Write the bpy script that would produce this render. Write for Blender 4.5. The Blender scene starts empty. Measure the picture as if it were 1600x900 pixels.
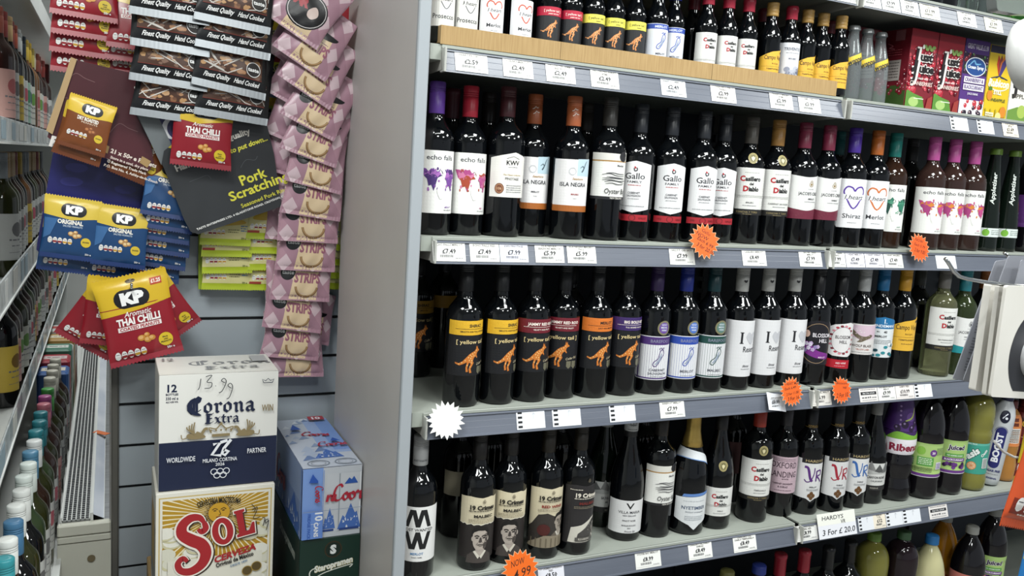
import bpy, math, random
from math import sin, cos, pi, radians, sqrt, atan2, asin
from mathutils import Vector, Matrix
from mathutils.geometry import tessellate_polygon

SC = bpy.context.scene
COL = SC.collection
random.seed(7)
H = 1.45                                   # eye height of the camera above the floor
# ------------------------------------------------------------------ camera
AX = ((0.9026350143, 0.0003050891, 0.4304067121),      # world X, Y, Z seen in camera axes (right, down, forward)
      (-0.4257539907, -0.1460086262, 0.8929809743),
      (0.0631155315, -0.9892832698, -0.1316626075))
F = 1319.0
cd = bpy.data.cameras.new('camera')
cd.sensor_width = 36.0
cd.lens = F / 1600 * 36
cd.clip_start = 0.02
cam = bpy.data.objects.new('camera', cd)
COL.objects.link(cam)
R_ = [Vector((AX[0][i], AX[1][i], AX[2][i])) for i in range(3)]
cam.matrix_world = Matrix(((R_[0].x, -R_[1].x, -R_[2].x, 0), (R_[0].y, -R_[1].y, -R_[2].y, 0),
                           (R_[0].z, -R_[1].z, -R_[2].z, H), (0, 0, 0, 1)))
SC.camera = cam
# ------------------------------------------------------------------ light and exposure
W = bpy.data.worlds.new('shop_air')
SC.world = W
W.use_nodes = True
W.node_tree.nodes['Background'].inputs[0].default_value = (0.86, 0.93, 1.0, 1)
W.node_tree.nodes['Background'].inputs[1].default_value = 0.42
CEIL = H + 1.25
# square ceiling panels, a slim tube fitting, and last two lamps added to brighten the cooler: (x, y, size x, size y, watts)
PANELS_AND_FILLS = [(-.35, .62, .56, .56, 38), (1.25, .55, .56, .56, 38), (2.9, .62, .56, .56, 38), (.45, -.75, .42, .42, 24), (2.1, -.75, .42, .42, 24),
          (.5, .12, 1.1, .07, 14), (.12, 2.9, .4, .4, 20), (.12, 4.4, .4, .4, 20)]
for x, y, sx, sy, wt in PANELS_AND_FILLS:
    ld = bpy.data.lights.new('ceiling_panel_or_fill_light', 'AREA')
    ld.shape = 'RECTANGLE'
    ld.size = sx
    ld.size_y = sy
    ld.energy = wt
    ld.color = (0.97, 1.0, 0.985)
    lo = bpy.data.objects.new('ceiling_panel_or_fill_light', ld)
    COL.objects.link(lo)
    lo.location = (x, y, CEIL - 0.03)
vs = SC.view_settings
vs.view_transform = 'Standard'
vs.look = 'None'
vs.gamma = 1.0
vs.use_curve_mapping = False
vs.exposure = 0.0
try:
    SC.cycles.max_bounces = 8
    SC.cycles.transparent_max_bounces = 8
    SC.cycles.caustics_reflective = False
    SC.cycles.caustics_refractive = False
except Exception:
    pass

# ------------------------------------------------------------------ pixel of the 1600x900 frame -> point in the place
def ray(px, py):
    c = ((px - 800) / F, (py - 450) / F, 1.0)
    return Vector([sum(AX[k][i] * c[i] for i in range(3)) for k in range(3)])
def onY(px, py, Y):
    d = ray(px, py); p = d * (Y / d.y); p.z += H; return p
def onX(px, py, X):
    d = ray(px, py); p = d * (X / d.x); p.z += H; return p
def onZ(px, py, Z):
    d = ray(px, py); p = d * ((Z - H) / d.z); p.z += H; return p

# ------------------------------------------------------------------ materials
def lin(h):
    h = h.lstrip('#')
    r = []
    for i in (0, 2, 4):
        c = int(h[i:i + 2], 16) / 255
        r.append(c / 12.92 if c <= 0.04045 else ((c + 0.055) / 1.055) ** 2.4)
    return tuple(r) + (1.0,)
MATS = {}
def C(hexc, rough=0.5, spec=0.5, metal=0.0, trans=0.0, ior=1.45, coat=0.0, alpha=1.0):
    key = (hexc, rough, spec, metal, trans, ior, coat, alpha)
    m = MATS.get(key)
    if m is None:
        m = bpy.data.materials.new('finish_%s_r%d%s%s' % (hexc.lstrip('#'), int(rough * 100), '_metal' if metal else '', '_clear' if trans else ''))
        m.use_nodes = True
        b = m.node_tree.nodes['Principled BSDF']
        k = 0.82 if trans == 0 else 1.0          # paper and plastic reflect a little less than their screen colour
        b.inputs['Base Color'].default_value = tuple(c * k for c in lin(hexc)[:3]) + (1.0,)
        b.inputs['Roughness'].default_value = rough
        b.inputs['Specular IOR Level'].default_value = spec
        b.inputs['Metallic'].default_value = metal
        b.inputs['Transmission Weight'].default_value = trans
        b.inputs['IOR'].default_value = ior
        b.inputs['Coat Weight'].default_value = coat
        b.inputs['Alpha'].default_value = alpha
        MATS[key] = m
    return m
def NM(name, c1, c2, scale=8.0, rough=0.5, metal=0.0, stretch=(1, 1, 1), bump=0.0, spec=0.5, detail=4.0):
    """two-tone noise material in object coordinates"""
    m = bpy.data.materials.new(name)
    m.use_nodes = True
    nt = m.node_tree
    b = nt.nodes['Principled BSDF']
    tc = nt.nodes.new('ShaderNodeTexCoord')
    mp = nt.nodes.new('ShaderNodeMapping')
    mp.inputs['Scale'].default_value = stretch
    nz = nt.nodes.new('ShaderNodeTexNoise')
    nz.inputs['Scale'].default_value = scale
    nz.inputs['Detail'].default_value = detail
    cr = nt.nodes.new('ShaderNodeValToRGB')
    cr.color_ramp.elements[0].position = 0.35
    cr.color_ramp.elements[1].position = 0.65
    cr.color_ramp.elements[0].color = lin(c1)
    cr.color_ramp.elements[1].color = lin(c2)
    nt.links.new(tc.outputs['Object'], mp.inputs[0])
    nt.links.new(mp.outputs[0], nz.inputs['Vector'])
    nt.links.new(nz.outputs['Fac'], cr.inputs[0])
    nt.links.new(cr.outputs[0], b.inputs['Base Color'])
    b.inputs['Roughness'].default_value = rough
    b.inputs['Metallic'].default_value = metal
    b.inputs['Specular IOR Level'].default_value = spec
    if bump:
        bp = nt.nodes.new('ShaderNodeBump')
        bp.inputs['Strength'].default_value = bump
        nt.links.new(nz.outputs['Fac'], bp.inputs['Height'])
        nt.links.new(bp.outputs[0], b.inputs['Normal'])
    return m
M_panel = NM('grey_painted_panel', '#aeaaa7', '#b5b2af', 3, 0.42)
M_slat = NM('grey_slat_board', '#979fa5', '#a0a8ae', 2.5, 0.38)
M_shelf = NM('grey_green_shelf_steel', '#8f948c', '#989d95', 4, 0.45)
M_strip = NM('blue_grey_price_channel', '#535863', '#5c616c', 3, 0.38, stretch=(1, 1, 12))
M_dark = NM('black_shelf_back', '#171d26', '#1e252f', 3, 0.6)
M_kraft = NM('corrugated_kraft_card', '#957a50', '#a3885d', 40, 0.85, stretch=(8, 1, 0.4), bump=0.05)
M_cream = NM('cream_painted_steel', '#c4c4b6', '#cdcdc0', 3, 0.45)
M_white = NM('white_enamel', '#cfd2cf', '#dadcd9', 3, 0.35)
M_floor = NM('grey_vinyl_floor', '#7c7a76', '#8a8883', 6, 0.5)
M_ceil = NM('white_ceiling_tile', '#cfd0cf', '#dcdddb', 30, 0.8)
M_rail = NM('scuffed_plastic_rail', '#8f9598', '#c3c8c9', 14, 0.25)
M_steel = NM('brushed_steel', '#8d8f92', '#a5a7aa', 20, 0.3, metal=0.9, stretch=(1, 8, 1))
M_post = NM('bronze_grey_post', '#4e4d49', '#5d5b55', 5, 0.4)
WHITE = C('#f2f2ee', 0.55)
PAPER = C('#efefec', 0.45)
CREAMP = C('#f1ead6', 0.5)
INK = C('#17181a', 0.55)
GREYINK = C('#8b8d90', 0.6)
RED = C('#b3202c', 0.5)
CHROME = C('#d5d7d8', 0.15, metal=1.0)

# ------------------------------------------------------------------ mesh helpers
class MB:
    def __init__(s):
        s.v = []; s.f = []; s.m = []; s.sm = []; s.mats = []
    def mi(s, mat):
        if mat not in s.mats:
            s.mats.append(mat)
        return s.mats.index(mat)
    def add(s, verts, faces, mat, smooth=False):
        o = len(s.v); k = s.mi(mat)
        s.v += [tuple(v) for v in verts]
        for f in faces:
            s.f.append(tuple(i + o for i in f)); s.m.append(k); s.sm.append(smooth)
        return s
    def box(s, x0, x1, y0, y1, z0, z1, mat, bev=0.0):
        if bev > 0:
            b = bev
            prof = [(x0 + b, y0), (x1 - b, y0), (x1, y0 + b), (x1, y1 - b), (x1 - b, y1), (x0 + b, y1), (x0, y1 - b), (x0, y0 + b)]
            cx, cy = (x0 + x1) / 2, (y0 + y1) / 2
            def ring(z, k):
                return [(cx + (x - cx) * (1 - k / max(1e-6, (x1 - x0) / 2)), cy + (y - cy) * (1 - k / max(1e-6, (y1 - y0) / 2)), z) for x, y in prof]
            rs = [ring(z0, b), ring(z0 + b, 0), ring(z1 - b, 0), ring(z1, b)]
            vs_ = sum(rs, [])
            fs = [tuple(reversed(range(8))), tuple(range(24, 32))]
            for r in range(3):
                for i in range(8):
                    j = (i + 1) % 8
                    fs.append((r * 8 + i, r * 8 + j, r * 8 + 8 + j, r * 8 + 8 + i))
            return s.add(vs_, fs, mat)
        v = [(x0, y0, z0), (x1, y0, z0), (x1, y1, z0), (x0, y1, z0), (x0, y0, z1), (x1, y0, z1), (x1, y1, z1), (x0, y1, z1)]
        return s.add(v, [(3, 2, 1, 0), (4, 5, 6, 7), (0, 1, 5, 4), (1, 2, 6, 5), (2, 3, 7, 6), (3, 0, 4, 7)], mat)
    def lathe(s, prof, mat, n=28, c=(0, 0, 0), smooth=True, cap=True):
        vs_ = []
        for r, z in prof:
            for i in range(n):
                a = 2 * pi * i / n
                vs_.append((c[0] + r * sin(a), c[1] - r * cos(a), c[2] + z))
        fs = []
        for k in range(len(prof) - 1):
            for i in range(n):
                j = (i + 1) % n
                fs.append((k * n + i, k * n + j, k * n + n + j, k * n + n + i))
        s.add(vs_, fs, mat, smooth)
        if cap:
            o = len(s.v)
            k = s.mi(mat)
            base = o - len(vs_)
            if prof[0][0] > 1e-5:
                s.f.append(tuple(base + i for i in reversed(range(n)))); s.m.append(k); s.sm.append(False)
            if prof[-1][0] > 1e-5:
                q = base + (len(prof) - 1) * n
                s.f.append(tuple(q + i for i in range(n))); s.m.append(k); s.sm.append(False)
        return s
    def tube(s, pts, r, mat, n=10):
        pts = [Vector(p) for p in pts]
        vs_ = []; fs = []
        up = Vector((0.31, 0.2, 0.93)).normalized()
        for i, p in enumerate(pts):
            t = (pts[min(i + 1, len(pts) - 1)] - pts[max(i - 1, 0)]).normalized()
            a = t.cross(up).normalized(); b = t.cross(a)
            for k in range(n):
                an = 2 * pi * k / n
                vs_.append(p + (a * cos(an) + b * sin(an)) * r)
        for i in range(len(pts) - 1):
            for k in range(n):
                j = (k + 1) % n
                fs.append((i * n + k, i * n + j, i * n + n + j, i * n + n + k))
        fs.append(tuple(reversed(range(n)))); fs.append(tuple((len(pts) - 1) * n + k for k in range(n)))
        return s.add(vs_, fs, mat, True)
    def slab(s, pts, t, mat, edge=None, z=0.0):
        """2D outline in local x,y -> board of thickness t, front face at z"""
        n = len(pts)
        a = sum(pts[i][0] * pts[(i + 1) % n][1] - pts[(i + 1) % n][0] * pts[i][1] for i in range(n))
        if a < 0:
            pts = pts[::-1]
        tri = tessellate_polygon([[Vector((p[0], p[1], 0)) for p in pts]])
        fr = [(p[0], p[1], z) for p in pts]; bk = [(p[0], p[1], z - t) for p in pts]
        s.add(fr, [orient(pts, q) for q in tri], mat)
        s.add(bk, [tuple(reversed(orient(pts, q))) for q in tri], edge or mat)
        s.add(fr + bk, [(i, n + i, n + (i + 1) % n, (i + 1) % n) for i in range(n)], edge or mat)
        return s
    def mesh(s, name):
        me = bpy.data.meshes.new(name)
        me.from_pydata(s.v, [], s.f)
        for m in s.mats:
            me.materials.append(m)
        me.polygons.foreach_set('material_index', s.m)
        me.polygons.foreach_set('use_smooth', s.sm)
        me.update()
        return me
    def build(s, name, parent=None, loc=None):
        return link(name, s.mesh(name), parent, loc)
def orient(pts, q):
    a, b, c = (pts[i] for i in q)
    return tuple(q) if (b[0] - a[0]) * (c[1] - a[1]) - (b[1] - a[1]) * (c[0] - a[0]) > 0 else tuple(reversed(q))
def link(name, me, parent=None, loc=None):
    o = bpy.data.objects.new(name, me)
    COL.objects.link(o)
    if parent is not None:
        o.parent = parent
    if loc is not None:
        o.location = loc
    return o
def tag(o, label, cat, group=None, kind=None):
    if label: o['label'] = label
    if cat: o['category'] = cat
    if group: o['group'] = group
    if kind: o['kind'] = kind
    return o
def empty(name, loc=(0, 0, 0), rz=0.0):
    o = bpy.data.objects.new(name, None)
    COL.objects.link(o)
    o.location = loc
    o.rotation_euler = (0, 0, rz)
    o.empty_display_size = 0.02
    return o
def struct(o, label=None):
    o['kind'] = 'structure'
    if label: o['label'] = label
    return o

# ------------------------------------------------------------------ print: flat artwork in metres, laid on a surface
FONT = {}
def glyphs(s, bold, res=2):
    k = (s, bold, res)
    if k not in FONT:
        c = bpy.data.curves.new('lettering', 'FONT')
        c.body = s; c.size = 1.0; c.resolution_u = res; c.fill_mode = 'FRONT'; c.offset = bold
        o = bpy.data.objects.new('lettering', c)
        COL.objects.link(o)
        dg = bpy.context.evaluated_depsgraph_get()
        me = bpy.data.meshes.new_from_object(o.evaluated_get(dg))
        me.calc_loop_triangles()
        v = [(p.co.x, p.co.y) for p in me.vertices]
        t = [tuple(q.vertices) for q in me.loop_triangles]
        bpy.data.objects.remove(o); bpy.data.curves.remove(c); bpy.data.meshes.remove(me)
        if v:
            x0 = min(p[0] for p in v); x1 = max(p[0] for p in v)
        else:
            x0 = x1 = 0
        FONT[k] = (v, t, x0, x1)
    return FONT[k]
CAPH = 0.69
def spline(pts, n=6, closed=False):
    if len(pts) < 3:
        return pts
    out = []
    N = len(pts)
    rng = range(N) if closed else range(N - 1)
    for i in rng:
        p0 = pts[(i - 1) % N] if closed else pts[max(i - 1, 0)]
        p1 = pts[i]; p2 = pts[(i + 1) % N]
        p3 = pts[(i + 2) % N] if closed else pts[min(i + 2, N - 1)]
        for k in range(n):
            t = k / n
            out.append(tuple(0.5 * (2 * p1[d] + (p2[d] - p0[d]) * t + (2 * p0[d] - 5 * p1[d] + 4 * p2[d] - p3[d]) * t * t + (3 * p1[d] - p0[d] - 3 * p2[d] + p3[d]) * t ** 3) for d in range(len(p1))))
    if not closed:
        out.append(tuple(pts[-1]))
    return out
def arc(cx, cy, rx, ry, a0, a1, n=14):
    return [(cx + rx * cos(radians(a0 + (a1 - a0) * i / n)), cy + ry * sin(radians(a0 + (a1 - a0) * i / n))) for i in range(n + 1)]
def clip_poly(poly, x0, y0, x1, y1):
    def cut(ps, f, inter):
        out = []
        for i in range(len(ps)):
            a, b = ps[i - 1], ps[i]
            if f(b):
                if not f(a): out.append(inter(a, b))
                out.append(b)
            elif f(a):
                out.append(inter(a, b))
        return out
    for ax, lim, sg in ((0, x0, 1), (0, x1, -1), (1, y0, 1), (1, y1, -1)):
        if not poly: return poly
        poly = cut(poly, lambda p: (p[ax] - lim) * sg >= -1e-9,
                   lambda a, b: tuple(a[d] + (b[d] - a[d]) * (lim - a[ax]) / ((b[ax] - a[ax]) or 1e-12) for d in (0, 1)))
    return poly
class Pr:
    DZ = 0.00009
    BOLD = 0.013
    def __init__(s, z=0.0003):
        s.t = []          # (p0,p1,p2,z,mat)
        s.z = z
        s.clip = None
        s.T = (0, 0, 1, 0)  # offset x,y, scale, rot
    def _p(s, p):
        ox, oy, k, r = s.T
        x, y = p[0] * k, p[1] * k
        if r: x, y = x * cos(r) - y * sin(r), x * sin(r) + y * cos(r)
        return (x + ox, y + oy)
    def at(s, ox=0, oy=0, k=1, rot=0):
        s.T = (ox, oy, k, radians(rot)); return s
    def tris(s, vs_, ts, mat, up=True):
        vs_ = [s._p(v) for v in vs_]
        for q in ts:
            a, b, c = (vs_[i] for i in q)
            if (b[0] - a[0]) * (c[1] - a[1]) - (b[1] - a[1]) * (c[0] - a[0]) < 0:
                b, c = c, b
            if s.clip:
                pl = clip_poly([a, b, c], *s.clip)
                for i in range(1, len(pl) - 1):
                    s.t.append((pl[0], pl[i], pl[i + 1], s.z, mat))
            else:
                s.t.append((a, b, c, s.z, mat))
        if up: s.z += s.DZ
        return s
    def poly(s, pts, mat, up=True):
        tri = tessellate_polygon([[Vector((p[0], p[1], 0)) for p in pts]])
        return s.tris(pts, tri, mat, up)
    def rect(s, x0, y0, x1, y1, mat, up=True):
        return s.tris([(x0, y0), (x1, y0), (x1, y1), (x0, y1)], [(0, 1, 2), (0, 2, 3)], mat, up)
    def ell(s, cx, cy, rx, ry, mat, n=20, up=True):
        return s.tris([(cx, cy)] + arc(cx, cy, rx, ry, 0, 360, n)[:-1], [(0, i + 1, (i + 1) % n + 1) for i in range(n)], mat, up)
    def ring(s, cx, cy, rx, ry, w, mat, n=22, a0=0, a1=360):
        o = arc(cx, cy, rx, ry, a0, a1, n); i_ = arc(cx, cy, rx - w, ry - w, a0, a1, n)
        v = o + i_; m = n + 1
        return s.tris(v, [q for k in range(n) for q in ((k, k + 1, m + k + 1), (k, m + k + 1, m + k))], mat)
    def stroke(s, pts, w, mat, up=True, taper=False):
        """pts may carry a third value: a width factor"""
        n = len(pts); v = []; t = []
        for i in range(n):
            a = pts[max(i - 1, 0)]; b = pts[min(i + 1, n - 1)]
            dx, dy = b[0] - a[0], b[1] - a[1]; l = sqrt(dx * dx + dy * dy) or 1
            k = w / 2 * (pts[i][2] if len(pts[i]) > 2 else 1)
            if taper: k *= 0.35 + 0.65 * sin(pi * (i + 0.5) / n)
            v += [(pts[i][0] - dy / l * k, pts[i][1] + dx / l * k), (pts[i][0] + dy / l * k, pts[i][1] - dx / l * k)]
        for i in range(n - 1):
            t += [(2 * i, 2 * i + 1, 2 * i + 3), (2 * i, 2 * i + 3, 2 * i + 2)]
        return s.tris(v, t, mat, up)
    def nib(s, pts, w, mat, ang=40, thin=0.25, up=True):
        """broad-pen stroke: a slanted flat nib swept along pts"""
        c, d = cos(radians(ang)) * w / 2, sin(radians(ang)) * w / 2
        e, f = -d * thin, c * thin
        for i in range(len(pts) - 1):
            a, b = pts[i], pts[i + 1]
            q = [(p[0] + sx * c + sy * e, p[1] + sx * d + sy * f) for p in (a, b) for sx in (-1, 1) for sy in (-1, 1)]
            h = hull(q)
            s.tris(h, [(0, k, k + 1) for k in range(1, len(h) - 1)], mat, False)
            s.z += .000012
        if up: s.z += s.DZ
        return s
    def text(s, txt, x, y, h, mat, al='c', bold=0.0, shear=0.0, w=None, rot=0.0, squash=1.0, res=2, arcr=None):
        """y = baseline, h = cap height; w = fit to this width"""
        v, t, x0, x1 = glyphs(txt, round(bold + s.BOLD, 3), res)
        if not v: return s
        k = h / CAPH
        kx = k * squash
        if w: kx = w / max(1e-6, x1 - x0)
        off = {'c': -(x0 + x1) / 2, 'l': -x0, 'r': -x1}[al]
        cr, sr = cos(radians(rot)), sin(radians(rot))
        out = []
        for a, b in v:
            X = (a + off) * kx + b * k * shear; Y = b * k
            if arcr:
                th = X / arcr
                X, Y = (arcr + Y) * sin(th), (arcr + Y) * cos(th) - arcr
            out.append((x + X * cr - Y * sr, y + X * sr + Y * cr))
        return s.tris(out, t, mat)
    def scribble(s, x0, x1, y, h, mat, seed=1, w=0.0004):
        """a line of print too small to read: short broken dashes"""
        r = random.Random(seed); x = x0
        while x < x1 - h * 0.3:
            l = min(x1 - x, h * r.uniform(0.8, 2.6))
            s.rect(x, y, x + l, y + h * r.uniform(0.55, 0.8), mat, False)
            x += l + h * 0.45
        s.z += s.DZ
        return s
    def burst(s, cx, cy, r0, r1, n, mat, rot=0, sx=1.0):
        pts = []
        for i in range(2 * n):
            a = pi * i / n + radians(rot); r = r1 if i % 2 == 0 else r0
            pts.append((cx + r * cos(a) * sx, cy + r * sin(a)))
        return s.poly(pts, mat)
    def lay(s, surf, maxl=1e9, mb=None):
        mb = mb or MB()
        groups = {}
        for tr in s.t:
            groups.setdefault(tr[4], []).append(tr)
        for mat, L in groups.items():
            V = []; Fc = []
            for a, b, c, z, _ in L:
                stack = [(a, b, c)]
                while stack:
                    a, b, c = stack.pop()
                    la = (a[0] - b[0]) ** 2 + (a[1] - b[1]) ** 2
                    lb = (b[0] - c[0]) ** 2 + (b[1] - c[1]) ** 2
                    lc = (c[0] - a[0]) ** 2 + (c[1] - a[1]) ** 2
                    mx = max(la, lb, lc)
                    if mx > maxl * maxl and mx > 1e-8:
                        if mx == la:
                            m = ((a[0] + b[0]) / 2, (a[1] + b[1]) / 2); stack += [(a, m, c), (m, b, c)]
                        elif mx == lb:
                            m = ((b[0] + c[0]) / 2, (b[1] + c[1]) / 2); stack += [(a, b, m), (a, m, c)]
                        else:
                            m = ((c[0] + a[0]) / 2, (c[1] + a[1]) / 2); stack += [(a, b, m), (m, b, c)]
                        continue
                    o = len(V)
                    V += [surf(p[0], p[1], z) for p in (a, b, c)]
                    Fc.append((o, o + 1, o + 2))
            mb.add(V, Fc, mat)
        return mb
def hull(ps):
    ps = sorted(set((round(p[0], 7), round(p[1], 7)) for p in ps))
    def half(q):
        h = []
        for p in q:
            while len(h) > 1 and (h[-1][0] - h[-2][0]) * (p[1] - h[-2][1]) - (h[-1][1] - h[-2][1]) * (p[0] - h[-2][0]) <= 0:
                h.pop()
            h.append(p)
        return h
    a = half(ps); b = half(ps[::-1])
    return a[:-1] + b[:-1]
def FLAT(x, y, z): return (x, y, z)
def FRAME(o, ex, ey):
    o = Vector(o); ex = Vector(ex).normalized(); ey = Vector(ey).normalized(); n = ex.cross(ey)
    return lambda x, y, z: tuple(o + ex * x + ey * y + n * z)
def ROUND(prof):
    """surface of revolution with profile [(r,h)...]; x = arc length at the label's own radius"""
    ref = max(r for r, h in prof)
    def rad(h):
        for (r0, h0), (r1, h1) in zip(prof, prof[1:]):
            if h0 <= h <= h1 and h1 > h0:
                return r0 + (r1 - r0) * (h - h0) / (h1 - h0)
        return prof[-1][0] if h > prof[-1][1] else prof[0][0]
    def f(x, y, z):
        r = rad(y) ; a = x / max(r, 0.01) if r < ref * 0.9 else x / ref
        r += z
        return (r * sin(a), -r * cos(a), y)
    return f
# ------------------------------------------------------------------ the room
struct(MB().box(-2.2, 5.2, -3.0, 6.4, -.05, 0, M_floor).build('floor'))
struct(MB().box(-2.2, 5.2, -3.0, 6.4, CEIL, CEIL + .05, M_ceil).build('ceiling'))
struct(MB().box(-2.2, 5.2, 6.3, 6.4, 0, CEIL, M_white).build('wall_back'))
struct(MB().box(-2.3, -2.2, -3.0, 6.4, 0, CEIL, M_white).build('wall_left'))
# slatted display wall, boards 100 mm apart, groove between
m = MB()
SY = 2.096                      # its face
zs = [H - .283 - .1 * k for k in range(-14, 12)]
zs = [z for z in zs if z > .02] + [0.0]
top = CEIL
edges = sorted(zs, reverse=True)
prev = top
for z in edges:
    hi = prev - .004; lo = z + .004
    m.add([(.02, SY, lo), (.56, SY, lo), (.56, SY, hi), (.02, SY, hi)], [(0, 1, 2, 3)], M_slat)
    # lips into the groove, the groove is deeper than it is open
    m.add([(.02, SY, hi), (.56, SY, hi), (.56, SY + .006, hi), (.02, SY + .006, hi)], [(0, 1, 2, 3)], C('#a9b0b4', .35))
    m.add([(.02, SY, lo), (.56, SY, lo), (.56, SY + .006, lo - .003), (.02, SY + .006, lo - .003)], [(3, 2, 1, 0)], C('#c2c8ca', .3, metal=.6))
    prev = z
m.box(.02, .56, SY + .010, SY + .03, 0, top, C('#2c2e31', .6))
struct(m.build('wall_slat'))
struct(MB().box(.004, .0195, SY - .012, SY + .03, 0, CEIL, M_post, .003).build('trim_post'))

# ------------------------------------------------------------------ wine shelving
ZR = {0: .484, 1: .230, 2: -.123, 3: -.466, 4: -.816, 5: -1.235}
ZS = {k: v + H for k, v in ZR.items()}
YF = 1.5
def shelf_part(root, x0, x1, k):
    z = ZS[k]
    s = MB()
    s.box(x0 - (.0215 if x0 < .6 else 0), x1, YF + .001, YF + .46, z - .028, z, M_shelf)
    s.box(x0, x1, YF - .002, YF + .003, z - .007, z + .0, M_shelf, .001)           # folded front lip
    for xe in (x0, x1 - .002):
        s.add([(xe, YF + .002, z - .004), (xe, YF + .46, z - .004), (xe, YF + .46, z - .075), (xe, YF + .06, z - .048), (xe, YF - .008, z - .046)], [(0, 1, 2, 3, 4)], C('#a3a29c', .45))
        s.add([(xe + .002, YF + .002, z - .004), (xe + .002, YF + .46, z - .004), (xe + .002, YF + .46, z - .075), (xe + .002, YF + .06, z - .048), (xe + .002, YF - .008, z - .046)], [(4, 3, 2, 1, 0)], C('#a3a29c', .45))
    sh = s.build('shelf', root)
    # price channel leaning back, bottom edge 14 mm further out, with two fine grooves and a lip
    st = MB()
    a0 = (YF, z - .007); a1 = (YF - .014, z - .049)
    def L(t, d=0.0): return (a0[0] + (a1[0] - a0[0]) * t - d, a0[1] + (a1[1] - a0[1]) * t - d * .32)
    pr = [L(0, 0), L(.03, .003), L(.07, .003), L(.08, .0), L(.36, 0), L(.375, .00015), L(.39, 0), L(.64, 0), L(.655, .00015), L(.67, 0), L(.93, 0), L(.935, .0025), L(1, .0025), L(1, -.002)]
    V = [(x, y, zz) for x in (x0 + .003, x1 - .003) for y, zz in pr]; n = len(pr)
    st.add(V, [(i + 1, i, n + i, n + i + 1) for i in range(n - 1)], M_strip)
    for x in (x0 + .003, x1 - .003):
        st.box(x - .0022, x + .0022, YF - .017, YF + .006, z - .050, z - .006, C('#b9bab4', .3), .001)
    st.build('price_channel', sh)
    return sh
def bay(x0, x1, label, ks):
    r = empty('shelving_bay', (0, 0, 0))
    tag(r, label, 'shelving', 'wine shelving bays')
    b = MB().box(x0, x1, YF + .462, YF + .49, 0, CEIL - .25, M_dark)
    b.build('back_panel', r)
    p = MB()
    for q in range(60):
        z = .25 + q * .035
        p.box(x1 + .001, x1 + .011, YF + .452, YF + .462, z, z + .022, C('#24262a', .5))
    p.box(x1, x1 + .012, YF + .463, YF + .49, 0, CEIL - .25, C('#24262a', .5))
    p.build('upright', r)
    MB().box(x0, x1, YF + .03, YF + .46, 0, ZS[5] - .04, C('#3c3d40', .5)).build('plinth', r)
    for k in ks: shelf_part(r, x0, x1, k)
    return r
bay1 = bay(.549, 1.549, 'left-hand bay of dark wine shelving next to the grey end panel', (0, 1, 2, 3, 4, 5))
bay2 = bay(1.562, 2.562, 'right-hand bay of shelving with cartons above and soft drinks below', (0, 1, 2, 3, 4, 5))
bay3 = bay(2.575, 3.575, 'far right bay of shelving at the edge of the photo, mostly out of view', (0, 1, 2, 3, 4, 5))
e = MB()
e.box(.4995, .5220, 1.498, 1.996, 0, CEIL - .02, M_panel)
e.box(.499, .5225, 1.488, 1.500, 0, CEIL - .02, C('#a3a9ae', .35), .002)
ep = e.build('end_panel')
tag(ep, 'tall plain grey end panel between the snack wall and wine shelves', 'panel')

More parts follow.
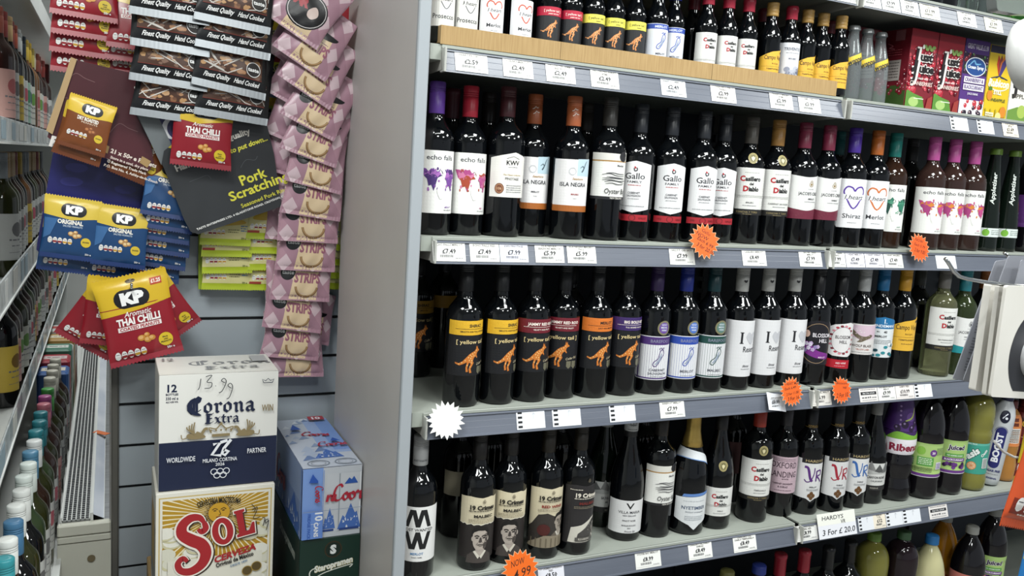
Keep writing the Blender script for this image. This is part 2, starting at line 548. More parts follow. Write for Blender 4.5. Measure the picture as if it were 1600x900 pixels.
# ------------------------------------------------------------------ bottle cooler along the left aisle
def cooler():
    r = empty('open_cooler', (0, 0, 0))
    tag(r, 'open wine cooler running back along the left edge, with angled price rails', 'cooler')
    XR = -.19; Y0 = 1.2; Y1 = 5.1
    MB().box(-.80, -.77, Y0, Y1, 0, H + .6, C('#3b3e40', .5)).build('back_wall', r)
    MB().box(-.80, XR - .02, Y1, Y1 + .03, 0, H + .6, M_white).build('end_wall', r)
    for zt, zb in ((.052, .003), (-.268, -.33), (-.585, -.642)):
        s = MB().box(-.77, XR - .004, Y0, Y1, H + zb + .004, H + zb + .016, M_white)
        sh = s.build('shelf', r)
        MB().box(XR - .004, XR, Y0, Y1, H + zb, H + zt, M_rail, .001).build('price_rail', sh)
        MB().box(XR - .006, XR + .003, Y0, Y1, H + zb - .004, H + zb, M_white).build('rail_lip', sh)
        q = random.Random(int(zt * 999)); y = Y0 + .1
        while y < Y1 - .2:
            l = q.uniform(.05, .10)
            tk = MB().box(XR + .0004, XR + .001, y, y + l, H + zb + .006, H + zt - .006, C(q.choice(['#d5d8d6', '#c4c9c8', '#9fb4bf', '#dcdcd4']), .5)); y += l + q.uniform(.02, .2)
            tk.build('price_ticket', sh)
    s = MB().box(-.77, XR, 1.9, Y1, H + .385, H + .40, M_white).build('shelf', r)
    MB().box(XR - .004, XR + .002, 1.9, Y1, H + .375, H + .44, M_white, .001).build('price_rail', s)
    # deck, grille and front rim
    MB().box(-.77, -.10, Y0, Y1, H - .955, H - .937, M_white).build('deck', r)
    g = MB()
    gx0, gx1, gz = -.098, -.042, H - .852
    for i in range(7):
        x = gx0 + (gx1 - gx0) * i / 6
        g.box(x - .0012, x + .0012, 2.1, Y1, gz - .004, gz, M_white)
    y = 2.1
    while y < Y1:
        g.box(gx0, gx1, y, y + .0045, gz - .005, gz - .001, M_steel); y += .0125
    g.box(gx0 - .004, gx0, 2.1, Y1, gz - .09, gz + .006, M_white)
    gr = g.build('air_grille', r)
    MB().box(gx0, gx1, 2.1, Y1, gz - .09, gz - .06, C('#15171a', .6)).build('grille_well', gr)
    f = MB()
    f.box(gx1 + .002, gx1 + .008, 2.1, Y1, gz - .06, gz + .012, M_white)
    f.add([(gx1 + .008, 2.1, gz + .008), (-.012, 2.1, gz - .004), (-.012, Y1, gz - .004), (gx1 + .008, Y1, gz + .008)], [(0, 1, 2, 3)], NM('smudged_price_strip', '#b4bccb', '#d7dbe2', 9, .25, stretch=(1, .35, 1)))
    f.box(-.012, -.0105, 2.1, Y1, gz - .06, gz - .002, M_white)
    f.box(-.0105, .0, 2.1, Y1, H - 1.45, gz - .02, M_steel)
    f.build('front_rim', r)
    # blank end panel with moulded top edge and a screw
    e = MB()
    e.box(-.108, .003, 2.086, 2.10, 0, H - .905, M_cream)
    e.box(-.108, .003, 2.080, 2.102, H - .885, H - .858, M_cream, .003)
    e.box(-.108, .003, 2.083, 2.10, H - .903, H - .887, M_cream, .002)
    ep_ = e.build('end_panel', r)
    sc = MB(); sc.lathe([(.0001, .0), (.006, .0), (.0085, .0015), (.0085, .003)], C('#8d8063', .35, metal=.6), 16)
    so = sc.build('screw', ep_, (-.038, 2.086, H - .945)); so.rotation_euler = (radians(90), 0, 0)
    MB().box(-.77, -.15, Y0, Y1, 0, H - .955, C('#55585a', .5)).build('base', r)
    return r
cooler()
# orange tag clipped on the cooler's rim
pt = onY(172, 610, 2.75)
m = MB(); m.slab([(-.022, -.011), (.018, -.016), (.024, .006), (-.016, .014)], .0012, C('#e9742c', .5))
o = m.build('price_tag'); o.location = (-.022, pt.y - .02, H - .842); o.rotation_euler = (0, radians(8), radians(-20))
tag(o, 'small orange tag lying on the rim of the cooler beside the grille', 'tag')
# ------------------------------------------------------------------ bottles: shapes
def curve_prof(pts, n=5):
    return spline(pts, n)
def shape(kind):
    """(glass profile, cap z0, cap z1, cap radius, body radius, height)"""
    if kind == 'bordeaux':
        p = [(.028, .003), (.032, .0), (.0355, .002), (.037, .006), (.037, .17)] + curve_prof([(.037, .17), (.0362, .184), (.032, .198), (.0235, .210), (.0168, .221), (.0145, .235)], 3)[1:] + [(.0142, .285), (.0142, .288)]
        return p, .231, .292, .0155, .037, .292
    if kind == 'heavy':
        p = [(.028, .003), (.033, .0), (.0372, .002), (.0385, .007), (.0392, .178)] + curve_prof([(.0392, .178), (.0385, .193), (.034, .207), (.0245, .218), (.0168, .229), (.0148, .243)], 3)[1:] + [(.0145, .29), (.0145, .294)]
        return p, .238, .298, .0158, .039, .298
    if kind == 'burgundy':
        p = [(.028, .003), (.034, .0), (.038, .002), (.0400, .007), (.0400, .115)] + curve_prof([(.0400, .115), (.0385, .14), (.032, .175), (.0225, .205), (.0165, .228), (.0145, .245)], 4)[1:] + [(.0142, .288), (.0142, .29)]
        return p, .240, .294, .0155, .040, .294
    if kind == 'champagne':
        p = [(.030, .003), (.037, .0), (.0425, .003), (.044, .009), (.044, .12)] + curve_prof([(.044, .12), (.042, .148), (.034, .185), (.0235, .215), (.018, .235), (.0165, .25)], 4)[1:] + [(.016, .28), (.0175, .29), (.0175, .298)]
        return p, .205, .302, .0172, .044, .302
    if kind == 'small':
        p = [(.018, .002), (.021, .0), (.0236, .002), (.0245, .005), (.0245, .102)] + curve_prof([(.0245, .102), (.0238, .114), (.0195, .126), (.0140, .138), (.0118, .150)], 3)[1:] + [(.0115, .18), (.0115, .184)]
        return p, .156, .187, .0132, .0245, .187
    if kind == 'tonic':
        p = [(.018, .002), (.022, .0), (.0252, .003), (.0258, .01), (.0255, .07)] + curve_prof([(.0255, .07), (.0235, .10), (.0165, .13), (.0125, .15), (.0118, .162)], 4)[1:] + [(.0128, .164), (.0128, .168), (.0115, .17), (.0115, .172)]
        return p, .1655, .176, .0142, .0258, .176
    if kind == 'cone':
        p = [(.022, .002), (.028, .0), (.0312, .003), (.0318, .01), (.031, .07), (.027, .12), (.0215, .18), (.0168, .225), (.0140, .252), (.0132, .268), (.0132, .272)]
        return p, .262, .279, .0155, .0318, .279
    if kind == 'juice':
        p = [(.028, .006), (.034, .0), (.041, .003), (.0445, .012), (.0455, .03), (.0440, .05), (.0452, .058), (.0452, .075), (.0438, .082), (.0450, .09), (.0450, .155), (.0462, .163), (.0465, .185)] + curve_prof([(.0465, .185), (.044, .215), (.036, .245), (.0245, .272), (.0165, .285), (.0150, .29)], 4)[1:] + [(.0150, .30), (.0150, .302)]
        return p, .293, .316, .0185, .0465, .316
    if kind == 'squat':
        p = [(.03, .006), (.036, .0), (.044, .003), (.048, .012), (.0488, .03), (.047, .05), (.0485, .056), (.0485, .10), (.046, .106), (.0488, .116), (.0488, .15)] + curve_prof([(.0488, .15), (.047, .18), (.038, .215), (.0265, .24), (.0170, .256), (.0150, .264)], 4)[1:] + [(.0150, .272), (.0150, .276)]
        return p, .266, .288, .0180, .0488, .288
    if kind == 'ribena':
        p = [(.03, .005), (.036, .0), (.0445, .003), (.0475, .012), (.047, .04), (.0415, .062), (.0415, .066), (.0465, .082), (.0465, .122), (.0425, .130), (.0450, .140), (.0470, .160)] + curve_prof([(.0470, .160), (.046, .185), (.040, .215), (.0335, .25), (.027, .28), (.018, .295)], 4)[1:] + [(.015, .30), (.015, .304)]
        return p, .296, .318, .0185, .0475, .318
    if kind == 'oasis':
        p = [(.028, .008), (.033, .0), (.0405, .003), (.0435, .012), (.0445, .035), (.0425, .045), (.0425, .145), (.0450, .152), (.0455, .17), (.0430, .18), (.0455, .19), (.0460, .225)] + curve_prof([(.0460, .225), (.043, .25), (.033, .27), (.0185, .282), (.0150, .287)], 4)[1:] + [(.0150, .297), (.0150, .30)]
        return p, .289, .311, .0185, .0460, .311
    if kind == 'jug':
        p = [(.03, .006), (.036, .0), (.043, .003), (.0465, .012), (.047, .10), (.0478, .125)] + curve_prof([(.0478, .125), (.046, .16), (.039, .20), (.0275, .232), (.0178, .25), (.0158, .257)], 4)[1:] + [(.0155, .265), (.0155, .27)]
        return p, .258, .283, .0185, .0478, .283
    if kind == 'sport':
        p = [(.022, .005), (.027, .0), (.0325, .003), (.0345, .012), (.0345, .05), (.031, .075), (.0345, .10), (.0345, .16)] + curve_prof([(.0345, .16), (.033, .185), (.026, .205), (.0175, .217), (.0150, .222)], 4)[1:] + [(.0150, .23), (.0150, .232)]
        return p, .222, .245, .0175, .0345, .245
SHAPES = {}
def shp(kind):
    if kind not in SHAPES:
        SHAPES[kind] = shape(kind)
    return SHAPES[kind]
DARK = C('#07090c', 0.06, 0.55)
DARKG = C('#0d1610', 0.06, 0.55)
ROSE = C('#33231f', 0.06, 0.55)
BROWN = C('#2c1c14', 0.07, 0.5)
OLIVE = C('#2b2e16', 0.07, 0.5)
CLEARW = C('#d3d6a0', 0.03, 0.5, trans=0.9, ior=1.33)
CLEAR = C('#d0d9db', 0.04, 0.5, trans=0.84, ior=1.25)
COLA = C('#0e0c10', 0.05, 0.6)
YGREEN = C('#7d7a3a', 0.08, 0.5)
LEMON = C('#c4bf92', 0.1, 0.5)
ORANGEJ = C('#c0801f', 0.1, 0.5)
PINKJ = C('#8f2f2a', 0.18, 0.5)
_mesh = {}
def glass_mesh(kind, mat, seg=28):
    k = ('g', kind, mat.name, seg)
    if k not in _mesh:
        _mesh[k] = MB().lathe(shp(kind)[0], mat, seg).mesh('glass_body')
    return _mesh[k]
def cap_mesh(kind, style, hexc, seg=24):
    k = ('c', kind, style, hexc, seg)
    if k in _mesh: return _mesh[k]
    p, z0, z1, r, R, Hh = shp(kind)
    m = MB()
    if style == 'screw':
        mt = C(hexc, 0.38, 0.5)
        L = z1 - z0
        pr = [(r * .985, z0), (r, z0 + .001), (r, z1 - L * .36)]
        for q in range(3):
            zb = z1 - L * .36 + q * .0038
            pr += [(r * .955, zb + .0006), (r * .955, zb + .0014), (r * 1.0, zb + .002), (r * 1.0, zb + .0038)]
        pr += [(r, z1 - .002), (r * .9, z1 - .0003), (r * .4, z1)]
        m.lathe(pr, mt, seg)
    elif style == 'foil':
        mt = C(hexc, 0.34, 0.5)
        pr = [(r * 1.0, z0), (r * 1.01, z0 + .001), (r * .99, z1 - .014), (r * 1.06, z1 - .0125), (r * 1.06, z1 - .005), (r * 1.0, z1 - .004), (r * .97, z1 - .0008), (r * .5, z1)]
        m.lathe(pr, mt, seg)
    elif style == 'gold':
        mt = C(hexc, 0.28, 0.5, metal=0.7)
        pr = [(r * 1.55, z0), (r * 1.25, z0 + .02), (r * 1.02, z0 + .04), (r * .98, z1 - .02), (r * 1.1, z1 - .014), (r * 1.12, z1 - .003), (r * .95, z1)]
        m.lathe(pr, mt, seg)
    elif style == 'ribbed':
        mt = C(hexc, 0.42, 0.5)
        L = z1 - z0; pr = [(r * .96, z0)]
        for q in range(4):
            a = z0 + L * q / 4
            pr += [(r * 1.02, a + L * .03), (r * 1.04, a + L * .18), (r * .98, a + L * .23)]
        pr += [(r * .98, z1 - .001), (r * .85, z1)]
        m.lathe(pr, mt, seg)
    elif style == 'crown':
        mt = C(hexc, 0.35, 0.5, metal=0.6)
        n = 42; rings = [(r * 1.0, z0, .09), (r * 1.0, z0 + .002, .07), (r * .94, z1 - .003, .02), (r * .8, z1, 0), (r * .3, z1 + .0003, 0)]
        V = []; Fc = []
        for rr, z, am in rings:
            for i in range(n):
                a = 2 * pi * i / n; q = rr * (1 + am * (1 if i % 2 else -1) * .5)
                V.append((q * sin(a), -q * cos(a), z))
        for q in range(len(rings) - 1):
            for i in range(n):
                j = (i + 1) % n; Fc.append((q * n + i, q * n + j, q * n + n + j, q * n + n + i))
        Fc.append(tuple((len(rings) - 1) * n + i for i in range(n)))
        m.add(V, Fc, mt, True)
    elif style == 'pet':
        mt = C(hexc, 0.4, 0.5)
        n = 48; L = z1 - z0; V = []; Fc = []
        rings = [(r * 1.02, z0), (r * 1.02, z0 + L * .2), (r * .99, z0 + L * .24), (r * .99, z1 - L * .15), (r * .9, z1), (r * .3, z1)]
        for q, (rr, z) in enumerate(rings):
            for i in range(n):
                a = 2 * pi * i / n; k2 = rr * (1 + (.025 * (1 if i % 2 else -1) if q in (2, 3) else 0))
                V.append((k2 * sin(a), -k2 * cos(a), z))
        for q in range(len(rings) - 1):
            for i in range(n):
                j = (i + 1) % n; Fc.append((q * n + i, q * n + j, q * n + n + j, q * n + n + i))
        Fc.append(tuple((len(rings) - 1) * n + i for i in range(n)))
        m.add(V, Fc, mt, True)
    _mesh[k] = m.mesh('bottle_cap')
    return _mesh[k]

# ------------------------------------------------------------------ bottles: printed labels (x along the arc from the label's middle, y from the base)
KANG_A = [(-.56, .04), (-.40, .0), (-.26, .08), (-.13, .22), (.0, .36), (.12, .44), (.24, .49), (.31, .57), (.33, .72), (.365, .62), (.40, .70), (.42, .59), (.50, .53), (.49, .49), (.42, .47), (.37, .41), (.35, .33), (.40, .23), (.37, .20), (.30, .28), (.21, .20), (.18, .09), (.22, .01), (.09, -.22), (.14, -.38), (.05, -.40), (.01, -.24), (.09, -.01), (.01, .03), (-.05, -.18), (-.01, -.34), (-.10, -.35), (-.12, -.17), (-.07, .05), (-.19, -.01), (-.38, -.09), (-.55, -.02)]
def kangaroo(p, x, y, k, body, spots):
    p.poly([(x + a * k, y + b * k) for a, b in KANG_A], body)
    for a, b in ((-.40, -.03), (-.28, .03), (-.15, .12), (-.02, .24), (.05, .33), (.16, .38), (.25, .43), (.33, .51), (.08, .2), (.02, .12), (.13, .11), (.22, .3), (.12, .28), (.06, -.14), (-.06, -.08), (.12, .02)):
        p.ell(x + a * k, y + b * k, .020 * k, .026 * k, spots, 8, False)
    p.z += p.DZ
def heart(p, x, y, k, w, mat):
    pts = [(0, .25), (-.12, .42), (-.34, .46), (-.48, .25), (-.38, 0), (0, -.55), (.38, 0), (.48, .25), (.34, .46), (.12, .42), (0, .25)]
    p.stroke(spline([(x + a * k, y + b * k) for a, b in pts], 5), w, mat)
def splash(p, x, y, k, cols, seed=3):
    """a fan of ragged petals, wide at the top and running to a point below"""
    r = random.Random(seed)
    for q, c in enumerate(cols):
        top = [(x - .46 * k + .92 * k * i / 7 + q * .05 * k, y + (.42 + r.uniform(-.10, .12) - q * .16) * k) for i in range(8)]
        if q == 0: top[0] = (x - .62 * k, y + .50 * k); top[2] = (x - .2 * k, y + .30 * k)
        low = [(x + .30 * k, y - .02 * k), (x + .22 * k, y - .34 * k), (x + .12 * k, y - .62 * k - q * .05 * k), (x - .02 * k, y - .40 * k), (x - .16 * k, y - .46 * k), (x - .26 * k, y - .10 * k), (x - .44 * k, y + .06 * k)]
        p.poly(top + low, C(c, .55))
    for i in range(12):
        c = cols[i % len(cols)]
        a = r.uniform(-.5, .5); b = r.uniform(-.7, .5)
        p.ell(x + a * k * .8, y + b * k, r.uniform(.03, .06) * k, r.uniform(.05, .11) * k, C(c, .55), 7, False); p.z += .00001
    p.z += p.DZ
def crest(p, x, y, k, mat):
    p.ring(x, y, .5 * k, .5 * k, .12 * k, mat, 16)
    p.ell(x, y, .22 * k, .26 * k, mat, 10)
    p.stroke([(x - .3 * k, y + .55 * k), (x, y + .75 * k), (x + .3 * k, y + .55 * k)], .1 * k, mat)
def blackletter(p, s, x, y, h, mat, red=None, w=None, first=True):
    """two-tone gothic style word: bold upright letters with a coloured initial"""
    if red:
        p.text(s[0], x, y - h * .06, h * 1.18, red, 'l', .035)
        v = glyphs(s[0], .035, 2); adv = (v[3] - v[2]) * h * 1.18 / CAPH + h * .07
        p.text(s[1:], x + adv, y, h * .98, mat, 'l', .03, squash=.9)
    else:
        p.text(s, x, y, h, mat, 'l', .03, squash=.9)

def L_echo(c1, name, seed):
    def f(p):
        p.rect(-.052, .042, .052, .161, WHITE)
        p.text('echo falls', .002, .1435, .0088, C('#33343e'), 'c', .0, w=.056)
        splash(p, -.014, .110, .036, c1, seed)
        splash(p, .024, .109, .034, c1[::-1], seed + 2)
        p.stroke(spline([(.004, .128), (.010, .118), (.004, .10), (.000, .085), (.006, .07)], 6), .006, WHITE)
        p.text(name, .022, .053, .0028, C(c1[0]), 'c', .01)
        p.scribble(.012, .032, .048, .0018, GREYINK, 2)
    return [('front_label', f)]
def L_kwv():
    def f(p):
        p.poly([(-.048, .079), (.048, .079), (.048, .156), (0.004, .168), (-.048, .156)], C('#eeece6', .5))
        p.text('KWV', 0, .143, .0085, INK, 'c', .02)
        p.stroke([(-.014, .155), (0, .160), (.014, .155)], .001, INK)
        p.scribble(-.010, .010, .138, .002, GREYINK, 4)
        p.text('The Classic Collection', .0, .122, .003, C('#b59a5a'), 'c', shear=.3)
        p.text('PINOTAGE', .0, .1135, .0048, C('#3c3c3c'), 'c', -.005, w=.03)
        p.ell(-.026, .096, .0095, .0105, C('#7c4a35', .5), 18)
        p.ring(-.026, .096, .0075, .0085, .001, C('#c99a72'), 16)
        p.text('106', -.026, .0935, .005, C('#d8b08c'), 'c', .01)
        for i in range(4): p.scribble(-.012, .024, .102 - i * .0042, .002, GREYINK, i)
    return [('front_label', f)]
def L_isla(var):
    def f(p):
        p.rect(-.047, .069, .047, .163, C('#eceaea', .5))
        p.rect(-.047, .057, .047, .0695, C('#a9622a', .45))
        p.poly([(.006, .130), (.047, .130), (.047, .166), (.006, .164)], C('#bcd3de', .5))
        p.stroke(spline([(.012, .146), (.018, .150), (.022, .147), (.026, .156), (.030, .161)], 5), .0025, C('#5a6a74'), taper=True)
        p.stroke(spline([(.016, .138), (.020, .143), (.022, .148)], 5), .003, C('#4a5862'))
        p.ring(-.004, .139, .008, .008, .0018, C('#c7c9cc'), 16)
        p.text('Seashore', .008, .122, .0045, C('#b48c50'), 'c', 0, .35)
        p.text('ISLA NEGRA', .0, .1085, .0078, C('#33343a'), 'c', -.002, w=.058)
        p.text(var, .004, .091, .0032, C('#a03030') if var == 'MALBEC' else C('#4a4a52'), 'c', .01)
        p.text('CHILE', .004, .083, .002, GREYINK)
    def neck(p):
        p.stroke([(-.006, .251), (-.002, .2535), (0, .257), (.003, .2545), (.007, .2545)], .0016, C('#f3ded2'))
        p.stroke([(-.008, .261), (-.004, .2625), (-.002, .266), (.001, .2635), (.004, .264)], .0016, C('#f3ded2'))
    return [('front_label', f), ('cap_print', neck)]
def L_oyster(y0=.086):
    def f(p):
        d = y0 - .086
        p.rect(-.052, .086 + d, .052, .164 + d, C('#ebebe6', .5))
        p.rect(-.052, .164 + d, .052, .167 + d, C('#b08a55', .35))
        p.poly([(-.052, .167 + d), (.052, .167 + d), (.052, .182 + d), (.03, .1855 + d), (.02, .181 + d), (-.052, .182 + d)], C('#dedcd4', .5))
        p.ell(.022, .1755 + d, .0125, .0105, C('#2b2b2e', .4), 22)
        p.rect(-.052, .086 + d, .052, .092 + d, C('#1f1f22', .5))
        p.text('NEW ZEALAND', .01, .0875 + d, .0032, C('#d8d5cc'), 'c', .01)
        p.text('Merlot', .014, .1545 + d, .0045, C('#55555a'))
        for i in range(7):
            yy = .1405 - i * .0036 + d
            r = random.Random(i)
            x0 = -.028 + r.uniform(0, .012); x1 = .036 - r.uniform(0, .01)
            p.stroke(spline([(x0, yy), (x0 + (x1 - x0) * .3, yy + r.uniform(-.001, .004)), (x0 + (x1 - x0) * .6, yy + r.uniform(-.002, .002)), (x1, yy - r.uniform(0, .002))], 5), .0016, C('#4b4b4f'), taper=True)
        p.text('Oyster Bay', .008, .0985 + d, .0105, C('#2b2b2e'), 'c', -.008, .12, w=.056)
    return [('front_label', f)]
def L_gallo():
    def f(p):
        p.poly([(-.037, .069), (0, .0605), (.037, .069), (.037, .163), (.0, .1705), (-.037, .163)], C('#e9e9ea', .5))
        p.text('Gallo', 0, .132, .0125, C('#2e2e33'), 'c', .0, w=.043)
        p.text('FAMILY', 0, .1235, .0048, C('#2e2e33'), 'c', .0, w=.032)
        p.scribble(-.014, .014, .118, .002, C('#b04040'), 5)
        p.stroke(spline([(-.003, .155), (-.001, .149), (.004, .151), (.003, .156)], 4), .0022, C('#33333a'))
        p.stroke([(-.002, .158), (.001, .1545)], .003, C('#b8232d'))
        p.text('CABERNET', 0, .1005, .0042, C('#44444c'), 'c', -.004, w=.026)
        p.text('SAUVIGNON', 0, .0945, .0042, C('#44444c'), 'c', -.004, w=.029)
        p.scribble(-.012, .012, .0895, .0018, GREYINK, 8)
        p.scribble(-.025, .025, .074, .0018, GREYINK, 9)
    def g(p):
        p.rect(-.037, .0425, .037, .0565, C('#a9242f', .5))
        p.ring(.0, .0495, .0075, .007, .0016, C('#6d1219'), 16)
        p.text('1933', -.023, .0475, .004, C('#6d1219'), 'c', .01)
        p.text('GALLO', .023, .0475, .004, C('#6d1219'), 'c', .01)
    return [('front_label', f), ('lower_label', g)]
def diablo(p, x, yt, k, red):
    p.scribble(x - .017 * k, x + .017 * k, yt + .012 * k, .0024 * k, C('#a9a9a4'), 3)
    blackletter(p, 'Casillero', x - .027 * k, yt - .006 * k, .0098 * k, INK, red)
    p.text('del', x, yt - .0155 * k, .0056 * k, INK, 'c', .02)
    blackletter(p, 'Diablo', x - .018 * k, yt - .029 * k, .0098 * k, INK, red)
def medal(p, x, y, k=1.0):
    p.ell(x, y, .0115 * k, .0125 * k, C('#6d6640', .4), 20)
    p.ring(x, y, .0115 * k, .0125 * k, .0018 * k, C('#b5a873', .35), 20)
    p.ring(x, y, .0085 * k, .0095 * k, .0008 * k, C('#cfc490', .35), 20)
    p.poly([(x - .005 * k, y + .005 * k), (x - .003 * k, y + .0015 * k), (x, y + .005 * k), (x + .003 * k, y + .0015 * k), (x + .005 * k, y + .005 * k), (x + .003 * k, y - .003 * k), (x, y - .007 * k), (x - .003 * k, y - .003 * k)], C('#d9cfa4', .4))
def L_casillero(var, y0=.067, y1=.080, y2=.175, band=True, hw=.054, med=True, k=1.0, mz=.197):
    def f(p):
        p.rect(-hw, y1, hw, y2, C('#e3e3df', .5))
        yt = y2 - .024 * k
        diablo(p, .004, yt, k, RED)
        for i in range(2): p.scribble(-hw * .92, hw * .92, y1 + .031 * k - i * .003 * k, .0022 * k, C('#c9c9c5'), i)
        p.text(var, .004, y1 + .014 * k, .0034 * k, C('#55555a'), 'c', -.004)
        p.scribble(-.012, .02, y1 + .008 * k, .0018 * k, GREYINK, 6)
        if band:
            p.rect(-hw, y0, hw, y1, C('#201f1e', .45))
            p.text('CONCHA Y TORO', .0, y0 + .0045, .0042, C('#8f8058'), 'c', .0, w=.05)
            p.scribble(-.01, .01, y0 + .001, .0016, C('#8f8058'), 2)
    out = [('front_label', f)]
    if med: out.append(('medallion', lambda p: medal(p, .003, mz)))
    return out
def L_jacobs(hexband, var, y0=.064, yw=.088, y2=.168):
    def f(p):
        top = spline([(-.05, y2 + .001), (-.03, y2 - .002), (0, y2 - .005), (.03, y2 - .001), (.05, y2 + .003)], 4)
        wav = spline([(-.05, yw + .003), (-.025, yw - .001), (0, yw - .004), (.025, yw), (.05, yw + .006)], 4)
        p.poly([(-.05, y0), (.05, y0)] + wav[::-1], C(hexband, .5))
        p.poly(wav + top[::-1], C('#e4e4e2', .5))
        crest(p, .008, y2 - .022, .012, C('#8d7440' if hexband != '#1f8f97' else '#2d3238'))
        p.scribble(.0, .016, y2 - .034, .002, GREYINK, 4)
        p.text("JACOB'S CREEK", .008, y2 - .047, .0068, C('#3a3b40'), 'c', -.002, w=.06)
        p.text(var, .012, y2 - .058, .0035, C('#3a3b40'), 'c', .008)
        p.scribble(-.006, .030, y2 - .0635, .0018, GREYINK, 7)
    return [('front_label', f)]
def L_iheart(col, var, k=1.0, y0=.048, y1=.167, hw=.052, hcol=None):
    def f(p):
        p.rect(-hw, y0, hw, y1, C('#efeff1', .5))
        h = y1 - y0; cy = y0 + h * .62
        hm = C(col, .5)
        K = .052 * k
        heart(p, .0, cy + .002, K, .0038 * k, hm)
        p.rect(-.027 * k, cy - .007 * k, .027 * k, cy + .009 * k, C('#efeff1', .5))
        p.text('I heart', .0, cy - .004 * k, .0105 * k, INK, 'c', -.006, .25, w=.044 * k)
        p.text(var, .0, y0 + h * .20, .0105 * k, C('#2a2a30'), 'c', -.006, w=min(.05, .0078 * len(var)) * k)
        p.scribble(-.010 * k, .012 * k, y0 + h * .10, .0022 * k, GREYINK, 3)
    return [('front_label', f)]
def L_tail(hexs, name, sub, light=True, k=1.0, ys=.147, yt=.176, yb=.065, hw=.05):
    def strip(p):
        p.rect(-hw, ys, hw, yt, C(hexs, .5))
        ink = INK if light else C('#efe4da')
        p.text(name, .008 * k, ys + (yt - ys) * .55, (yt - ys) * .2, ink, 'c', .02)
        p.rect(-.034 * k, ys + (yt - ys) * .42, .036 * k, ys + (yt - ys) * .445, ink)
        p.text(sub, .008 * k, ys + (yt - ys) * .2, (yt - ys) * .1, ink, 'c', .005)
    def main(p):
        p.rect(-hw, yb, hw, ys - .001, C('#15161a', .45))
        h = ys - yb
        p.text('[ yellow tail ]', .004 * k, yb + h * .79, h * .095, C('#e6cf96'), 'c', -.004, w=.070 * k)
        kangaroo(p, -.004 * k, yb + h * .31, .050 * k, C('#c9762e', .5), C('#f0cf8c'))
        p.text('Cellar Rd', .027 * k, yb + h * .27, h * .06, C('#b8ad90'), 'c', 0, .3, rot=8)
        for q in (0, 1):
            p.poly([(.016 * k + q * .013 * k, yb + h * .22), (.027 * k + q * .013 * k, yb + h * .22), (.027 * k + q * .013 * k, yb + h * .08), (.0215 * k + q * .013 * k, yb + h * .02), (.016 * k + q * .013 * k, yb + h * .08)], C('#6d6a58', .4))
    return [('label_strip', strip), ('front_label', main)]
def L_tail_small(hexs, light):
    def strip(p):
        p.rect(-.034, .079, .034, .096, C(hexs, .5))
        ink = INK if light else C('#efe4da')
        p.text('[ yellow tail ]', .004, .0865, .0042, ink, 'c', .0, w=.036)
        p.text('JAMMY RED ROO' if not light else 'SHIRAZ', .006, .0815, .002, ink, 'c', .01)
    def main(p):
        p.rect(-.034, .026, .034, .0785, C('#1b1c1f', .45))
        kangaroo(p, -.001, .050, .032, C('#d58a4c', .5), C('#f3d7a8'))
    return [('label_strip', strip), ('front_label', main)]
def foot(p, x, y, k, mat):
    p.stroke(spline([(x + .25 * k, y + .5 * k), (x + .32 * k, y + .25 * k), (x + .15 * k, y - .05 * k), (x, y - .3 * k), (x - .15 * k, y - .5 * k), (x - .32 * k, y - .45 * k), (x - .28 * k, y - .25 * k), (x - .05 * k, y - .05 * k), (x + .02 * k, y + .2 * k), (x + .1 * k, y + .45 * k), (x + .25 * k, y + .5 * k)], 5), .05 * k, mat)
    p.stroke(spline([(x - .2 * k, y - .4 * k), (x + .05 * k, y - .1 * k), (x + .18 * k, y + .3 * k)], 5), .12 * k, C('#9aa6b8'), taper=True)
    for i in range(4):
        p.ell(x + .02 * k + i * .09 * k, y + .55 * k + (i % 2) * .04 * k, .035 * k, .05 * k, mat, 8, False)
    p.z += p.DZ
def L_barefoot(hexc, v1, v2=None):
    def f(p):
        p.rect(-.046, .034, .046, .133, C('#d8d9dc', .5))
        p.rect(-.0445, .036, .0445, .131, C(hexc, .5))
        p.rect(-.041, .039, .046, .1135, C('#e2e3e6', .5))
        p.text('BAREFOOT', .008, .1185, .0068, C('#8f93a8'), 'c', -.008, w=.05)
        foot(p, .004, .084, .038, C(hexc, .5))
        if v2:
            p.text(v1, .004, .054, .0052, C('#4d4f5a'), 'c', -.004, w=.04)
            p.text(v2, .004, .046, .0052, C('#4d4f5a'), 'c', -.004, w=.044)
        else:
            p.text(v1, .004, .049, .0058, C('#4d4f5a'), 'c', -.004, w=.034)
        p.scribble(-.012, .02, .0415, .0016, GREYINK, 4)
    def g(p):
        p.ell(.012, .152, .0165, .0165, C('#7f7a5c', .4), 24)
        p.ell(.012, .152, .0125, .0125, C({'#4a2f72': '#6a4a9c', '#2a4aa8': '#4a72c4', '#1e4a44': '#5a8078'}.get(hexc, '#666666'), .4), 20)
        for i, s in enumerate(('GOLD', 'MEDAL', 'WINE')):
            p.text(s, .012, .1575 - i * .0062, .0036, C('#dfe4f2'), 'c', .01)
    return [('front_label', f), ('award_sticker', g)]
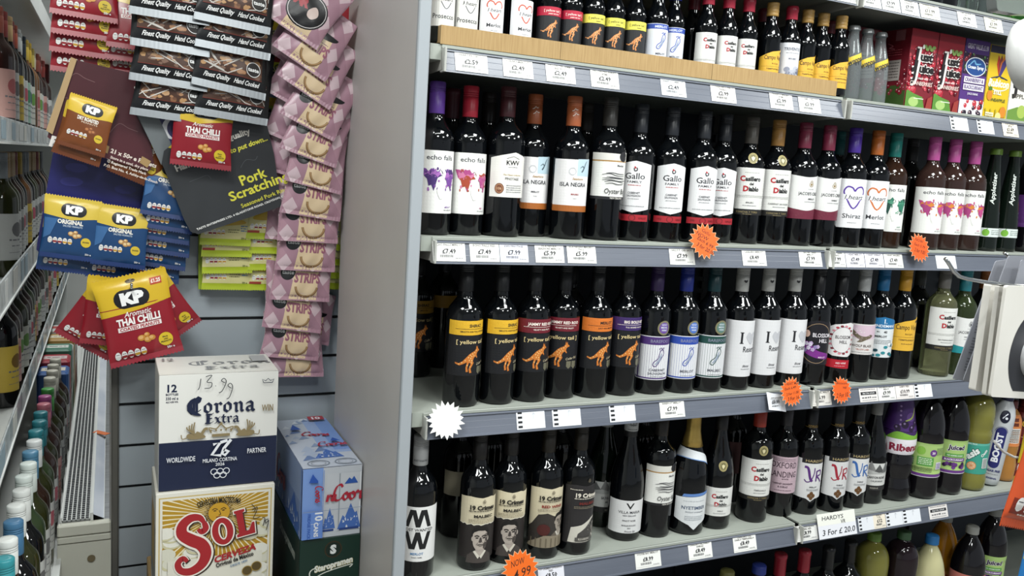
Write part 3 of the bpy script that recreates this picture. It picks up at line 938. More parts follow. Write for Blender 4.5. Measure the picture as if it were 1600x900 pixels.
def L_reserve():
    def f(p):
        p.rect(-.046, .033, .046, .166, C('#e2e2e4', .5))
        p.text('I', -.008, .112, .026, C('#1f1f24'), 'c', .01, squash=.9)
        p.rect(-.0125, .1365, -.0035, .1385, C('#1f1f24')); p.rect(-.0125, .1115, -.0035, .1135, C('#1f1f24'))
        pts = [(.018, .134), (.026, .139), (.034, .133), (.032, .124), (.018, .110), (.004, .124), (.004, .133), (.010, .139)]
        p.poly(spline(pts, 4, True), C('#c3c4c9', .5))
        p.text('Reserve', .020, .092, .013, C('#33343a'), 'c', -.008, w=.046)
        p.text('Shiraz', .008, .056, .0052, C('#44454c'), 'c', 0, .3)
        p.scribble(-.004, .022, .0505, .0018, GREYINK, 2)
    def g(p):
        p.poly(spline([(0, .252), (.0045, .2555), (.0035, .259), (0, .2575), (-.0035, .259), (-.0045, .2555)], 3, True), C('#2a2a2e'))
    return [('front_label', f), ('cap_print', g)]
def flowers(p, x, y, k, cols, seed):
    r = random.Random(seed)
    for i in range(9):
        a = r.uniform(0, 2 * pi); d = r.uniform(.1, .5) * k
        cx, cy = x + d * cos(a), y + d * sin(a) * .7
        m = C(cols[i % len(cols)], .55)
        for q in range(5):
            p.ell(cx + .07 * k * cos(q * 1.257), cy + .07 * k * sin(q * 1.257), .06 * k, .06 * k, m, 8, False)
        p.z += p.DZ
def L_blossom_dark():
    def f(p):
        pts = arc(0, .105, .046, .052, 25, 155, 12)
        p.poly([(-.044, .052), (.044, .052)] + [(.044, .13)] + arc(0, .13, .044, .032, 0, 180, 12) + [(-.044, .13)], C('#16141b', .45))
        p.ring(0, .105, .041, .05, .0012, C('#a58a6a'), 28)
        p.poly(spline([(-.040, .105), (-.03, .082), (-.005, .07), (.03, .066), (.036, .078), (.0, .088), (-.022, .108)], 4, True), C('#7a2a86', .5))
        flowers(p, -.016, .096, .040, ['#b9a3c9', '#d9cfe4', '#8e7fb0'], 3)
        p.ell(-.026, .128, .007, .009, C('#d7b3a2', .5), 14)
        p.text('BLOSSOM', .010, .121, .0095, C('#e9e4ea'), 'c', .004, w=.046)
        p.text('HILL', .014, .1075, .0095, C('#e9e4ea'), 'c', .004, w=.022)
        p.text('MERLOT', .014, .069, .0035, C('#e9c9e4'), 'c', .01)
    return [('front_label', f)]
def L_blossom_white():
    def f(p):
        p.poly([(-.040, .08), (-.02, .071), (.02, .069), (.040, .076), (.040, .15), (.02, .156), (-.02, .150), (-.040, .140)], C('#e3e1e1', .5))
        p.ring(.002, .112, .029, .033, .0012, C('#6a6268'), 24)
        r = random.Random(5)
        for i in range(18):
            a = 2 * pi * i / 18
            p.ell(.002 + .031 * cos(a), .112 + .035 * sin(a), .0045, .0028, C(('#b03a48', '#d08a94', '#7a2a36')[i % 3], .5), 8, False)
        p.z += p.DZ
        p.text('BLOSSOM', .003, .115, .008, C('#3a3238'), 'c', -.002, w=.040)
        p.text('HILL', .004, .103, .008, C('#3a3238'), 'c', -.002, w=.020)
    def g(p):
        p.poly([(-.032, .042), (.032, .038), (.032, .060), (-.032, .063)], C('#b5182a', .5))
        p.text('RED WINE', .004, .051, .004, C('#f0d8d8'), 'c', .01)
        p.scribble(-.012, .016, .045, .002, C('#e0a0a8'), 1)
    return [('front_label', f), ('lower_label', g)]
def L_eagle():
    def f(p):
        p.rect(-.048, .072, .048, .150, C('#dcd8d6', .5))
        p.poly([(-.048, .125), (-.03, .146), (.048, .148), (.048, .115), (.0, .108)], C('#d5bccb', .5))
        p.poly(spline([(-.042, .146), (-.03, .142), (-.014, .128), (-.002, .120), (.012, .119), (.022, .124), (.030, .121), (.024, .115), (.012, .110), (.0, .104), (-.010, .104), (-.004, .110), (-.014, .116), (-.030, .130)], 3, True), C('#6a5f4c', .5))
        p.text('WOLF BLASS', .004, .0915, .006, C('#54433e'), 'c', .006, w=.052)
        p.text('YELLOW LABEL', .006, .0835, .0035, C('#b0604e'), 'c', 0, .2)
        p.scribble(-.02, .03, .077, .0018, GREYINK, 3)
    return [('front_label', f)]
def L_linden():
    def f(p):
        p.rect(-.046, .06, .046, .136, C('#dfe4e6', .5))
        p.poly([(-.046, .135), (.046, .135), (.046, .152), (.03, .160), (.0, .166), (-.03, .160), (-.046, .152)], C('#1f6fa4', .5))
        p.text('L', .004, .149, .0115, C('#eef4f8'), 'c', .0)
        p.text('LINDEMANS', .004, .139, .0068, C('#eef4f8'), 'c', .008, w=.060)
        p.text('BIN', -.012, .1255, .003, INK, 'c'); p.text('40', .006, .124, .006, INK, 'c', .01)
        p.text('MERLOT', -.004, .1125, .005, INK, 'c', .012, w=.03)
        for i in range(3): p.scribble(-.024, .028, .104 - i * .004, .002, GREYINK, i)
        r = random.Random(4)
        for i in range(14):
            x = r.uniform(-.04, .044); y = r.uniform(.062, .088 if x < 0 else .10)
            p.ell(x, y, .006, .004, C(('#1e5f6e', '#2f8a94', '#123f4c', '#f0f2f2')[i % 4], .5), 8, False)
        p.z += p.DZ
    return [('front_label', f)]
def L_campo(k=1.0, y0=.076, hw=.044):
    def f(p):
        def P(x, y): return (x * k, y0 + y * k)
        p.poly([P(-.036, 0), P(.040, 0), P(.044, .004), P(.044, .088), P(.040, .0905), P(.030, .089), P(.026, .084), P(-.006, .078), P(-.044, .062), P(-.044, .012)], C('#e5b33a', .5))
        p.text('Campo Viejo', *P(.004, .056), .0125 * k, C('#3a2418'), 'c', .0, .0, w=.062 * k)
        p.text('RIOJA', *P(.008, .042), .004 * k, C('#5a4320'), 'c', -.004, w=.022 * k)
        p.rect(*P(-.034, .0355), *P(.036, .0361), C('#7a5a28'))
        p.text('TEMPRANILLO', *P(.006, .0265), .004 * k, C('#5a4320'), 'c', -.004, w=.048 * k)
        p.scribble(*P(-.010, 0)[:1], P(.022, 0)[0], y0 + .017 * k, .003 * k, C('#8a6a30'), 3)
        p.stroke(spline([P(.026, .075), P(.029, .08), P(.032, .076), P(.035, .083)], 4), .003 * k, C('#3a2418'))
    return [('front_label', f)]
def L_most():
    def f(p):
        p.rect(-.05, .040, .05, .154, C('#e8e8e6', .5))
        for sgn, yb in ((1, .112), (-1, .066)):
            a, b = (yb, yb + .036) if sgn == 1 else (yb + .036, yb)
            for q in ((-.030, -.018), (-.006, -.018), (-.006, .006), (.020, .006)):
                pass
            w = .0088
            def leg(x0, x1): p.poly([(x0 - w / 2, a), (x0 + w / 2, a), (x1 + w / 2, b), (x1 - w / 2, b)], C('#17181a', .5), False)
            leg(-.0235, -.0125); leg(.0, -.0095); leg(.0, .0095); leg(.0235, .0125)
            p.z += p.DZ
        p.text('MOST WANTED', 0, .1035, .0058, C('#17181a'), 'c', .0, w=.064)
        p.text('MERLOT', 0, .054, .0048, C('#4a82b4'), 'c', .004, w=.026)
        p.text('CHILE / 750ML', 0, .0475, .0024, C('#55565a'), 'c')
    def g(p): p.text('MOST WANTED', 0, .240, .0038, C('#6a6b6e'), 'c', .004, w=.03)
    return [('front_label', f), ('cap_print', g)]
def face(p, x, y, k, skin, dark, mid):
    def P(a, b): return (x + a * k, y + b * k)
    p.poly([P(-.66, -1.2), P(-.60, -.82), P(-.30, -.58), P(.30, -.58), P(.62, -.84), P(.68, -1.2)], mid)
    p.poly([P(-.20, -.40), P(-.22, -.66), P(0, -.86), P(.24, -.66), P(.20, -.40)], skin)
    for sx in (-1, 1): p.poly([P(sx * .24, -.56), P(sx * .32, -.62), P(sx * .08, -.98), P(0, -.86)], C('#d9d3c6', .55))
    for sx in (-1, 1): p.ell(x + sx * .37 * k, y + .02 * k, .06 * k, .12 * k, skin, 10)
    p.poly(spline([P(-.35, .30), P(-.36, .0), P(-.33, -.28), P(-.20, -.50), P(0, -.57), P(.20, -.50), P(.33, -.28), P(.36, .0), P(.35, .30), P(.22, .50), P(-.22, .50)], 3, True), skin)
    p.poly(spline([P(.35, .28), P(.36, .0), P(.33, -.28), P(.18, -.50), P(.14, -.30), P(.24, -.06), P(.20, .22)], 3, True), mid)
    p.poly([P(-.40, .16), P(-.42, .40), P(-.30, .60), P(.0, .68), P(.30, .60), P(.42, .40), P(.40, .16), P(.34, .30), P(.22, .42), P(-.10, .44), P(-.30, .36), P(-.35, .28)], dark)
    for sx in (-1, 1):
        p.stroke(spline([P(sx * .06, .14), P(sx * .17, .19), P(sx * .28, .15)], 3), .055 * k, dark)
        p.ell(x + sx * .165 * k, y + .075 * k, .075 * k, .032 * k, dark, 10)
        p.stroke([P(sx * .12, -.16), P(sx * .19, -.28)], .018 * k, mid)
    p.poly([P(-.035, .10), P(.035, .10), P(.08, -.12), P(.0, -.155), P(-.08, -.12)], mid)
    p.stroke(spline([P(-.14, -.27), P(0, -.255), P(.14, -.28)], 3), .035 * k, dark)
    p.stroke([P(-.07, -.335), P(.08, -.335)], .02 * k, mid)
def L_crimes(var, kind):
    def f(p):
        paper = C('#ddd2b4', .55) if kind != 'dark' else C('#2c2a2b', .5)
        ink = C('#1e1b18') if kind != 'dark' else C('#e6dfd0')
        p.rect(-.05, .027, .05, .157, paper)
        p.poly([(-.05, .157), (.05, .157), (.05, .160), (.03, .158), (.02, .1605), (0, .158), (-.025, .161), (-.05, .158)], paper)
        r = random.Random(9)
        tear = [(-.05 + i * .005, .1015 + r.uniform(-.0018, .0018)) for i in range(21)]
        if kind == 'portrait':
            p.poly([(-.05, .027), (.05, .027)] + tear[::-1], C('#2b2625', .5))
            p.stroke(tear, .0016, C('#f2ecdc'))
            face(p, .0, .070, .043, C('#b5aaa0', .55), C('#1a1716', .5), C('#4a4340', .5))
        elif kind == 'torn':
            p.poly([(-.05, .027), (.05, .027), (.05, .112), (.03, .108), (.015, .095), (-.005, .104), (-.025, .100), (-.04, .078), (-.05, .07)], C('#38332f', .5))
            face(p, .026, .082, .034, C('#a89d90', .55), C('#1c1917', .5), C('#6e655a', .5))
            p.poly([(-.05, .027), (.05, .027), (.04, .05), (-.01, .055), (-.045, .035)], C('#8f8470', .5))
            p.ell(-.012, .067, .014, .013, C('#4f1f1c', .5), 14)
            for i in range(8): p.rect(-.04 + i * .011, .028, -.037 + i * .011, .048, C('#6e6453', .5), False)
            p.z += p.DZ
        else:
            p.poly([(-.036, .03), (.05, .03), (.05, .088), (.02, .084), (-.006, .070), (-.03, .064)], C('#d8d4c8', .5))
            p.poly([(-.018, .032), (.05, .032), (.05, .085), (.022, .08), (.002, .062), (-.014, .05)], C('#4a4745', .5))
            face(p, .03, .062, .026, C('#8f8a84', .5), C('#232120', .5), C('#5a5652', .5))
            p.rect(-.02, .034, .02, .042, C('#5d5a55', .5)); p.text('ILLUSION', .0, .036, .0042, C('#c9c4b8'), 'c', .01)
        crest(p, .004, .150 if kind != 'dark' else .170, .007, C('#6b6252'))
        p.text('19 Crimes', .002, .1335, .0088, ink, 'c', .035, w=.052)
        p.scribble(-.026, .03, .1295, .0022, ink, 2)
        p.text(var, .004, .117, .0056, C('#8a2c24') if kind == 'torn' else (C('#6d2620') if kind == 'dark' else ink), 'c', .03, w=min(.045, .0065 * len(var)))
        for i in range(3 if kind == 'portrait' else 2): p.scribble(-.026, .03, .1115 - i * .0032, .0018, C('#8d8370'), 5 + i)
        if kind == 'dark': p.scribble(-.036, -.01, .150, .0022, ink, 8)
    return [('front_label', f)]
def L_mountain(name, var):
    def f(p):
        p.rect(-.05, .052, .05, .114, C('#d9d9d6', .5))
        p.rect(-.05, .039, .05, .0525, C('#2b2a2b', .5))
        for q in range(5):
            x = -.05 + q * .022
            p.poly([(x, .088), (x + .014, .112 + (q % 2) * .008), (x + .030, .09)], C(('#6f7070', '#8b8b8a', '#565757')[q % 3], .5))
        p.poly([(-.05, .090), (-.02, .096), (.02, .086), (.05, .094), (.05, .088), (-.05, .084)], C('#b9bab8', .5))
        p.text(name, .004, .072, .0062, C('#2f2f32'), 'c', .006, w=.05)
        p.text(var, .006, .063, .0042, C('#55555a'), 'c', -.002, w=.034)
        p.text('RESERVE', 0, .0435, .004, C('#a8a49a'), 'c')
    return [('front_label', f)]
def L_villa():
    def f(p):
        p.rect(-.053, .020, .053, .098, C('#e3e3e3', .5))
        p.poly([(-.009, .092), (-.005, .092), (.001, .083), (.007, .092), (.011, .092), (.001, .077)], INK)
        p.text('VILLA MARIA', .001, .067, .0062, C('#33343a'), 'c', .0, w=.054)
        p.text('NEW ZEALAND', .001, .0605, .003, C('#55565c'), 'c', .01, w=.032)
        p.text('PINOT NOIR', .001, .048, .004, C('#44454c'), 'c', .0, w=.032)
        p.text('MARLBOROUGH', .001, .037, .0032, C('#44454c'), 'c', .0, w=.034)
        p.text('2022', .001, .031, .0028, C('#44454c'))
        p.text('Private Bin', .004, .0225, .0042, C('#7a7b80'), 'c', 0, .3)
    def g(p):
        p.rect(-.0156 * 2.6, .254, .0156 * 2.6, .284, C('#cfd0d0', .45)); p.ell(0, .272, .012, .006, C('#6c6d70', .5), 16)
        p.scribble(-.012, .012, .2575, .002, INK, 3)
    return [('front_label', f), ('cap_print', g)]
def L_nyet():
    def f(p):
        p.poly([(-.046, .040), (-.01, .026), (.004, .014), (.018, .026), (.046, .036), (.046, .098), (-.046, .092)], C('#dfe2e4', .5))
        p.poly([(-.030, .094), (.046, .0985), (.046, .106), (-.026, .101)], C('#5f86c4', .45))
        p.scribble(-.026, .03, .083, .0028, C('#b5babf'), 4)
        p.text('NYETIMBER', .002, .064, .0078, C('#4b5a74'), 'c', .006, w=.062)
        p.text('PRODUCT OF ENGLAND', .004, .056, .003, C('#7a808c'), 'c', .0, w=.046)
        for i in range(3): p.scribble(-.02, .026, .046 - i * .004, .0022, C('#aab0b6'), i)
    def g(p):
        p.poly(spline([(-.072, .204), (-.03, .207), (.02, .196), (.05, .176)], 5) + spline([(.05, .163), (.02, .178), (-.03, .186), (-.072, .180)], 5), C('#dfe3e6', .45))
        p.stroke(spline([(.05, .163), (.02, .178), (-.03, .186), (-.072, .180)], 5), .0018, C('#6a90c8'))
    return [('front_label', f), ('neck_band', g)]
def L_oxford():
    def f(p):
        p.rect(-.056, .062, .056, .157, C('#c5acb6', .5))
        for i in range(2): p.scribble(-.03, .03, .150 - i * .004, .002, C('#6b5560'), i)
        p.text('OXFORD', .0, .128, .0150, C('#4a3a44'), 'c', -.008, w=.068)
        p.text('LANDING', .0, .104, .0150, C('#4a3a44'), 'c', -.008, w=.070)
        p.text('ESTATES', .004, .098, .003, C('#4a3a44'), 'c')
        p.text('CABERNET SAUVIGNON', .0, .085, .0042, C('#4a3a44'), 'c', .004, w=.052)
        p.text('& SHIRAZ', .0, .077, .004, C('#4a3a44'), 'c', .004)
        p.scribble(-.02, .024, .069, .002, C('#6b5560'), 7)
    return [('front_label', f)]
def L_hardys(hexc):
    def f(p):
        p.poly([(-.042, .047), (-.012, .044), (0, .036), (.012, .044), (.042, .047), (.042, .148), (-.042, .148)], C('#e1e1e1', .5))
        p.poly([(-.030, .137), (.042, .137), (.042, .150), (-.030, .150)], C('#17171a', .45))
        p.text('HARDYS', .004, .1405, .0062, C('#b9a679'), 'c', .0, w=.05)
        m = C(hexc, .5)
        p.stroke(spline([(-.022, .127), (-.013, .124), (-.006, .098), (.0, .090)], 5), .0062, m)
        p.stroke(spline([(.004, .126), (.003, .110), (-.004, .092), (-.014, .088), (-.02, .094)], 5), .0026, m)
        p.stroke([(.010, .118), (.010, .090)], .0036, m)
        p.stroke(spline([(.010, .117), (.022, .119), (.024, .108), (.012, .104), (.020, .096), (.028, .087)], 5), .0036, m)
        p.text('MERLOT' if hexc == '#5a2a7a' else 'SHIRAZ', .004, .073, .0036, C('#55555a'), 'c', .01)
        for i in range(2): p.scribble(-.012, .022, .068 - i * .003, .0016, GREYINK, i)
        for a in range(4): p.ell(.001 + .0055 * cos(a * pi / 2), .052 + .006 * sin(a * pi / 2), .0048, .0052, C('#6b4a2a', .4), 10, False)
        p.z += p.DZ
    def g(p):
        p.text('HARDYS', .0, .228, .0042, C('#a8863e'), 'c', .006, w=.028)
        p.rect(-.04, .2255, .04, .2265, C('#a8863e'))
    return [('front_label', f), ('neck_print', g)]
def L_appl():
    def f(p):
        p.rect(-.046, .039, .046, .063, C('#dfe8e4', .5))
        p.ell(-.006, .0505, .0095, .0095, C('#7dbb3c', .5), 16)
        p.stroke([(-.005, .059), (-.002, .0635)], .0018, C('#3d7a2a'))
        for i in range(3): p.scribble(.008, .04, .056 - i * .005, .003, C('#93a09a'), i)
        for i in range(3): p.scribble(-.034, -.022, .056 - i * .005, .003, C('#5e8a5a'), i + 5)
    def g(p):
        p.text('Appletiser', .006, .17, .0105, C('#e8efe8'), 'c', .006, .25, w=.085, rot=90)
    return [('front_label', f), ('painted_name', g)]
def L_tonic():
    def f(p):
        p.poly([(-.038, .066), (.038, .100), (.038, .118), (-.038, .086)], C('#e2c22c', .5))
        p.text('Schweppes', .004, .0835, .0135, INK, 'c', .02, .2, w=.062, rot=23)
    return [('front_label', f)]
def L_trivento():
    def f(p):
        p.rect(-.034, .022, .034, .103, C('#d9dbe0', .5))
        p.text('TRIVENTO', .003, .086, .0062, C('#33364a'), 'c', .008, w=.04)
        p.scribble(-.012, .02, .0795, .002, GREYINK, 2)
        p.text('MALBEC', .004, .066, .0035, C('#55586a'), 'c', 0)
        r = random.Random(2)
        for i in range(14): p.ell(r.uniform(-.03, .03), r.uniform(.026, .046), .007, .006, C(('#8d93a4', '#b9bdc9', '#6c7286')[i % 3], .5), 9, False)
        p.z += p.DZ
    return [('front_label', f)]
def L_barefoot_small():
    def f(p):
        p.rect(-.033, .024, .033, .098, C('#e0e3ea', .5))
        p.rect(-.033, .087, .033, .097, C('#2a4aa8', .5))
        p.text('MERLOT', .002, .0895, .0045, C('#d8def0'), 'c', .02, w=.03)
        foot(p, .003, .062, .03, C('#2a4aa8'))
        p.text('MERLOT', .003, .035, .004, C('#4d4f5a'), 'c', 0)
        p.scribble(-.01, .016, .0295, .0016, GREYINK, 2)
    return [('front_label', f)]
def L_prosecco():
    def f(p):
        p.rect(-.036, .030, .036, .100, C('#e9e8e2', .5))
        heart(p, .004, .080, .034, .0016, C('#5a5a60', .5))
        p.rect(-.016, .074, .022, .084, C('#e9e8e2', .5))
        p.text('I heart', .003, .0755, .007, INK, 'c', -.006, .25, w=.028)
        p.text('Prosecco', .0, .044, .0085, C('#3a3a3f'), 'c', -.006, w=.042)
    return [('front_label', f)]
def L_ribena():
    def f(p):
        p.rect(-.07, .135, .07, .196, C('#3d2358', .4))
        p.rect(-.07, .132, .07, .176, C('#e9e4ea', .4))
        p.text('Ribena', .008, .143, .0195, C('#8c1f3c'), 'c', .03, w=.090)
        p.poly(spline([(-.05, .176), (-.02, .196), (.03, .186), (.06, .196), (.06, .175)], 4), C('#7ab03a', .4))
        for a, b, c in ((-.02, .205, .009), (.0, .215, .01), (.02, .206, .009), (.032, .218, .008)):
            p.ell(a, b, c, c, C('#2a1838', .35), 12)
            p.ell(a - .002, b + .003, c * .3, c * .3, C('#8f7aa8', .35), 8)
    def g(p):
        p.rect(-.07, .197, .07, .285, C('#4b2a70', .4))
        for i in range(5): p.ell(-.012, .215 + i * .012, .0028, .0028, C('#a98ac4'), 8, False)
        p.ell(.016, .236, .013, .012, C('#6f4c94', .4), 16); p.stroke(spline([(.0, .225), (.02, .235), (.03, .26)], 4), .005, C('#b6c46a'), taper=True)
    return [('front_label', f), ('shoulder_sleeve', g)]
def juiced_name(p, x, y, k, ink='#2a1a3a'):
    p.text('Juiced', x, y, .0125 * k, C('#f2eef4'), 'c', .075, .1, w=.050 * k)
    p.text('Juiced', x, y, .0125 * k, C(ink), 'c', .03, .1, w=.047 * k)
def L_juiced(front=True, base='#a9c878', fruit=('#3a1f4a', '#6a3a86'), y0=.066, y1=.160, hw=.062):
    def f(p):
        p.rect(-hw, y0, hw, y1, C(base, .4))
        p.rect(-hw, y0, hw, y0 + .008, C(fruit[1], .4))
        p.rect(-hw, y0 - .0015, hw, y0, C('#e9e9ea', .4))
        if front:
            juiced_name(p, .004, y1 - .026, 1.0)
            p.rect(-.024, y0 + .046, .030, y0 + .056, C('#5c9e4a', .4)); p.text('NO ADDED SUGAR', .003, y0 + .049, .0035, C('#eef4e8'), 'c', .01)
            p.rect(-.030, y0 + .034, .034, y0 + .044, C(fruit[1], .4)); p.text('BLACKCURRANT', .002, y0 + .0365, .0048, C('#f0eaf4'), 'c', .02, w=.055)
            r = random.Random(6)
            for i in range(12): p.ell(r.uniform(-.04, .045), y0 + r.uniform(.012, .03), .006, .006, C(fruit[i % 2], .35), 9, False)
            p.z += p.DZ
        else:
            p.ell(-.022, y1 - .022, .012, .012, C('#86b84a', .4), 14)
            p.ell(.012, y1 - .026, .010, .010, C(fruit[1], .4), 14); p.text('20', .012, y1 - .029, .006, C('#f2eef4'), 'c', .02)
            p.rect(-.030, y0 + .030, .014, y0 + .055, C('#5c9e4a', .4))
            for i in range(4): p.scribble(-.026, .010, y0 + .050 - i * .005, .003, C('#e4efd8'), i)
            p.rect(.022, y0 + .022, .042, y0 + .042, C('#e7e4ee', .4))
            for i in range(7): p.rect(.024 + i * .0024, y0 + .024, .0252 + i * .0024, y0 + .040, C('#6a5a90'), False)
            for i in range(4): p.scribble(-.036, .012, y0 + .024 - i * .0035, .002, C('#4a5a3a'), i + 3)
            for i in range(5): p.scribble(.02, .05, y1 - .014 - i * .004, .0022, C('#5a6a4a'), i + 6)
    return [('front_label', f)]
def L_oasis():
    def f(p):
        p.rect(-.062, .052, .062, .142, C('#3f9f8c', .4))
        p.rect(-.062, .136, .062, .1425, C('#5fb3a2', .4))
        p.text('REAL FRUIT', -.01, .1375, .0035, C('#e4f2ee'), 'c', .01)
        p.at(-.010, .098, 1, 38)
        p.text('Oasis', 0, 0, .019, C('#123f3a'), 'c', .09, w=.066)
        p.text('Oasis', 0, 0, .019, C('#eef4f0'), 'c', .03, w=.062)
        p.at()
        p.ell(-.006, .076, .013, .012, C('#e9c39c', .4), 18); p.ring(-.006, .076, .013, .012, .002, C('#d9894a'), 18)
        for i in range(8): p.stroke([(-.006, .076), (-.006 + .0105 * cos(i * pi / 4), .076 + .0095 * sin(i * pi / 4))], .001, C('#d9894a'))
        p.rect(.024, .070, .044, .100, C('#e7ece9', .4))
        for i in range(8): p.rect(.026, .072 + i * .0034, .042, .0738 + i * .0034, C('#2a3a38'), False)
        p.text('Oasis', .030, .112, .008, C('#eef4f0'), 'c', .02, rot=50)
    return [('front_label', f)]
def L_cozy(hexb):
    def f(p):
        p.rect(-.05, .11, .05, .205, C(hexb, .4))
        p.rect(-.05, .16, .05, .19, C('#3c1614', .4))
        p.text('02', .0, .164, .016, C('#e0b23a'), 'c', .02)
        p.scribble(-.02, .03, .13, .003, C('#d9b08a'), 3)
    return [('front_label', f)]
def L_energy():
    def f(p):
        p.rect(-.045, .11, .045, .205, C('#e08a4c', .4))
        p.rect(-.022, .12, .030, .165, C('#ece7df', .4))
        for i in range(9): p.rect(-.019, .123 + i * .0045, .027, .1252 + i * .0045, C('#2f2a28'), False)
        p.rect(-.01, .172, .02, .182, C('#6d3320', .4)); p.rect(-.01, .186, .02, .196, C('#6d3320', .4))
    return [('front_label', f)]
def L_plain(hexl, hexi='#77787c', y0=.05, y1=.15, hw=.048, motif=None):
    def f(p):
        p.rect(-hw, y0, hw, y1, C(hexl, .5))
        h = y1 - y0
        if motif: p.ell(.004, y0 + h * .66, h * .16, h * .16, C(motif, .5), 14)
        p.scribble(-.02, .026, y0 + h * .42, .0055, C(hexi), 1)
        p.scribble(-.014, .02, y0 + h * .30, .003, C(hexi), 2)
        p.scribble(-.02, .024, y0 + h * .16, .002, C(hexi), 3)
    return [('front_label', f)]

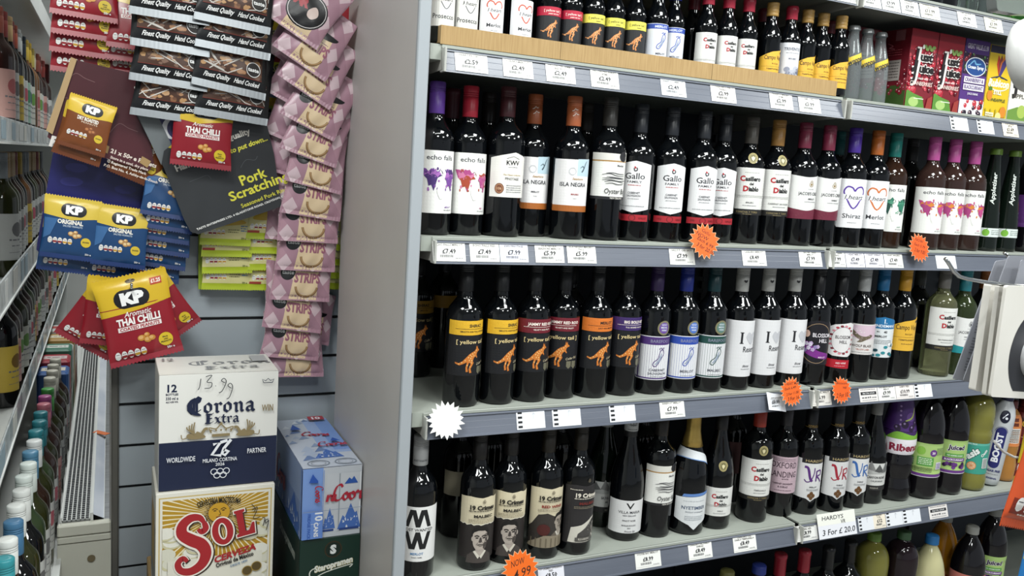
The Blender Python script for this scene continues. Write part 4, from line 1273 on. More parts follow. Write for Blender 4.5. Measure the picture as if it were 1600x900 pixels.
# design: shape, glass, cap style, cap colour, prints, words for the label
def D(kind, glass, cap, capc, prints, words, seg=28, cat='wine bottle', name='wine_bottle'):
    return dict(kind=kind, glass=glass, cap=cap, capc=capc, prints=prints, words=words, seg=seg, cat=cat, name=name)
DES = {
 'echo_purple': D('bordeaux', DARK, 'screw', '#5f3a94', L_echo(['#7a4a9c', '#a86ab8', '#4a2f72'], 'MERLOT', 3), 'dark wine bottle, purple cap, white label with purple petal splash'),
 'echo_red': D('bordeaux', DARK, 'screw', '#b9283c', L_echo(['#b04a86', '#d07aa0', '#a8462e'], 'RED', 5), 'dark wine bottle, red cap, white label with magenta petal splash'),
 'echo_green': D('bordeaux', BROWN, 'screw', '#1f8078', L_echo(['#2f7a62', '#4f9a7c', '#1f4f44'], 'WHITE', 8), 'pale wine bottle, teal cap, white label with green leaf splash'),
 'echo_pink': D('bordeaux', ROSE, 'screw', '#c0569c', L_echo(['#c04a86', '#d9862e', '#a83a7a'], 'ROSE', 11), 'rosé wine bottle, pink cap, white label with pink petal splash'),
 'kwv': D('heavy', DARK, 'screw', '#4a2228', L_kwv(), 'broad dark wine bottle, maroon cap, cream gabled label with round brown seal'),
 'isla_merlot': D('bordeaux', DARK, 'screw', '#b0603a', L_isla('MERLOT'), 'dark wine bottle, orange cap with two white birds, label with blue bird stamp, grey grape name'),
 'isla_malbec': D('bordeaux', DARK, 'screw', '#b0603a', L_isla('MALBEC'), 'dark wine bottle, orange cap with two white birds, label with blue bird stamp, red grape name'),
 'oyster': D('heavy', DARK, 'screw', '#3a3836', L_oyster(), 'dark wine bottle, white landscape label with black oval at its top'),
 'oyster_b': D('heavy', DARK, 'screw', '#2a2624', L_oyster(.079), 'dark wine bottle, white landscape label with black oval at its top'),
 'gallo': D('bordeaux', DARK, 'screw', '#22252b', L_gallo(), 'dark wine bottle, white pointed label above a red band'),
 'cas_malbec': D('bordeaux', DARK, 'screw', '#57534e', L_casillero('MALBEC'), 'dark wine bottle, grey capsule, white gothic label, gold medallion'),
 'cas_caber': D('bordeaux', DARK, 'screw', '#a3783f', L_casillero('CABERNET SAUVIGNON'), 'dark wine bottle, gold capsule, white gothic label, gold medallion'),
 'cas_temp': D('heavy', DARK, 'screw', '#a83a2c', L_casillero('TEMPRANILLO', .058, .069, .163, mz=.186), 'dark wine bottle, red and yellow capsule, white gothic label'),
 'cas_burg': D('burgundy', DARK, 'screw', '#1c1a1c', L_casillero('SHIRAZ', band=False, y1=.034, y2=.105, k=.86, mz=.158), 'slope-shouldered dark wine bottle, white gothic label, medallion on its shoulder'),
 'cas_white': D('heavy', CLEARW, 'screw', '#77746f', L_casillero('SAUVIGNON BLANC', .073, .086, .188, med=False, hw=.05), 'clear white-wine bottle, grey cap, white gothic label'),
 'jac_merlot': D('bordeaux', DARK, 'screw', '#7a2a42', L_jacobs('#6d2338', 'MERLOT'), 'dark wine bottle, maroon cap, white label with maroon wave foot, merlot'),
 'jac_shiraz': D('bordeaux', DARK, 'screw', '#7a2a42', L_jacobs('#6d2338', 'SHIRAZ'), 'dark wine bottle, maroon cap, white label with maroon wave foot, shiraz'),
 'jac_white': D('bordeaux', C('#5a6a44', .05, .5, trans=.8, ior=1.33), 'screw', '#2f8894', L_jacobs('#1f8f97', 'CHARDONNAY', .062, .084, .164), 'pale green wine bottle, teal cap, white label with teal wave foot'),
 'ih_shiraz': D('bordeaux', DARK, 'screw', '#4a2f94', L_iheart('#5a3a9c', 'Shiraz'), 'dark wine bottle, violet cap, white label with violet heart'),
 'ih_merlot': D('bordeaux', DARK, 'screw', '#b86428', L_iheart('#d0743a', 'Merlot'), 'dark wine bottle, orange cap, white label with orange heart'),
 'appletiser': D('cone', DARKG, 'pet', '#6f8f3a', L_appl(), 'tall tapering dark green bottle of sparkling apple juice, green cap', 24, 'bottle', 'juice_bottle'),
 'vimto': D('juice', COLA, 'pet', '#3a2a5a', L_plain('#5a2f72', '#d9c9e4', .07, .16, .06, '#b0503a'), 'dark cordial bottle with purple fruit label', 24, 'bottle', 'cordial_bottle'),
 'yt_shiraz': D('bordeaux', DARK, 'screw', '#17181b', L_tail('#e0b02c', 'SHIRAZ', 'SMOOTH AND FULL OF FLAVOUR'), 'dark wine bottle, kangaroo label under a yellow strip'),
 'yt_jammy': D('bordeaux', DARK, 'screw', '#17181b', L_tail('#6d1a28', 'JAMMY RED ROO', 'VELVETY AND FRUITY', False), 'dark wine bottle, kangaroo label under a crimson strip'),
 'yt_merlot': D('bordeaux', DARK, 'screw', '#17181b', L_tail('#d8762c', 'MERLOT', 'JUICY AND SMOOTH'), 'dark wine bottle, kangaroo label under an orange strip'),
 'yt_bold': D('bordeaux', DARK, 'screw', '#17181b', L_tail('#3a2562', 'BIG BOLD RED', 'FULL BODIED AND RICH', False), 'dark wine bottle, kangaroo label under a purple strip'),
 'bf_cab': D('bordeaux', DARK, 'screw', '#33214f', L_barefoot('#4a2f72', 'CABERNET', 'SAUVIGNON'), 'dark wine bottle, footprint label framed in purple, round award sticker'),
 'bf_merlot': D('bordeaux', DARK, 'screw', '#1f2f86', L_barefoot('#2a4aa8', 'MERLOT'), 'dark wine bottle, footprint label framed in blue, round award sticker'),
 'bf_malbec': D('bordeaux', DARK, 'screw', '#16393f', L_barefoot('#1e4a44', 'MALBEC'), 'dark wine bottle, footprint label framed in dark green, round award sticker'),
 'reserve': D('bordeaux', DARK, 'screw', '#b7b7b4', L_reserve(), 'dark wine bottle, white cap with black heart, tall white label'),
 'bl_dark': D('bordeaux', DARK, 'screw', '#141518', L_blossom_dark(), 'dark wine bottle, black label with purple flowers'),
 'bl_white': D('bordeaux', DARK, 'screw', '#16171a', L_blossom_white(), 'dark wine bottle, white flower-wreath label above a red patch'),
 'eagle': D('bordeaux', DARK, 'screw', '#aeb0b0', L_eagle(), 'dark wine bottle, pale grey cap, pink label with flying eagle'),
 'linden': D('bordeaux', DARK, 'screw', '#1d6a9c', L_linden(), 'dark wine bottle, blue cap, white label with blue hill at its top'),
 'campo': D('bordeaux', DARK, 'screw', '#d09a2c', L_campo(), 'dark wine bottle, yellow cap, yellow cut-corner label'),
 'most': D('bordeaux', DARK, 'screw', '#a7a8a8', L_most(), 'dark wine bottle, white label with huge black letters, white cap'),
 'cr_malbec': D('bordeaux', DARK, 'screw', '#1a1716', L_crimes('MALBEC', 'portrait'), 'dark wine bottle, torn cream label over grey portrait of a stern man'),
 'cr_red': D('bordeaux', DARK, 'screw', '#241f18', L_crimes('RED WINE', 'torn'), 'dark wine bottle, torn cream label with a red crowd scene'),
 'cr_dark': D('bordeaux', DARK, 'screw', '#241f18', L_crimes('MALBEC', 'dark'), 'dark wine bottle, charcoal label torn to a white-edged picture'),
 'blanc': D('burgundy', DARKG, 'screw', '#b9bab8', L_mountain('SAUVIGNON BLANC', 'MARLBOROUGH'), 'dark green wine bottle, silver cap, mountain label, behind the front row'),
 'canyon': D('burgundy', DARK, 'screw', '#8d8c8a', L_mountain('CANYON ROAD', 'CALIFORNIA'), 'slim dark wine bottle, silver cap, grey mountain label'),
 'villa': D('burgundy', DARK, 'screw', '#2c2c2f', L_villa(), 'slope-shouldered dark wine bottle, low white label with black chevron'),
 'nyet': D('champagne', DARK, 'gold', '#c9a95c', L_nyet(), 'sparkling wine bottle, gold foil neck, white shield label'),
 'oxford': D('bordeaux', DARK, 'screw', '#2c2a2e', L_oxford(), 'dark wine bottle, dusky pink label with large lettering'),
 'vr_purple': D('bordeaux', DARK, 'screw', '#16161a', L_hardys('#5a2a7a'), 'dark wine bottle, pointed white label with purple monogram'),
 'vr_red': D('bordeaux', DARK, 'screw', '#16161a', L_hardys('#a82a3c'), 'dark wine bottle, pointed white label with red monogram'),
 'vr_blue': D('bordeaux', DARK, 'screw', '#16161a', L_hardys('#3a6ab0'), 'dark wine bottle, pointed white label with blue monogram'),
 'ribena': D('ribena', COLA, 'pet', '#4b2a70', L_ribena(), 'waisted dark cordial bottle, purple sleeve and white name label', 28, 'bottle', 'cordial_bottle'),
 'juiced_back': D('juice', COLA, 'pet', '#8f8f8c', L_juiced(False), 'dark squash bottle turned to show its green back label', 28, 'bottle', 'squash_bottle'),
 'juiced': D('juice', COLA, 'pet', '#8f8f8c', L_juiced(True), 'dark squash bottle with green label and purple band', 28, 'bottle', 'squash_bottle'),
 'juiced_pink': D('squat', COLA, 'pet', '#a3a39e', L_juiced(True, '#c4756a', ('#a8323c', '#d98a3a'), .060, .152, .066), 'wide dark squash bottle with pink and orange label', 28, 'bottle', 'squash_bottle'),
 'juiced_green': D('juice', COLA, 'pet', '#a3a39e', L_juiced(True, y0=.085, y1=.176), 'dark squash bottle with green label', 28, 'bottle', 'squash_bottle'),
 'oasis': D('oasis', YGREEN, 'pet', '#6d8f3a', L_oasis(), 'yellow-green fruit drink bottle with teal label', 28, 'bottle', 'drink_bottle'),
 'oasis_dark': D('oasis', C('#1b1016', .1, .5), 'pet', '#3a5a3a', L_oasis(), 'dark berry drink bottle with teal label', 28, 'bottle', 'drink_bottle'),
 'lemonade': D('jug', LEMON, 'pet', '#2a78b8', L_plain('#d9d7a8', '#8a8a4a', .03, .09, .06), 'cloudy lemonade bottle with blue cap', 28, 'bottle', 'drink_bottle'),
 'orange_juice': D('jug', ORANGEJ, 'pet', '#aaaaa4', L_plain('#d98a3c', '#8c3a1c', .06, .115, .062, '#b0401c'), 'orange squash bottle with white cap', 28, 'bottle', 'squash_bottle'),
 'energy': D('sport', C('#b07a3a', .2, .5), 'pet', '#5a2220', L_energy(), 'orange energy drink bottle with barcode side showing', 24, 'bottle', 'drink_bottle'),
 'cozade': D('sport', C('#4a1512', .15, .5), 'pet', '#5a1a14', L_cozy('#6d1f1a'), 'dark red drink bottle with yellow lettering', 24, 'bottle', 'drink_bottle'),
 's_prosecco': D('small', DARKG, 'screw', '#c9bfa0', L_prosecco(), 'small bottle, cream label with thin grey heart'),
 's_iheart': D('small', DARK, 'screw', '#b86428', L_iheart('#c9553a', 'Merlot', .62, .028, .100, .032), 'small dark bottle, white label with orange heart'),
 's_jammy': D('small', DARK, 'screw', '#17181b', L_tail_small('#b81a3a', False), 'small dark bottle, kangaroo label under a red strip'),
 's_tail': D('small', DARK, 'screw', '#17181b', L_tail_small('#e9e05a', True), 'small dark bottle, kangaroo label under a yellow strip'),
 's_bare': D('small', DARK, 'screw', '#1f2f86', L_barefoot_small(), 'small dark bottle, white footprint label with blue top'),
 's_cas': D('small', DARK, 'foil', '#9c2438', L_casillero('CABERNET', band=False, y1=.020, y2=.096, k=.62, med=False, hw=.033), 'small dark bottle, white gothic label, red foil cap'),
 's_campo': D('small', DARK, 'ribbed', '#b08a4a', L_campo(.75, .018), 'small dark bottle, yellow cut-corner label, gold ribbed cap'),
 's_triv': D('small', DARK, 'foil', '#9c2438', L_trivento(), 'small dark bottle, silver-grey label, red foil cap'),
 'tonic': D('tonic', CLEAR, 'crown', '#b7b9ba', L_tonic(), 'small clear tonic bottle with slanted yellow label and crown cap', 26, 'bottle', 'tonic_bottle'),
}
_lab = {}
def label_meshes(key):
    if key not in _lab:
        d = DES[key]; out = []
        prof = shp(d['kind'])[0]; cr = shp(d['kind'])[3]; z0 = shp(d['kind'])[1]
        for nm, fn in d['prints']:
            p = Pr(0.0004); fn(p)
            surf = ROUND(prof) if nm != 'cap_print' else (lambda x, y, z, r=cr: ((r + z + .0003) * sin(x / r), -(r + z + .0003) * cos(x / r), y))
            out.append((nm, p.lay(surf, .0075).mesh(nm)))
        _lab[key] = out
    return _lab[key]
def put_bottle(key, x, y, z, rot=0.0, label=None, group=None, prints=True, seg=None, tilt=None):
    d = DES[key]
    e = empty(d['name'], (x, y, z), radians(rot))
    if tilt: e.rotation_euler = (radians(tilt[0]), radians(tilt[1]), radians(rot))
    sg = seg or d['seg']
    link('glass_body' if d['cat'] == 'wine bottle' or 'tonic' in d['name'] else 'bottle_body', glass_mesh(d['kind'], d['glass'], sg), e)
    link({'screw': 'screw_cap', 'foil': 'foil_cap', 'gold': 'foil_neck', 'ribbed': 'screw_cap', 'crown': 'crown_cap', 'pet': 'screw_cap'}[d['cap']], cap_mesh(d['kind'], d['cap'], d['capc'], sg), e)
    if prints:
        for nm, me in label_meshes(key):
            link(nm, me, e)
    tag(e, label or d['words'], d['cat'], group)
    return e
# ------------------------------------------------------------------ wines standing on the shelves
ORD = ['first', 'second', 'third', 'fourth', 'fifth', 'sixth', 'seventh', 'eighth', 'ninth', 'tenth', 'eleventh', 'twelfth', 'thirteenth', 'fourteenth', 'fifteenth', 'sixteenth', 'seventeenth', 'eighteenth', 'nineteenth', 'twentieth'] + ['twenty-' + q for q in ('first', 'second', 'third', 'fourth', 'fifth', 'sixth', 'seventh', 'eighth', 'ninth')] + ['thirtieth', 'thirty-first', 'thirty-second']
NUM = ['zero', 'one', 'two', 'three', 'four', 'five', 'six', 'seven', 'eight', 'nine', 'ten']
SHN = {1: 'top shelf', 2: 'second shelf', 3: 'third shelf', 4: 'fourth shelf', 5: 'bottom shelf'}
ROWS = []
def face_rot(x, y, off):
    """turn so the label's middle sits at fraction off of the radius right of the outline's middle, seen from the aisle"""
    return math.degrees(asin(max(-.98, min(.98, off))) - atan2(x, y))
def row(shelf, items, Y=None, group=None, tray=0.0):
    """items: (design, px, py, off[, Y]) ; py = foot of the bottle in the photo when Y is None, else the height where px was read"""
    cnt = {}
    for it in items: cnt[it[0]] = cnt.get(it[0], 0) + 1
    seen = {}
    for it in items:
        k, px, py, off = it[:4]
        R = shp(DES[k]['kind'])[4]
        yy = it[4] if len(it) > 4 else Y
        if yy is None:
            c = onZ(px, py, ZS[shelf]); d = Vector((c.x, c.y)); dn = d.normalized() * R * .97
            x, y = c.x + dn.x, c.y + dn.y
        else:
            c = onY(px, py, yy); x, y = c.x, yy
        ROWS.append((shelf, k, x, y, R, off))
def settle(ROWS):
    """taken from the left, a bottle that would touch one already placed is slid back along its own line of sight"""
    for i in range(len(ROWS)):
        s, k, x, y, R = ROWS[i][:5]
        ux = x / y
        x0, y0 = x, y
        for it in range(200):
            ok = True
            for b in ROWS[:i]:
                if b[0] == s and (b[2] - x) ** 2 + (b[3] - y) ** 2 < (R + b[4] + .0022) ** 2: ok = False
            if s > 0 and x - R < .5235: ok = False
            if ok: break
            y += .002; x = ux * y
        ROWS[i] = (s, k, x, max(y, YF + .006 + R)) + tuple(ROWS[i][4:])
def emit():
    by = {}
    for r in ROWS: by.setdefault((r[0], r[1]), []).append(r)
    for (sh, k), L in by.items():
        L.sort(key=lambda r: r[2]); n = len(L)
        for i, (s, kk, x, y, R, off) in enumerate(L):
            w = DES[k]['words']
            if n == 1: lab = w + ', ' + SHN[sh]
            elif i == 0: lab = w + ', ' + SHN[sh] + ', leftmost of ' + NUM[n]
            elif i == n - 1: lab = w + ', ' + SHN[sh] + ', rightmost of ' + NUM[n]
            else: lab = w + ', ' + SHN[sh] + ', ' + ORD[i] + ' of ' + NUM[n]
            words = lab.split()
            if len(words) > 16:
                lab = lab.replace('dark wine bottle', 'wine bottle').replace(SHN[sh] + ', ', '' if n > 1 else SHN[sh] + ', ')
                lab = ' '.join(lab.split()[:16]) if len(lab.split()) > 16 and n == 1 else lab
            g = None
            if n > 1: g = {'wine bottle': 'wine', }.get(DES[k]['cat'], 'drink') + ' bottles of one kind on the ' + SHN[sh] + ' (' + k.replace('_', ' ')[:0] + w.split(',')[min(1, w.count(','))].strip() + ')'
            if n > 1: g = 'matching bottles on the ' + SHN[sh] + ': ' + w.split(',')[-1].strip()
            zz = ZS[sh] + .0006 + (.0036 if sh == 1 and x < 1.57 else 0)
            put_bottle(k, x, y, zz, face_rot(x, y, off), lab, g)
# top shelf: small bottles in cardboard trays (centre read at the given height)
row(1, [('s_prosecco', 689, 30, .2), ('s_prosecco', 726, 35, .25), ('s_iheart', 766, 40, .3), ('s_iheart', 811, 45, .5),
        ('s_jammy', 855, 55, .2), ('s_jammy', 889, 58, .2), ('s_tail', 924, 62, .25), ('s_tail', 956, 65, .2), ('s_tail', 989, 68, .2),
        ('s_bare', 1023, 75, .4), ('s_bare', 1049, 80, .2), ('s_cas', 1100, 85, .35), ('s_cas', 1132, 88, .4), ('s_cas', 1163, 92, .15),
        ('s_campo', 1200, 95, .45), ('s_triv', 1230, 98, .3), ('s_campo', 1255, 100, .5), ('s_campo', 1279, 105, .6), ('s_campo', 1307, 110, .45)], 1.536)
row(1, [('tonic', 1328, 110, .1), ('tonic', 1349, 115, .0), ('tonic', 1370, 118, .1)], 1.536)
# second shelf (centre read at mid-height)
row(2, [('echo_purple', 678, 260, .3, 1.562), ('echo_red', 730, 260, .33), ('kwv', 788, 260, .45), ('isla_merlot', 830, 265, .2), ('isla_malbec', 891, 265, .25),
        ('oyster', 947, 270, .45), ('gallo', 995, 275, -.1), ('gallo', 1044, 275, .3), ('gallo', 1094, 275, .38), ('gallo', 1126, 280, .15),
        ('cas_malbec', 1168, 280, .17), ('cas_caber', 1209, 285, .4), ('jac_merlot', 1251, 285, .5), ('jac_shiraz', 1288, 290, .45), ('ih_shiraz', 1328, 295, .33),
        ('ih_merlot', 1363, 300, .4), ('echo_green', 1391, 300, .25), ('echo_pink', 1452, 300, .33), ('echo_pink', 1484, 300, .33), ('echo_pink', 1516, 300, .33),
        ('appletiser', 1547, 310, .2), ('appletiser', 1577, 310, .2), ('vimto', 1612, 320, .2)], 1.552)
# third and fourth shelves (foot of each bottle)
row(3, [('yt_shiraz', 718, 637, .45), ('yt_shiraz', 773, 633, .6), ('yt_jammy', 824, 629, .4), ('yt_jammy', 870, 626, -.05), ('yt_merlot', 920.6, 626.5, .5), ('yt_bold', 966, 622, .5),
        ('bf_cab', 1012, 620, .35), ('bf_merlot', 1057.5, 616, .4), ('bf_malbec', 1104, 615, .4), ('reserve', 1143.5, 609.5, .5), ('reserve', 1184, 606.5, .5), ('reserve', 1225, 604, .5),
        ('bl_dark', 1269, 603.7, .3), ('bl_white', 1304, 601, .4), ('eagle', 1333, 599, .2), ('linden', 1362, 596, .35), ('campo', 1396, 594, .45), ('cas_white', 1457, 588, .5), ('jac_white', 1492, 586.5, .5)])
row(4, [('most', 653, 810, .05, 1.541), ('cr_malbec', 740, 894, .3), ('cr_malbec', 787.6, 882.5, .2), ('cr_red', 845, 874, .35), ('cr_dark', 895, 868, .55), ('villa', 971.5, 846, .3), ('blanc', 934, 846.6, .5),
        ('oyster_b', 1019, 841, .55), ('nyet', 1068, 836, .4), ('cas_burg', 1111.6, 827, .3), ('cas_temp', 1171, 816.6, .35), ('oxford', 1213, 806.7, .2),
        ('vr_purple', 1252, 805, .45), ('vr_red', 1292.7, 800, .5), ('vr_blue', 1325, 794, .5), ('canyon', 1352, 789.6, .4), ('ribena', 1390, 785, .35), ('juiced_back', 1437, 781, .3),
        ('juiced', 1473, 773, .35), ('oasis', 1510, 767, .2), ('energy', 1563, 752, .3), ('cozade', 1585, 748, .3)])
settle(ROWS)
emit()
# bottles standing behind the front row, hardly lit
REAR = [(2, 705, 200, 1.66, '#5a2230', 'foil', 'rear wine bottle with maroon cap between the purple and red capped bottles'),
        (2, 762, 200, 1.66, '#241c1e', 'screw', 'rear wine bottle with dark cap behind the maroon capped bottle'),
        (2, 916, 200, 1.66, '#2c2622', 'screw', 'rear wine bottle with brown cap showing beside the second orange cap'),
        (2, 1310, 235, 1.68, '#1f6a6c', 'screw', 'rear wine bottle with teal cap behind the violet capped bottle'),
        (2, 1424, 250, 1.66, '#2a2a2c', 'screw', 'rear wine bottle in the gap beside the teal capped bottle'),
        (3, 650, 520, 1.80, '#131416', 'screw', 'rear wine bottle in the left corner with a yellow strip on its label'),
        (3, 690, 520, 1.872, '#131416', 'screw', 'rear wine bottle deeper in the corner of the third shelf'),
        (3, 888, 500, 1.66, '#131416', 'screw', 'rear dark wine bottle seen between the crimson and orange strips'),
        (3, 1430, 500, 1.65, '#4a4a44', 'screw', 'rear wine bottle beside the yellow cut-corner label'),
        (3, 1532, 500, 1.585, '#a8683a', 'screw', 'wine bottle with copper cap behind the grey hanging cards'),
        (4, 716, 760, 1.70, '#1a1716', 'screw', 'rear dark wine bottle with cream label in the fourth shelf gap'),
        (4, 764, 760, 1.745, '#1a1716', 'screw', 'rear dark wine bottle behind the first stern portrait'),
        (4, 870, 760, 1.70, '#1a1716', 'screw', 'rear dark wine bottle behind the red crowd scene label'),
        (4, 1000, 740, 1.70, '#1a1a1c', 'screw', 'rear dark wine bottle beside the low chevron label'),
        (4, 1140, 730, 1.69, '#3a2024', 'screw', 'rear dark wine bottle with brown label right of the shoulder medallion')]
DES['rear'] = D('bordeaux', DARK, 'screw', '#131416', [], 'rear wine bottle', 20)
DES['rear_small'] = D('small', DARK, 'foil', '#6d1f2c', [], 'rear small bottle', 18)
for sh, px, py, Y, cc, st, lab in REAR:
    key = 'rear_%s_%s' % (st, cc)
    pr = []
    if 'yellow strip' in lab: pr = L_tail('#b88a2c', 'SHIRAZ', 'SMOOTH', yb=.06)
    elif 'deeper' in lab: pr = [('label_strip', lambda p: p.rect(-.03, .147, .03, .176, C('#b88a2c', .5)))]
    elif 'cream label' in lab: pr = [('front_label', lambda p: p.rect(-.045, .10, .045, .156, C('#c9bfa6', .5)))]
    elif 'brown label' in lab: pr = [('front_label', lambda p: p.rect(-.045, .08, .045, .165, C('#4a2c2c', .5)))]
    if key + lab not in DES:
        DES[key + lab] = D('bordeaux', DARK, st, cc, pr, lab, 20)
    c = onY(px, py, Y)
    put_bottle(key + lab, c.x, Y, ZS[sh] + .0006, face_rot(c.x, Y, .2), lab, None)
for px, lab in ((1078, 'small rear bottle with red foil cap left of the three white gothic labels'), (1187, 'small rear bottle right of the white gothic labels'), (1292, 'small rear bottle between the yellow labels')):
    c = onY(px, 90, 1.60)
    put_bottle('rear_small', c.x, 1.60, ZS[1] + .0042, 0, lab, None)
# leaning flat bottle in a printed sleeve beside the teal drink
def sleeve_bottle():
    c = onZ(1544, 760, ZS[4])
    e = empty('drink_bottle', (c.x + .02, 1.558, ZS[4] + .003))
    e.rotation_euler = (0, radians(5.5), radians(-46))
    m = MB()
    n = 26; prof = [(.022, .0), (.030, .004), (.032, .02), (.032, .195), (.031, .215), (.026, .235), (.017, .252), (.0145, .258)]
    m.lathe(prof, C('#c3c7ca', .3, .5), n)
    m.build('bottle_body', e)
    MB().lathe([(.0165, .257), (.0165, .272), (.014, .274), (.004, .274)], C('#1b2148', .4), 24).build('screw_cap', e)
    p = Pr(.0004)
    nav = C('#262a6a', .35)
    p.poly(arc(0, .165, .015, .015, 0, 180, 10) + arc(0, .070, .015, .015, 180, 360, 10), nav)
    p.ring(0, .165, .0175, .0175, .0012, nav, 14, 0, 180)
    p.text('BOOST', 0, .118, .0165, C('#eef0f6', .4), 'c', .03, w=.088, rot=90) if False else p.text('BOOST', .0075, .118, .0165, C('#eef0f6', .4), 'c', .03, w=.088, rot=90)
    p.ell(.0, .212, .014, .019, C('#16182e', .35), 18)
    p.stroke([(-.006, .206), (.0, .216), (.006, .222)], .003, C('#e4e6ee')); p.ell(.004, .208, .004, .004, C('#e4e6ee'), 8)
    p.text('SUGAR FREE', .002, .044, .0062, nav, 'c', .02, w=.046)
    p.scribble(-.02, .02, .036, .003, GREYINK, 3)
    p.text('ORIGINAL', .002, .022, .0048, nav, 'c', .02, w=.034)
    p.lay(ROUND(prof), .007).build('sleeve_print', e)
    tag(e, 'slim silver energy drink bottle with navy vertical lettering, leaning on the fourth shelf', 'bottle')
sleeve_bottle()
# bottom shelf: tops of bottles under the fourth shelf's edge
c5 = []
LOWS = []
def low(key, px, py, dz, off, lab, Y=1.56, k=5):
    p = onY(px, py, Y)
    LOWS.append((k, key, p.x, Y, shp(DES[key]['kind'])[4], off, lab))
DES['low_red'] = D('heavy', DARK, 'foil', '#a8283a', [], 'x', 24)
DES['low_dark'] = D('heavy', DARK, 'foil', '#15161a', [], 'x', 24)
DES['low_cola'] = D('squat', BROWN, 'pet', '#2a3a8a', [], 'x', 24, 'bottle', 'drink_bottle')
DES['low_clear'] = D('squat', C('#8a8c86', .1, .5, trans=.6, ior=1.3), 'pet', '#6d6a3a', [], 'x', 24, 'bottle', 'drink_bottle')
low('low_clear', 1137, 890, 0, 0, 'clear drink bottle with olive cap at the left end of the bottom shelf')
low('low_cola', 1186, 890, 0, 0, 'brown drink bottle with blue cap on the bottom shelf')
low('low_red', 1219, 880, 0, 0, 'wine bottle with red foil on the bottom shelf, left of the bay joint', 1.575)
low('low_red', 1256, 880, 0, 0, 'wine bottle with red foil on the bottom shelf, right of the bay joint', 1.575)
low('low_dark', 1292, 890, 0, 0, 'black foiled wine bottle on the bottom shelf, left one of two')
low('low_dark', 1325, 890, 0, 0, 'black foiled wine bottle on the bottom shelf beside the yellow-green drink', 1.58)
low('oasis', 1361, 880, 0, .2, 'yellow-green fruit drink bottle on the bottom shelf with teal label just showing')
low('oasis_dark', 1407, 880, 0, .2, 'dark berry drink bottle on the bottom shelf with teal label just showing')
low('lemonade', 1450, 890, 0, .2, 'cloudy lemonade bottle with bright blue cap on the bottom shelf')
low('orange_juice', 1470, 870, 0, .3, 'orange squash bottle with pale cap behind the blue capped lemonade', 1.665)
low('juiced_pink', 1515, 860, 0, .2, 'wide dark squash bottle with pink and orange label on the bottom shelf')
low('juiced_green', 1548, 850, 0, .3, 'dark squash bottle with green label at the right of the bottom shelf', 1.59)
settle(LOWS)
for k, key, x, y, R, off, lab in LOWS: put_bottle(key, x, y, ZS[k] + .0006, face_rot(x, y, off), lab)
# ------------------------------------------------------------------ price tickets in the channels, trays, stars, cartons
def chan_frame(k, x, w, h=.041, drop=.0045, out=.0008, lean=0.0):
    """local frame of a card slotted in the price channel of shelf k: origin at its bottom-left corner"""
    z = ZS[k]
    top = Vector((x, YF - .0005, z - .0075)); bot = Vector((x, YF - .0145, z - .0495))
    ey = (top - bot).normalized()
    ex = Vector((1, 0, 0))
    o = bot + ey * drop + Vector((-w / 2, 0, 0))
    n = ex.cross(ey)
    return o + n * out, ex, ey, n
def mat_frame(o, ex, ey):
    ex = Vector(ex).normalized(); ey = Vector(ey).normalized(); n = ex.cross(ey)
    return Matrix(((ex.x, ey.x, n.x, o.x), (ex.y, ey.y, n.y, o.y), (ex.z, ey.z, n.z, o.z), (0, 0, 0, 1)))
def on_wall(px, py, Y, rot=0.0, tilt=0.0, yaw=0.0):
    """frame of something hung facing the aisle, its middle seen at (px,py)"""
    o = onY(px, py, Y)
    M = Matrix.Translation(o) @ Matrix.Rotation(radians(yaw), 4, 'Z') @ Matrix(((1, 0, 0, 0), (0, 0, -1, 0), (0, 1, 0, 0), (0, 0, 0, 1)))
    return M @ Matrix.Rotation(radians(rot), 4, 'Z') @ Matrix.Rotation(radians(tilt), 4, 'X')
